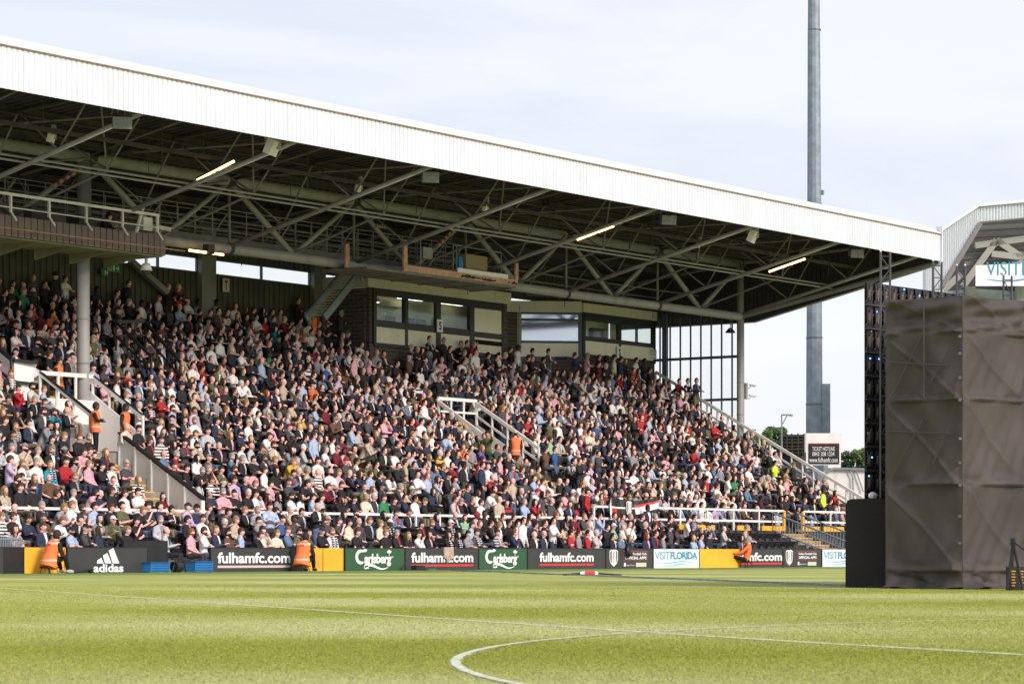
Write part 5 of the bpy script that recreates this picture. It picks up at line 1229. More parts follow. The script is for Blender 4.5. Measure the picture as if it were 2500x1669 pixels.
tree(1830, 1110, 1055, 46, 245, 'small tree top nearest the far grey column', 8, sparse=.7)
tree(2130, 1180, 1105, 60, 238, 'green tree half hidden behind the video wall', 9)
# ------------------------------------------------------------------ standing grass blades on the nearer pitch (numpy, one object)
rg = np.random.default_rng(5)
def blade_field(n, Y0, Y1, name, wdt, ht):
    # positions spread evenly over the wedge of ground the visitor sees and its surroundings
    Yv = np.sqrt(rg.uniform(Y0**2, Y1**2, n)); half = Yv*0.215+0.8; Xv = rg.uniform(-1, 1, n)*half
    gx = Xv*SN+Yv*CS; gy = -Xv*CS+Yv*SN
    h = rg.uniform(.6, 1.15, n)*ht; a = rg.uniform(0, 2*PI, n); ca, sa_ = np.cos(a)*wdt/2, np.sin(a)*wdt/2; lx, ly = rg.normal(0, .35, n)*h, rg.normal(0, .35, n)*h
    V = np.empty((n, 3, 3), dtype=np.float32)
    V[:, 0] = np.stack([gx-ca, gy-sa_, np.zeros(n)], 1); V[:, 1] = np.stack([gx+ca, gy+sa_, np.zeros(n)], 1); V[:, 2] = np.stack([gx+lx, gy+ly, h], 1)
    onl = np.abs(np.hypot(gx-ux, gy-uy)-rad) < .03
    for i in range(len(hp)-1):
        p, q = hp[i], hp[i+1]; dx, dy = q.x-p.x, q.y-p.y; L2 = dx*dx+dy*dy
        t = np.clip(((gx-p.x)*dx+(gy-p.y)*dy)/L2, 0, 1); onl |= np.hypot(gx-p.x-t*dx, gy-p.y-t*dy) < .042
    me = bpy.data.meshes.new(name); me.vertices.add(3*n); me.vertices.foreach_set('co', V.ravel()); me.loops.add(3*n); me.loops.foreach_set('vertex_index', np.arange(3*n, dtype=np.int32))
    me.polygons.add(n); me.polygons.foreach_set('loop_start', np.arange(0, 3*n, 3, dtype=np.int32)); me.materials.append(M_grass); me.materials.append(M_line)
    me.polygons.foreach_set('material_index', onl.astype(np.int32)); me.update(calc_edges=True)
    o = bpy.data.objects.new(name, me); COL.objects.link(o); tag(o, 'short mown grass blades of the pitch in the foreground', 'grass', kind='stuff')
nA, nB, nC = 430000, 270000, 240000
blade_field(nA, 8.5, 17, 'grass', .0040, .010)
blade_field(nB, 17, 30, 'grass', .006, .010)
blade_field(nC, 30, 46, 'grass', .008, .010)
# ------------------------------------------------------------------ people
class G:
    def __init__(s): s.v = []; s.f = []
    def add(s, v, f):
        b = len(s.v); s.v += [Vector(x) for x in v]; s.f += [tuple(b+k for k in q) for q in f]
    def xf(s, M): s.v = [M @ x for x in s.v]; return s
def g_tube(g, P, rs, n):
    P = [Vector(p) for p in P]; rings = []; prev = None
    for i, p in enumerate(P):
        d = (P[min(i+1, len(P)-1)]-P[max(i-1, 0)]).normalized()
        u = d.orthogonal() if prev is None else prev-d*prev.dot(d)
        u.normalize(); prev = u; v = d.cross(u)
        rings.append([p+(u*math.cos(2*PI*k/n)+v*math.sin(2*PI*k/n))*rs[i] for k in range(n)])
    d0 = (P[0]-P[1]).normalized()*rs[0]*.7; d1 = (P[-1]-P[-2]).normalized()*rs[-1]*.7
    vs = [P[0]+d0] + [x for r in rings for x in r] + [P[-1]+d1]; m = len(P)
    fs = [(0, 1+(k+1) % n, 1+k) for k in range(n)]
    for i in range(m-1):
        a = 1+i*n; fs += [(a+k, a+(k+1) % n, a+n+(k+1) % n, a+n+k) for k in range(n)]
    a = 1+(m-1)*n; fs += [(a+k, a+(k+1) % n, len(vs)-1) for k in range(n)]
    g.add(vs, fs)
def g_rings(g, R_, n):       # list of (cx, cy, cz, rx, ry)
    vs = [Vector((R_[0][0], R_[0][1], R_[0][2]-.02))]
    for (x, y, z, rx, ry) in R_:
        for k in range(n):
            t = 2*PI*k/n; c, s_ = math.cos(t), math.sin(t)
            vs.append(Vector((x+rx*c, y+ry*s_, z)))
    vs.append(Vector((R_[-1][0], R_[-1][1], R_[-1][2]+.015))); m = len(R_)
    fs = [(0, 1+(k+1) % n, 1+k) for k in range(n)]
    for i in range(m-1):
        a = 1+i*n; fs += [(a+k, a+(k+1) % n, a+n+(k+1) % n, a+n+k) for k in range(n)]
    a = 1+(m-1)*n; fs += [(a+k, a+(k+1) % n, len(vs)-1) for k in range(n)]
    g.add(vs, fs)
def head_pt(ph, th, sc=1.0):
    x, y, z = math.sin(ph)*math.cos(th), math.sin(ph)*math.sin(th), math.cos(ph)
    X, Y, Z = .083*x, .106*y, .128*z
    if z < -.1: q = min(1, (-z-.1)/.9); X *= 1-.34*q; Y = Y*(1-.30*q) - .012*q*(1 if y < .3 else 0)
    if y < -.5 and abs(x) < .25 and -.45 < z < .12: Y -= .020*(1-abs(x)/.25)*(1-abs(z+.25)/.4 if abs(z+.25) < .4 else 0)
    if y < -.5 and .15 < abs(x) < .55 and -.05 < z < .25: Y += .007
    return Vector((X*sc, Y*sc, Z*sc))
def g_head(g, n, m, sc=1.0, keep=None, add=None):
    vs = []; 
    for j in range(m+1):
        for k in range(n):
            p = head_pt(PI*min(max(j/m, .002), .998), 2*PI*k/n, sc); vs.append(add(p) if add else p)
    fs = []
    for j in range(m):
        for k in range(n):
            f = (j*n+k, (j+1)*n+k, (j+1)*n+(k+1) % n, j*n+(k+1) % n)
            c = sum((vs[q] for q in f), Vector())/4
            if keep is None or keep(c): fs.append(f)
    g.add(vs, fs)
def hair_geo(kind, n=12, m=10):
    g = G()
    if kind in ('short', 'long', 'beanie', 'cap'):
        if kind == 'short': g_head(g, n, m, 1.09, lambda c: c.z > .052 or (c.z > .005 and c.y > -.045) or (c.y > .01 and c.z > -.08), lambda p: p+Vector((0, .004, .012 if p.z > .05 else 0)))
        if kind == 'long':
            g_head(g, n, m, 1.13, lambda c: c.z > .07 or (c.y > -.05 and c.z > -.1), lambda p: p+Vector((0, .008, .006)))
            g_rings(g, [(0, .055, -.24, .070, .035), (0, .055, -.16, .088, .05), (0, .05, -.06, .092, .065), (0, .03, .04, .08, .08)], n)
            for sg in (-1, 1): g_tube(g, [(sg*.072, -.015, .05), (sg*.086, -.03, -.06), (sg*.082, -.04, -.2)], [.03, .034, .024], 6)
        if kind == 'cap':
            g_head(g, n, m, 1.12, lambda c: c.z > .035, lambda p: p+Vector((0, .002, .006)))
            g.add([(-.065, -.085, .045), (.065, -.085, .045), (.055, -.175, .028), (-.055, -.175, .028), (-.065, -.085, .055), (.065, -.085, .055), (.055, -.175, .036), (-.055, -.175, .036)], [(3, 2, 1, 0), (4, 5, 6, 7), (0, 1, 5, 4), (1, 2, 6, 5), (2, 3, 7, 6), (3, 0, 4, 7)])
        if kind == 'beanie': g_head(g, n, m, 1.14, lambda c: c.z > .02 or (c.y > .02 and c.z > -.02), lambda p: p+Vector((0, .004, .02 if p.z > .06 else 0)))
    if kind == 'bald': g_head(g, n, m, 1.045, lambda c: c.y > .005 and -.06 < c.z < .035)
    return g
def beard_geo(n=14, m=12): g = G(); g_head(g, n, m, 1.06, lambda c: c.z < -.045 and c.y < -.01); return g
def face_geo():
    g = G()
    for sg in (-1, 1):
        for (x, y, z, a, b_, c) in ((.031, -.086, .016, .015, .010, .007), (.032, -.094, .036, .020, .008, .005)):
            vs = []; h = G(); mb = MB(); mb.ball((sg*x, y, z), 1.0, 6, 4, None, (a, b_, c)); g.add(mb.v, mb.f)
    mb = MB(); mb.ball((0, -.090, -.052), 1.0, 8, 4, None, (.026, .010, .006)); g.add(mb.v, mb.f)
    return g
def pose_spec(name):
    st = name.startswith('stand'); h = .90 if st else .50
    P = dict(st=st, h=h, yaw=.15, pitch=0.0, lean=0.0)
    sh = h+.475
    E = {}
    if name.endswith('lap'): E = {1: ((.24, -.02, .20), (.07, -.22, .07)), -1: ((-.24, -.02, .20), (-.05, -.20, .08))}
    if name.endswith('cross'): E = {1: ((.25, -.10, .25), (-.10, -.235, .27)), -1: ((-.25, -.10, .24), (.11, -.215, .23))}
    if name.endswith('chin'): E = {1: ((.20, -.22, .24), (.035, -.185, .50)), -1: ((-.24, -.10, .23), (.12, -.22, .22))}
    if name.endswith('chinr'): E = {-1: ((-.20, -.20, .24), (-.03, -.19, .49)), 1: ((.24, -.08, .22), (-.08, -.25, .17))}
    if name.endswith('lean'): P['lean'] = .42; E = {1: ((.20, -.34, .14), (.03, -.50, .28)), -1: ((-.20, -.34, .14), (-.02, -.49, .26))}
    if name.endswith('clasp'): P['lean'] = .12; E = {1: ((.24, -.16, .17), (.04, -.36, .16)), -1: ((-.24, -.16, .17), (-.03, -.37, .15))}
    if name.endswith('bow'): P['lean'] = .34; E = {1: ((.24, -.22, .15), (.06, -.42, .10)), -1: ((-.24, -.22, .15), (-.05, -.42, .10))}
    if name.endswith('phone'): P['pitch'] = -.35; E = {1: ((.23, -.10, .2), (.05, -.32, .27)), -1: ((-.23, -.10, .2), (-.05, -.32, .27))}
    if name.endswith('down'): E = {1: ((.24, .03, .20), (.23, -.05, -.04)), -1: ((-.24, .03, .20), (-.22, -.08, -.03))}
    if name.endswith('point'): E = {1: ((.30, -.22, .42), (.36, -.42, .60)), -1: ((-.24, .0, .2), (-.20, -.16, .03))}
    if name.endswith('recline'): P['lean'] = -.16; E = {1: ((.26, -.20, .22), (.20, -.50, .20)), -1: ((-.26, -.20, .22), (-.22, -.52, .12))}
    P['E'] = E; return P
def build_pose(name, lod, yaw):
    P = pose_spec(name); h = P['h']; n = 12 if lod else 7; seg = {}
    ln = P['lean']; RL = Matrix.Translation((0, 0, h)) @ Matrix.Rotation(ln, 4, 'X') @ Matrix.Translation((0, 0, -h))
    tors = [(0, .0, h-.06, .165, .125), (0, .01, h+.05, .165, .122), (0, .02, h+.20, .150, .112), (0, .01, h+.34, .172, .122), (0, .01, h+.44, .195, .108), (0, .015, h+.50, .165, .09), (0, .01, h+.54, .085, .07)]
    sh = {s_: RL @ Vector((s_*.175, .01, h+.455)) for s_ in (1, -1)}
    el = {s_: Vector(P['E'][s_][0])+Vector((0, 0, h)) for s_ in (1, -1)}; wr = {s_: Vector(P['E'][s_][1])+Vector((0, 0, h)) for s_ in (1, -1)}
    body = G(); top = G(); legs = G(); shoes = G(); short = G()
    if lod:
        t = G(); g_rings(t, [(x, y, z, rx-.02, ry-.02) for x, y, z, rx, ry in tors], n); t.xf(RL); body.add(t.v, t.f)
    t = G(); g_rings(t, tors, n+2); t.xf(RL)
    t.v = [v+Vector((0, -.018*math.sin(PI*max(0, min(1, (v.z-h)/.3))) if v.y < 0 else 0, 0)) for v in t.v]; top.add(t.v, t.f); short.add(t.v, t.f)
    neck = RL @ Vector((0, .005, h+.50)); hc = RL @ Vector((0, -.02, h+.675)); 
    g_tube(body, [neck, hc-Vector((0, -.015, .06))], [.06, .055], n)
    HM = Matrix.Translation(hc) @ Matrix.Rotation(yaw, 4, 'Z') @ Matrix.Rotation(P['pitch']-ln*.15, 4, 'X')
    hg = G(); g_head(hg, 18 if lod else 9, 14 if lod else 7)
    if lod:
        for sg in (-1, 1): mb = MB(); mb.ball((sg*.08, .008, -.005), 1, 6, 5, None, (.010, .022, .034)); hg.add(mb.v, mb.f)
    hg.xf(HM); body.add(hg.v, hg.f)
    for s_ in (1, -1):
        m1 = sh[s_].lerp(el[s_], .5)
        g_tube(top, [sh[s_], m1, el[s_], el[s_].lerp(wr[s_], .5), wr[s_].lerp(el[s_], .06)], [.072, .062, .052, .046, .038], n-2 if lod else 6)
        g_tube(short, [sh[s_], sh[s_].lerp(el[s_], .45), sh[s_].lerp(el[s_], .75)], [.073, .066, .064], n-2 if lod else 6)
        if lod: g_tube(body, [sh[s_], m1, el[s_], el[s_].lerp(wr[s_], .5), wr[s_]], [.055, .048, .042, .036, .026], n-2)
        d = (wr[s_]-el[s_]).normalized(); up = Vector((0, 0, 1)); sd = d.cross(up).normalized() if abs(d.z) < .95 else Vector((1, 0, 0)); nn = sd.cross(d)
        if lod:
            g_tube(body, [wr[s_], wr[s_]+d*.05, wr[s_]+d*.085], [.026, .034, .03], 8)
            for k in range(4):
                o = sd*(k-1.5)*.019; L = (.065, .078, .074, .058)[k]
                a_ = wr[s_]+d*.085+o; g_tube(body, [a_-d*.02, a_+d*L*.5, a_+d*L*.8-nn*.022], [.0105, .0098, .0085], 6)
            a_ = wr[s_]+d*.03-sd*s_*.03; g_tube(body, [a_, a_+d*.035-sd*s_*.022, a_+d*.065-sd*s_*.024-nn*.01], [.012, .0105, .009], 6)
        else: g_tube(body, [wr[s_], wr[s_]+d*.06, wr[s_]+d*.15-nn*.02], [.030, .042, .024], 5)
        if P['st']:
            K_ = [(s_*.095, .0, h-.02), (s_*.10, -.015, h-.42), (s_*.11, .01, .09)]; rr = [.095, .065, .048]
        elif name.endswith('recline'): K_ = [(s_*.09, -.02, h-.03), (s_*.13, -.42, h+.08), (s_*.12, -.80, .27)]; rr = [.092, .066, .048]
        elif name.endswith('bow'): K_ = [(s_*.09, .02, h-.03), (s_*.15, -.36, h+.13), (s_*.13, -.46, h-.16)]; rr = [.092, .068, .048]
        else: K_ = [(s_*.09, .02, h-.03), (s_*.125, -.43, h-.01), (s_*.115, -.44, .10)]; rr = [.092, .068, .048]
        K_ = [Vector(q) for q in K_]
        pts = [K_[0], K_[0].lerp(K_[1], .5), K_[1], K_[1].lerp(K_[2], .5), K_[2]]
        g_tube(legs, pts, [rr[0], (rr[0]+rr[1])/2, rr[1], .062, rr[2]], n-2 if lod else 6)
        if lod: g_tube(body, pts, [r_-.015 for r_ in (rr[0], (rr[0]+rr[1])/2, rr[1], .058, rr[2])], 8)
        f0 = K_[2]+Vector((0, .04, -.045)); g_tube(shoes, [f0, f0+Vector((0, -.12, .0)), f0+Vector((0, -.21, -.012))], [.043, .045, .035], n-2 if lod else 5)
        if lod: g_tube(body, [K_[2], f0+Vector((0, -.05, 0)), f0+Vector((0, -.16, -.01))], [.034, .03, .024], 6)
    t = G(); g_rings(t, [(0, .0, h-.10, .15, .12), (0, .0, h-.02, .168, .13), (0, .0, h+.07, .160, .122)], n); legs.add(t.v, t.f)
    seg = dict(body=body, top=top, short=short, legs=legs, shoes=shoes)
    # shirt front
    sf = G(); vs = []; N_ = 7
    for k in range(N_):
        z = h+.16+.36*k/(N_-1); wv = .022+.045*(k/(N_-1))
        ry = np.interp(z, [h+.2, h+.34, h+.44, h+.50, h+.54], [.130, .140, .122, .098, .078])
        for x in (-wv, 0, wv): vs.append(RL @ Vector((x, .012-ry-.008+abs(x)*.25-(.010 if z < h+.35 else 0), z)))
    sf.add(vs, [(3*k+j, 3*k+j+1, 3*k+j+4, 3*k+j+3) for k in range(N_-1) for j in range(2)]); seg['shirt'] = sf
    for kd in ('short', 'long', 'cap', 'beanie', 'bald'):
        g = hair_geo(kd, *((16, 12) if lod else (8, 6))); g.xf(HM); seg['hair_'+kd] = g
    if lod:
        g = face_geo(); g.xf(HM); seg['face'] = g; g = beard_geo(); g.xf(HM); seg['beard'] = g
        bw_ = name.endswith('bow'); v = G(); tv = [(x, y, z, rx+.024+(.025 if bw_ and z < h+.1 else 0), ry+.034+(.03 if bw_ and z < h+.1 else 0)) for x, y, z, rx, ry in tors]; g_rings(v, [(0, 0, h-.12, .225 if bw_ else .19, .20 if bw_ else .165)]+tv, 16); v.xf(RL); seg['vest'] = v
        sc_ = G()
        g_tube(sc_, [RL @ Vector(q) for q in ((-.07, -.14, h+.16), (-.075, -.145, h+.34), (-.085, -.08, h+.51), (-.04, .06, h+.545), (.04, .06, h+.545), (.085, -.08, h+.51), (.075, -.145, h+.34), (.07, -.14, h+.2))], [.03, .032, .034, .034, .034, .034, .032, .03], 8); seg['scarf'] = sc_
    return seg
def to_mesh(name, g, mats, remesh=None, smooth=True):
    me = bpy.data.meshes.new(name); me.from_pydata([tuple(v) for v in g.v], [], g.f); me.update()
    if remesh:
        o = bpy.data.objects.new('tmp', me); COL.objects.link(o); m = o.modifiers.new('r', 'REMESH'); m.mode = 'VOXEL'; m.voxel_size = remesh
        sm = o.modifiers.new('s', 'SMOOTH'); sm.factor = .5; sm.iterations = 2
        dg = bpy.context.evaluated_depsgraph_get(); m2 = bpy.data.meshes.new_from_object(o.evaluated_get(dg)); bpy.data.objects.remove(o); bpy.data.meshes.remove(me); me = m2; me.name = name
    me.materials.clear()
    for m in mats: me.materials.append(m)
    me.polygons.foreach_set('use_smooth', [smooth]*len(me.polygons)); me.update(); return me
def stripe_mat(name, c2, freq, axis=2):
    m = mat(name, (.5, .5, .5), .85, objcol=True, var=.2, vs=9); t = m.node_tree; b = t.nodes['Principled BSDF']; src = b.inputs['Base Color'].links[0].from_socket
    g = N(t, 'ShaderNodeTexCoord'); sp = N(t, 'ShaderNodeSeparateXYZ'); t.links.new(g.outputs['Object'], sp.inputs[0])
    mu = N(t, 'ShaderNodeMath', operation='MULTIPLY'); mu.inputs[1].default_value = freq; t.links.new(sp.outputs[axis], mu.inputs[0])
    fr = N(t, 'ShaderNodeMath', operation='FRACT'); t.links.new(mu.outputs[0], fr.inputs[0]); gt_ = N(t, 'ShaderNodeMath', operation='GREATER_THAN'); gt_.inputs[1].default_value = .55; t.links.new(fr.outputs[0], gt_.inputs[0])
    mx = N(t, 'ShaderNodeMix', data_type='RGBA'); mx.inputs[7].default_value = (*c2, 1); t.links.new(gt_.outputs[0], mx.inputs[0]); t.links.new(src, mx.inputs[6]); t.links.new(mx.outputs[2], b.inputs['Base Color']); return m
M_striped = stripe_mat('black_striped_cloth', (.02, .02, .025), 11)
M_scarf = stripe_mat('striped_scarf_wool', (.7, .7, .7), 14)
POSES = ['sit_lap', 'sit_cross', 'sit_chin', 'sit_chinr', 'sit_lean', 'sit_clasp', 'sit_phone', 'stand_cross', 'stand_down', 'stand_point', 'sit_recline', 'sit_bow']
YAWS = {'sit_lap': .25, 'sit_cross': -.15, 'sit_chin': .35, 'sit_chinr': .1, 'sit_lean': .3, 'sit_clasp': .0, 'sit_phone': -.1, 'stand_cross': .15, 'stand_down': .2, 'stand_point': .5, 'sit_recline': .1, 'sit_bow': .2}
FARG = {}; 
for p_ in POSES: FARG[p_] = [build_pose(p_, False, YAWS[p_]), build_pose(p_, False, YAWS[p_]-.5)]
_near = {}
def near_mesh(pose, var, key, m):
    k = (pose, var, key, m.name)
    if k in _near: return _near[k]
    if (pose, var) not in _near: _near[(pose, var)] = build_pose(pose, True, YAWS[pose]-(.45 if var else 0))
    g = _near[(pose, var)][key]
    rm = {'body': .011, 'top': .019, 'short': .019, 'legs': .024, 'shoes': .022, 'vest': .022}.get(key)
    base = (pose, var, key)
    if base in _near and base != k: me = _near[base].copy(); me.materials.clear(); me.materials.append(m)
    else: me = to_mesh(key, g, [m], rm); _near[base] = me
    _near[k] = me; return me
SK = [(.82, .49, .41), (.78, .45, .37), (.72, .41, .33), (.80, .45, .40), (.54, .30, .21), (.12, .065, .045)]
SKW = [5, 5, 4, 4, 1.5, .9]
CC = {'black': (.028, .027, .031), 'navy': (.036, .043, .08), 'charcoal': (.075, .073, .08), 'white': (.78, .76, .74), 'grey': (.27, .27, .29), 'red': (.42, .03, .04),
      'maroon': (.17, .02, .035), 'light blue': (.38, .48, .66), 'pink': (.68, .38, .44), 'beige': (.50, .42, .32), 'olive': (.12, .13, .065), 'blue': (.04, .11, .30), 'brown': (.14, .08, .05),
      'yellow': (.65, .40, .06), 'teal': (.02, .30, .40), 'denim blue': (.13, .20, .31), 'lilac': (.52, .42, .60), 'orange': (.60, .17, .06), 'purple': (.20, .10, .42), 'green': (.04, .24, .10), 'lime': (.60, .78, .06), 'cream': (.66, .60, .48), 'pale green': (.25, .52, .32), 'light grey': (.48, .49, .51)}
CW = {'black': 34, 'navy': 15, 'charcoal': 14, 'white': 16.5, 'grey': 5, 'red': 1.7, 'maroon': 2.2, 'light blue': 4.6, 'pink': 2.8, 'beige': 3.5, 'olive': 3.4, 'blue': 1.2, 'brown': 3, 'yellow': .3, 'teal': .3, 'denim blue': 2.6, 'lilac': .7, 'orange': .25, 'purple': .2, 'green': .3, 'cream': 2, 'light grey': 3}
HC = {'dark': (.022, .016, .013), 'brown': (.06, .035, .02), 'fair': (.28, .18, .08), 'grey': (.30, .29, .28), 'white': (.55, .54, .52), 'ginger': (.22, .08, .03)}
HW = {'dark': 10, 'brown': 9, 'fair': 2.6, 'grey': 2.6, 'white': .8, 'ginger': .8}
LEG = [(.028, .03, .04), (.04, .05, .09), (.03, .03, .032), (.10, .14, .22), (.05, .05, .055), (.22, .18, .13)]
def wch(d): return R.choices(list(d.keys()), list(d.values()))[0]
def make_spec(**kw):
    sp = dict(skin=R.choices(SK, SKW)[0], col=wch(CW), hairc=wch(HW), hair=R.choices(['short', 'long', 'cap', 'beanie', 'bald'], [66, 18, 6, 1.0, 8])[0], sleeve=R.random() < .72,
              pose=R.choices(POSES[:7], [30, 24, 9, 8, 10, 13, 4])[0], leg=R.choice(LEG), var=int(R.random() < .45), shirt=None, beard=False, stripe=False, scarf=False, vest=False)
    if sp['hair'] == 'bald': sp['hairc'] = R.choice(['grey', 'white', 'brown'])
    if sp['hair'] == 'long' and sp['hairc'] in ('grey', 'white'): sp['hairc'] = R.choice(['fair', 'brown', 'dark'])
    sp.update(kw)
    if 'hair' not in kw and sp['skin'] == SK[5]: sp['hair'] = R.choice(['short', 'short', 'cap']); sp['hairc'] = 'dark'
    if sp['hair'] in ('cap', 'beanie'): sp['hatc'] = R.choice(['navy', 'black', 'black', 'grey', 'white', 'red', 'olive', 'beige'])
    if sp['col'] in ('black', 'navy', 'charcoal', 'grey', 'brown', 'olive', 'denim blue', 'beige', 'light grey') and sp['sleeve'] and R.random() < .6 and 'shirt' not in kw: sp['shirt'] = R.choice(['white', 'white', 'light blue', 'grey', 'red', 'pink', 'white', 'black', 'cream'])
    if sp['shirt'] == sp['col']: sp['shirt'] = None
    if sp['hair'] in ('short', 'cap', 'bald') and R.random() < .24 and 'beard' not in kw: sp['beard'] = True
    if 'stripe' not in kw and sp['col'] in ('white', 'grey', 'light grey', 'red') and R.random() < .10: sp['stripe'] = True
    if 'scarf' not in kw and sp['col'] in ('black', 'navy', 'charcoal', 'white') and R.random() < .06: sp['scarf'] = True
    return sp
HINTS = [(73, 1179, 'blue', {}), (191, 1130, 'pink', {'pose': 'sit_lean', 'hair': 'short'}), (322, 1161, 'lilac', {'pose': 'sit_lean'}), (345, 1200, 'white', {'stripe': True, 'hair': 'long', 'hairc': 'fair'}), (379, 1215, 'denim blue', {'hair': 'bald'}), (311, 1218, 'white', {}),
 (218, 1272, 'light blue', {'hair': 'short'}), (36, 1288, 'black', {}), (393, 1308, 'light grey', {}), (490, 1308, 'white', {'sleeve': False}), (525, 1308, 'brown', {'skin': SK[5], 'hair': 'short', 'beard': True}), (558, 1228, 'pink', {'hair': 'short'}), (604, 1257, 'black', {'hair': 'short', 'hairc': 'white', 'shirt': None}),
 (658, 1268, 'grey', {'shirt': None}), (703, 1293, 'beige', {'hair': 'short', 'hairc': 'white'}), (490, 1142, 'white', {}), (425, 1121, 'black', {'hair': 'long', 'hairc': 'dark', 'shirt': None}), (454, 1118, 'charcoal', {'shirt': 'red'}), (476, 1086, 'white', {'scarf': True, 'hair': 'cap'}), (801, 1193, 'white', {'sleeve': False, 'hair': 'bald'}),
 (388, 1010, 'red', {}), (776, 1043, 'red', {'skin': SK[5]}), (740, 1055, 'yellow', {}), (658, 889, 'green', {'skin': SK[5]}), (662, 832, 'teal', {}), (374, 908, 'blue', {}), (490, 932, 'red', {}), (138, 789, 'orange', {}), (77, 757, 'orange', {}), (372, 714, 'lime', {}), (136, 657, 'navy', {}),
 (1070, 1143, 'yellow', {'stripe': True, 'hair': 'short', 'hairc': 'white'}), (1174, 1114, 'purple', {}), (1358, 1122, 'blue', {}), (1344, 1097, 'pale green', {}), (1300, 1282, 'blue', {}), (1512, 1318, 'pale green', {}), (943, 1247, 'green', {}), (1131, 1304, 'pale green', {}), (972, 1193, 'white', {}),
 (1422, 1068, 'white', {}), (1304, 1222, 'white', {}), (864, 1222, 'red', {}), (1419, 1250, 'red', {}), (1404, 1318, 'orange', {}), (1437, 1315, 'white', {'hair': 'bald'}), (1034, 985, 'red', {'hair': 'bald'}), (1569, 1014, 'red', {}), (1891, 1157, 'lime', {'hair': 'short'}), (1682, 1134, 'red', {}), (1868, 1226, 'navy', {'stripe': True}),
 (1730, 1145, 'white', {}), (1895, 1122, 'white', {}), (1998, 1199, 'light grey', {}), (1749, 1318, 'light grey', {}), (1680, 1318, 'black', {'hair': 'beanie'}), (1670, 1213, 'white', {}), (275, 1168, 'white', {}), (28, 1189, 'black', {}), (100, 1195, 'navy', {'shirt': 'blue'}), (300, 1046, 'grey', {}), (610, 1180, 'pink', {}), (655, 1120, 'beige', {}),
 (130, 1215, 'olive', {}), (70, 1212, 'yellow', {}), (110, 1212, 'brown', {}), (105, 1160, 'teal', {'hair': 'long', 'hairc': 'fair', 'scarf': True}), (170, 1170, 'grey', {}), (265, 910, 'lilac', {}), (330, 870, 'pink', {}), (290, 955, 'white', {}), (85, 1045, 'white', {}), (18, 1120, 'white', {}), (700, 1165, 'yellow', {}), (735, 1160, 'yellow', {'hair': 'long'}), (1000, 1130, 'light blue', {}), (1110, 1180, 'red', {})]
hint_used = [False]*len(HINTS)
# seats and who sits where
cand = []; empties = []
def ok_frame(v, hgt=.7):
    px, py, Y = pxy(v+Vector((0, 0, hgt))); return -25 < px < 2075 and py < 1352, px, py, Y
for row in range(-NL, NU):
    if row < 0: t = .45+(row+NL)*PL+.78; fl = -.45+.45*(row+NL)
    else: t = 5.6+row*PR+.72; fl = 1.6+.56*PR*row
    s_ = 56.0+(row % 2)*.42
    endS = (134.0 if row < 0 else 147.9) if t < 22.2 else 119.0
    while s_ < endS:
        s = s_; s_ += .745
        bad = False
        if row >= 0:
            if (86.1 < s < 88.5+.08*max(0,t-6)) and t < 12.9: bad = True
            for (a_, b_, c_, d_) in VOM:
                if a_-.3 < s < b_+.35 and c_-.4 < t < d_+.4: bad = True
            if 118.2 < s < 120.8 and 8.5 < t < 13: bad = True
            if 89.0 < s < 90.5 and t > 16: bad = True
            if 119.5 < s < 120.9 and t > 16: bad = True
            if 104.2 < s < 105.4 or 134.2 < s < 135.4: bad = True
            if abs(s-91.1) < .6 and abs(t-16.1) < .8: bad = True
            if 86.6 < s < 88.4 and 15.8 < t < 19.5: bad = True
        v = w(s, t, fl); ok, px, py, Y = ok_frame(v)
        if bad or not ok: continue
        occ = .93
        if row < 0:
            occ = .82
            if s > 122: occ = .55
            if s > 125.5: occ = .05
            if px < 130 and row < -2: occ = .4
            if 395 < px < 475 and row == -NL: occ = 0.0
        else:
            if s > 134 and row < 3: occ = .55
            if s > 140 and row < 6: occ = .45+.07*row
            if s > 144: occ = min(occ, .6)
            if row >= 15 and s > 119: occ = 0
            if row == NU-1: occ = .8
        if row == 14 and s > 120: st_ = R.random() < .25
        else: st_ = R.random() < (.008 if row < NU-1 else .4)
        (cand if R.random() < occ else empties).append([Y, s, t, fl, row, px, py, st_])
cand.sort(key=lambda c: c[0])
RB_NEAR = 289
ordw = ['first', 'second', 'third', 'fourth', 'fifth', 'sixth', 'seventh', 'eighth', 'ninth', 'tenth', 'eleventh', 'twelfth', 'thirteenth', 'fourteenth', 'fifteenth', 'sixteenth', 'seventeenth', 'eighteenth', 'nineteenth', 'twentieth']
specs = []
for c in cand:
    Y, s, t, fl, row, px, py, st_ = c
    best = None
    for i, (hx, hy, hcol, kw) in enumerate(HINTS):
        if hint_used[i]: continue
        d = math.hypot(px-hx, py-hy)
        if d < 17 and (best is None or d < best[0]): best = (d, i)
    kw = {}
    if best: i = best[1]; hint_used[i] = True; kw = dict(HINTS[i][3]); kw['col'] = HINTS[i][2]; kw.setdefault('scarf', False); kw.setdefault('stripe', False)
    if st_: kw['pose'] = R.choice(['stand_cross', 'stand_cross', 'stand_down'])
    specs.append(make_spec(**kw))
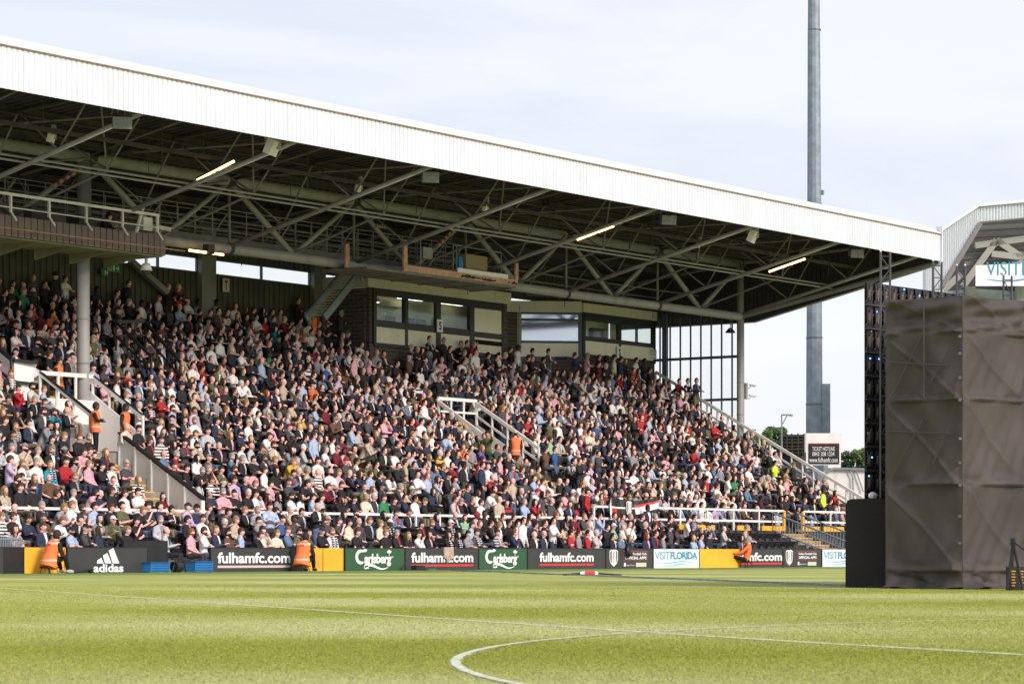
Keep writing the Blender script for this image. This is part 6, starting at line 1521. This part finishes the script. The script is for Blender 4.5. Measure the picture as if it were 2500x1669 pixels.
def person(loc, rz, sp, sc=1.0, label='', group=None, extra=None):
    var = sp['var']; ps = sp['pose']
    b = bpy.data.objects.new('person', near_mesh(ps, var, 'body', M_skin)); COL.objects.link(b); b.color = (*sp['skin'], 1)
    b.location = loc; b.rotation_euler = (0, 0, rz); b.scale = (sc, sc, sc); tag(b, label, 'person', group)
    def ch(name, key, m, col, lab=None):
        o = bpy.data.objects.new(name, near_mesh(ps, var, key, m)); COL.objects.link(o); o.parent = b; o.color = (*col, 1); return o
    fem = sp['hair'] == 'long'
    nm = 'jacket' if sp['shirt'] else ('top' if sp['sleeve'] else 't_shirt')
    ch(nm, 'top' if sp['sleeve'] else 'short', M_striped if sp['stripe'] else M_cloth, CC[sp['col']] if not sp.get('rawcol') else sp['rawcol'])
    ch('trousers', 'legs', M_cloth, sp['leg']); ch('shoes', 'shoes', M_cloth, (.02, .02, .022) if R.random() < .7 else (.4, .4, .4))
    if sp['hair'] in ('cap', 'beanie'): ch('cap' if sp['hair'] == 'cap' else 'woolly_hat', 'hair_'+sp['hair'], M_cloth, CC[sp['hatc']]); ch('hair', 'hair_bald', M_hair, HC[sp['hairc']])
    else: ch('hair', 'hair_'+sp['hair'], M_hair, HC[sp['hairc']])
    ch('facial_features', 'face', M_eye, (0, 0, 0))
    if sp['beard']: ch('beard', 'beard', M_hair, HC[sp['hairc']])
    if sp['shirt']: ch('shirt', 'shirt', M_cloth, CC[sp['shirt']])
    if sp['scarf']: ch('scarf', 'scarf', M_scarf, (.02, .02, .03))
    if sp['vest']: ch('vest', 'vest', M_vest, (1, .3, .1))
    return b
# vest material: orange with reflective bands and a pale back panel area
M_vest = bpy.data.materials.new('orange_safety_vest'); M_vest.use_nodes = True
t_ = M_vest.node_tree; b_ = t_.nodes['Principled BSDF']; b_.inputs['Roughness'].default_value = .75
tc_ = N(t_, 'ShaderNodeTexCoord'); sp_ = N(t_, 'ShaderNodeSeparateXYZ'); t_.links.new(tc_.outputs['Object'], sp_.inputs[0])
def band(lo_, hi_, sock):
    a1 = N(t_, 'ShaderNodeMath', operation='GREATER_THAN'); a1.inputs[1].default_value = lo_; a2 = N(t_, 'ShaderNodeMath', operation='LESS_THAN'); a2.inputs[1].default_value = hi_
    t_.links.new(sock, a1.inputs[0]); t_.links.new(sock, a2.inputs[0]); m_ = N(t_, 'ShaderNodeMath', operation='MULTIPLY'); t_.links.new(a1.outputs[0], m_.inputs[0]); t_.links.new(a2.outputs[0], m_.inputs[1]); return m_.outputs[0]
nn_ = N(t_, 'ShaderNodeTexNoise'); nn_.inputs['Scale'].default_value = 9
bands = [band(.53, .575, sp_.outputs[2]), band(.93, .98, sp_.outputs[2])]
ad_ = N(t_, 'ShaderNodeMath', operation='MAXIMUM'); t_.links.new(bands[0], ad_.inputs[0]); t_.links.new(bands[1], ad_.inputs[1])
mx_ = N(t_, 'ShaderNodeMix', data_type='RGBA'); mx_.inputs[6].default_value = (.95, .20, .055, 1); mx_.inputs[7].default_value = (.85, .52, .40, 1)
t_.links.new(ad_.outputs[0], mx_.inputs[0]); t_.links.new(mx_.outputs[2], b_.inputs['Base Color'])
bm_ = N(t_, 'ShaderNodeBump'); bm_.inputs['Strength'].default_value = .6; bm_.inputs['Distance'].default_value = .03; t_.links.new(tc_.outputs['Object'], nn_.inputs['Vector']); t_.links.new(nn_.outputs[0], bm_.inputs['Height']); t_.links.new(bm_.outputs[0], b_.inputs['Normal'])

LMK = [(-40, 'above the plain black board'), (59, 'above the far left steward'), (160, 'above the adidas board left half'), (262, 'above the adidas board right half'), (361, 'above the gap between boards'), (440, 'left of the first fulhamfc.com board'), (514, 'above the first fulhamfc.com board'), (620, 'above that board end near the second steward'), (705, 'above the second seated steward'), (775, 'above the folded yellow gate'), (842, 'above the first green board'), (915, 'above the first green board right half'), (989, 'above the middle fulhamfc.com board'), (1169, 'above the second green board'), (1288, 'above the wide dark board'), (1479, 'above the first crest board'), (1595, 'above the white sponsor board'), (1708, 'above the third yellow gate'), (1800, 'above the far right boards')]
def landmark(px, py, row):
    if row >= 0 and px < 88 and py < 1100: return 'left of the left stairwell'
    if row >= 8 and 225 < px < 330: return 'just right of the left stairwell'
    if row >= 10 and px < 185: return 'left of the grey column'
    if row >= 10 and px < 330: return 'right of the grey column'
    l = LMK[0][1]
    for x, n_ in LMK:
        if px >= x: l = n_
    return l
used = {}; rows_px = {}
near_n = 0; far_list = []
PT = {'sit_lap': 'hands on lap', 'sit_cross': 'arms folded', 'sit_chin': 'left hand at chin', 'sit_chinr': 'right hand at chin', 'sit_lean': 'leaning forward', 'sit_clasp': 'hands clasped', 'sit_phone': 'looking down', 'stand_cross': 'standing arms folded', 'stand_down': 'standing', 'stand_point': 'pointing'}
pend = []
for c, sp in zip(cand, specs):
    Y, s, t, fl, row, px, py, st_ = c
    rz = .22+R.gauss(0, .2); sc = R.uniform(.92, 1.04)*(0.95 if sp['hair'] == 'long' else 1)
    hid = (row >= 0 and py > 1352)
    loc = w(s+R.uniform(-.05, .05), t+R.uniform(-.04, .04), fl)
    if near_n < RB_NEAR: pend.append((loc, rz, sp, sc, row, px, py)); near_n += 1
    else: far_list.append((loc, rz, sp, sc))
for (loc, rz, sp, sc, row, px, py) in pend:
    who = 'woman' if sp['hair'] == 'long' else 'man'
    hd = {'short': sp['hairc']+' haired', 'long': 'long '+sp['hairc']+' haired', 'cap': sp.get('hatc', '')+' capped', 'beanie': sp.get('hatc', '')+' hatted', 'bald': 'balding'}[sp['hair']]
    rw = ('%s row behind boards' % ordw[row+NL]) if row < 0 else ('%s upper row' % ordw[row])
    ck = ('striped ' if sp['stripe'] else '')+sp['col']+(' over '+sp['shirt'] if sp['shirt'] else '')
    base = '%s %s|%s|%s|%s|%s' % (hd, who, ck, PT[sp['pose']], rw, landmark(px, py, row))
    used.setdefault(base, []).append((px, (loc, rz, sp, sc, row)))
cnt_lab = {}
for base, lst in used.items():
    lst.sort(key=lambda q: q[0])
    who_, col_, po_, rw_, lm_ = base.split('|')
    for i, (px, (loc, rz, sp, sc, row)) in enumerate(lst):
        pre = '' if len(lst) == 1 else ('leftmost ' if i == 0 else ('rightmost ' if i == len(lst)-1 else 'middle '))
        who2 = who_.replace(' haired', '').replace('long ', 'long-haired ') if 'long' in who_ else who_.replace(' haired', '-haired')
        lm2 = lm_.replace(' the ', ' '); ok_ = None
        for f in ((who2, col_, po_, rw_, lm_), (who2, col_, po_, rw_, lm2), (who2, col_, '', rw_, lm_), (who2, col_, '', rw_, lm2), (who2, col_.split(' over ')[0], '', rw_, lm2), (who2.split(' ')[-1], col_.split(' over ')[0], '', rw_, lm2)):
            lab = pre+f[0]+' in '+f[1]+', '+(f[2]+', ' if f[2] else '')+f[3]+', '+f[4]
            n_ = len(lab.replace('-', ' ').replace('.com', ' com').split())
            if n_ <= 16 and lab not in cnt_lab: ok_ = lab; break
        if not ok_:
            k_ = 2
            while lab+' %s' % k_ in cnt_lab: k_ += 1
            ok_ = (lab+', further right') if (lab+', further right') not in cnt_lab else lab+', furthest right'
        cnt_lab[ok_] = 1
        person(loc, rz, sp, sc, ok_, 'seated fans in the grandstand')
# ---- the rest of the crowd: one object
def crowd_object(lst):
    V = []; FV = []; FL_ = []; FC = []; base = 0; cache = {}
    def arr(pose, var, key):
        k = (pose, var, key)
        if k not in cache:
            g = FARG[pose][var][key]; v = np.array([tuple(x) for x in g.v], dtype=np.float32)
            ln = np.array([len(f) for f in g.f], dtype=np.int32); ix = np.array([i for f in g.f for i in f], dtype=np.int64)
            cz = np.array([np.mean([g.v[i].z for i in f]) for f in g.f], dtype=np.float32)
            cache[k] = (v, ln, ix, cz)
        return cache[k]
    for (loc, rz, sp, sc) in lst:
        c, s_ = math.cos(rz)*sc, math.sin(rz)*sc; M = np.array([[c, -s_, 0], [s_, c, 0], [0, 0, sc]], dtype=np.float32)
        parts = [('body', sp['skin']), ('top' if sp['sleeve'] else 'short', CC[sp['col']]), ('legs', sp['leg']), ('shoes', (.02, .02, .02))]
        if sp['hair'] in ('cap', 'beanie'): parts.append(('hair_'+sp['hair'], CC[sp['hatc']]))
        else: parts.append(('hair_'+sp['hair'], HC[sp['hairc']]))
        if sp['shirt']: parts.append(('shirt', CC[sp['shirt']]))
        for key, col in parts:
            v, ln, ix, cz = arr(sp['pose'], sp['var'], key)
            V.append(v @ M.T + np.array(loc, dtype=np.float32)); FL_.append(ln); FV.append(ix+base); base += len(v)
            cc = np.empty((len(ix), 4), dtype=np.float32); cc[:, :3] = col; cc[:, 3] = 1
            if sp['stripe'] and key in ('top', 'short'):
                st = (np.floor(cz*11) % 2 == 0); cc[np.repeat(st, ln), :3] = (.02, .02, .025)
            FC.append(cc)
    V = np.concatenate(V); FV = np.concatenate(FV).astype(np.int32); FL_ = np.concatenate(FL_); FC = np.concatenate(FC)
    me = bpy.data.meshes.new('crowd'); me.vertices.add(len(V)); me.vertices.foreach_set('co', V.ravel()); me.loops.add(len(FV)); me.loops.foreach_set('vertex_index', FV)
    me.polygons.add(len(FL_)); st = np.zeros(len(FL_), dtype=np.int32); st[1:] = np.cumsum(FL_)[:-1]; me.polygons.foreach_set('loop_start', st); me.update(calc_edges=True)
    at = me.color_attributes.new('Col', 'FLOAT_COLOR', 'CORNER'); at.data.foreach_set('color', FC.ravel())
    me.polygons.foreach_set('use_smooth', np.ones(len(FL_), dtype=bool)); me.materials.append(M_crowd)
    o = bpy.data.objects.new('crowd', me); COL.objects.link(o); tag(o, 'dense crowd of seated and standing fans filling the farther rows of the stand', 'crowd', kind='stuff'); print('crowd', len(lst), 'faces', len(FL_)); return o
# people standing in front of the boxes and by the back wall
for px_, py_ in ((790, 752), (833, 757), (870, 760)):
    s_ = s_at(px_, 24.2); far_list.append((w(s_, 24.2, F(24.2)-.3), .3, make_spec(pose='stand_cross', col='charcoal' if px_ < 860 else 'grey', hair='short'), 1.0))
for k in range(36):
    s_ = R.uniform(121.5, 147.2); t_ = R.uniform(21.0, 22.1); far_list.append((w(s_, t_, 1.6+.56*PR*(int((t_-5.6)/PR))), .2+R.gauss(0, .3), make_spec(pose=R.choice(['stand_cross', 'stand_down', 'stand_cross', 'stand_point'] if k % 9 == 0 else ['stand_cross', 'stand_down'])), R.uniform(.95, 1.03)))
for px_, col_ in ((1672, 'maroon'), (1692, 'white'), (1712, 'navy')):
    s_ = 147.6+(px_-1692)*.006; t_ = 19.9-(px_-1672)*.028; far_list.append((w(s_, t_, F(19.2)), .0, make_spec(pose='stand_cross', col=col_, hair='short', hairc='dark', skin=SK[0], beard=False), 1.0))
crowd_object(far_list)
# ---- stewards and other single figures
def stew(px_, t_, z_, rz, pose, label, vest=True, **kw):
    kw.setdefault('sc', 1.08 if 'bow' in pose else 1.0)
    s_ = s_at(px_, t_); kk = dict(pose=pose, col='black', sleeve=True, shirt=None, leg=(.015, .015, .018), hair='short', hairc='dark', vest=vest, stripe=False, scarf=False, beard=False, var=0); kk.update(kw); kk.pop('sc')
    return person(w(s_, t_, z_), rz, make_spec(**kk), kw.get('sc', 1.0), label)
def stool(px_, t_, label, zt_=.25):
    s_ = s_at(px_, t_); e = empty('stool', w(s_, t_, 0), label=label, cat='stool'); b = MB(); b.box((s_-.26, t_-.24, zt_-.06), (s_+.26, t_+.24, zt_)); b.build('seat', M_black, e)
    for dx in (-.2, .2):
        for dy in (-.18, .18): b = MB(); b.tube(w(s_+dx, t_+dy, zt_-.06), w(s_+dx*1.25, t_+dy*1.2, .0), .014, 6); b.build('leg', M_black, e)
stool(120, -.75, 'small black stool under the far left steward'); stool(737, -.85, 'small black stool under the second seated steward'); stool(1822, -.8, 'small black stool under the orange jacketed steward', .3)
stew(120, -.75, -.37, math.radians(84), 'sit_bow', 'steward in orange vest on a stool, back turned, before the flat yellow gate')
stew(737, -.85, -.37, math.radians(105), 'sit_bow', 'steward in orange vest on a stool, back turned, beside the folded yellow gate')
stew(1822, -.8, -.28, math.radians(-150), 'sit_recline', 'grey haired steward in full orange jacket reclining towards the third yellow gate', vest=False, rawcol=(.92, .19, .06), hairc='grey')
stew(233, 12.6, F(12.6)-.62, .6, 'stand_cross', 'steward in orange vest with folded arms at the left stairwell, left of two', skin=SK[5])
stew(306, 12.4, F(12.4)-.5, .35, 'stand_down', 'steward in orange vest at the left stairwell, right of two', skin=SK[5])
stew(143, 16.6, F(16.0)-.3, .4, 'stand_down', 'steward in orange vest standing behind the white guard rail left of the column', skin=SK[4])
stew(165, 16.8, F(16.0)-.1, .6, 'stand_down', 'man in dark jacket and jeans standing behind the guard rail beside the column', vest=False, leg=(.05, .08, .16), shirt='white')
stew(1258, 11.7, F(11.2), math.radians(150), 'stand_down', 'bald steward in orange vest, back turned, at the middle stairwell rail end', hair='bald', skin=SK[3])
stew(1190, 11.9, F(11.4)-.2, math.radians(-80), 'stand_point', 'man in olive padded jacket and green trousers stepping across the middle stairs', vest=False, col='olive', leg=(.02, .08, .03))
stew(765, 24.3, F(24.3)-.5, .3, 'stand_down', 'steward in orange and white vest at the back wall left of the steel stair')
stew(2010, 6.9, F(6.9)-.2, .3, 'stand_down', 'dark skinned steward in yellow vest at the lower end of the end handrail', vest=False, rawcol=(.55, .75, .08), skin=SK[5])
stew(246, 15.0, 14.3, .3, 'sit_lean', 'man in black sports jacket behind the rail of the slatted gantry', vest=False)
stew(1433, 6.2, 1.6, .5, 'stand_down', 'man in red and white tracksuit top standing left of the hung flag', vest=False, col='red', hair='cap', hatc='white')
# ---- seats
def seat_parts(lo=False):
    b = MB(); n = 6
    rows = []
    for j, (y, z) in enumerate(((.20, .42), (.235, .58), (.26, .72), (.27, .77))):
        wd = (.175, .19, .18, .13)[j]; rows.append([(wd*x, y+.06*(1-x*x)-.02, z-.02*abs(x)**3) for x in (-1, -.6, 0, .6, 1)])
    vs = [p for r in rows for p in r]; b.add(vs, [(5*j+k, 5*j+k+1, 5*j+k+6, 5*j+k+5) for j in range(3) for k in range(4)])
    vs2 = [(x, y+.03, z-.01) for x, y, z in vs]; b.add(vs2, [(5*j+k, 5*j+k+5, 5*j+k+6, 5*j+k+1) for j in range(3) for k in range(4)])
    t = 15; b.add([vs[15+k] for k in range(5)]+[vs2[15+k] for k in range(5)], [(k, k+1, 6+k, 5+k) for k in range(4)])
    p = MB(); p.add([(-.2, .20, .43), (.2, .20, .43), (.2, .10, .66), (-.2, .10, .66), (-.2, .165, .42), (.2, .165, .42), (.19, .045, .65), (-.19, .045, .65)], [(0, 1, 2, 3), (7, 6, 5, 4), (0, 4, 5, 1), (1, 5, 6, 2), (2, 6, 7, 3), (3, 7, 4, 0)])
    q = MB(); q.tube((-.17, .25, .44), (-.17, .30, .02), .018, 6); q.tube((.17, .25, .44), (.17, .30, .02), .018, 6)
    return b, p, q
sb_, sp__, sq_ = seat_parts(); me_b = sb_.mesh('backrest', M_seat, True); me_p = sp__.mesh('seat_pan', M_seat); me_q = sq_.mesh('bracket', M_black)
allseats = [(c[0], c[1], c[2], c[3], c[4], True, c[5], c[6]) for c in empties] + [(c[0], c[1], c[2], c[3], c[4], False, c[5], c[6]) for c in cand]
prio = sorted([q for q in allseats if q[5] and (q[4] < 6 or q[0] < 140)], key=lambda q: q[0])[:290]
pset = set((q[1], q[2]) for q in prio)
prio.sort(key=lambda q: (q[4], q[1])); rowcount = {}
for q in prio:
    Y, s, t, fl, row, _, px, py = q; k = rowcount.get(row, 0); rowcount[row] = k+1
    rn = ('%s row behind boards' % ordw[row+NL]) if row < 0 else ('%s upper row' % ordw[row])
    lab = 'empty black folding seat, %s, %s' % (rn, landmark(px, py, row))
    e = empty('stadium_seat', w(s, t-.06, fl), 0, label=lab, cat='seat', group='empty seats, %s, %s' % (rn, landmark(px, py, row)))
    for nm, me in (('backrest', me_b), ('seat_pan', me_p), ('bracket', me_q)): o = bpy.data.objects.new(nm, me); COL.objects.link(o); o.parent = e
rest = [q for q in allseats if (q[1], q[2]) not in pset]
V = []; Fc = []; 
bv = np.array(sb_.v); bf = sb_.f; off = 0; lst_v = []; lst_f = []
for q in rest:
    L = w(q[1], q[2]-.06, q[3]); lst_v.append(bv+np.array(L)); lst_f += [tuple(i+off for i in f) for f in bf]; off += len(bv)
me = bpy.data.meshes.new('seat_rows'); me.from_pydata(np.concatenate(lst_v).tolist(), [], lst_f); me.materials.append(M_seat); me.update()
o = bpy.data.objects.new('seat_rows', me); COL.objects.link(o); tag(o, 'rows of black seats mostly hidden behind the seated crowd', 'seats', kind='stuff')
# back lettering on the seated stewards' vests
for o in [q for q in bpy.data.objects if q.get('label', '').startswith('steward in orange vest') and 'back turned' in q.get('label', '')]:
    st_ = 'bald' in o['label']; h_ = .90 if st_ else .50; ln = 0 if st_ else .34
    b = MB(); RLm = Matrix.Translation((0, 0, h_)) @ Matrix.Rotation(ln, 3, 'X').to_4x4()
    O_ = RLm @ Vector((0, .162, .40)); V_ = (Matrix.Rotation(ln, 3, 'X') @ Vector((0, 0, 1)))
    put_text(b, 'WISE', O_, Vector((-1, 0, 0)), V_, -.075, -.04, .15, .06, M_red, offset=.03)
    me = b.mesh('lettering'); q = bpy.data.objects.new('lettering', me); COL.objects.link(q); q.parent = o
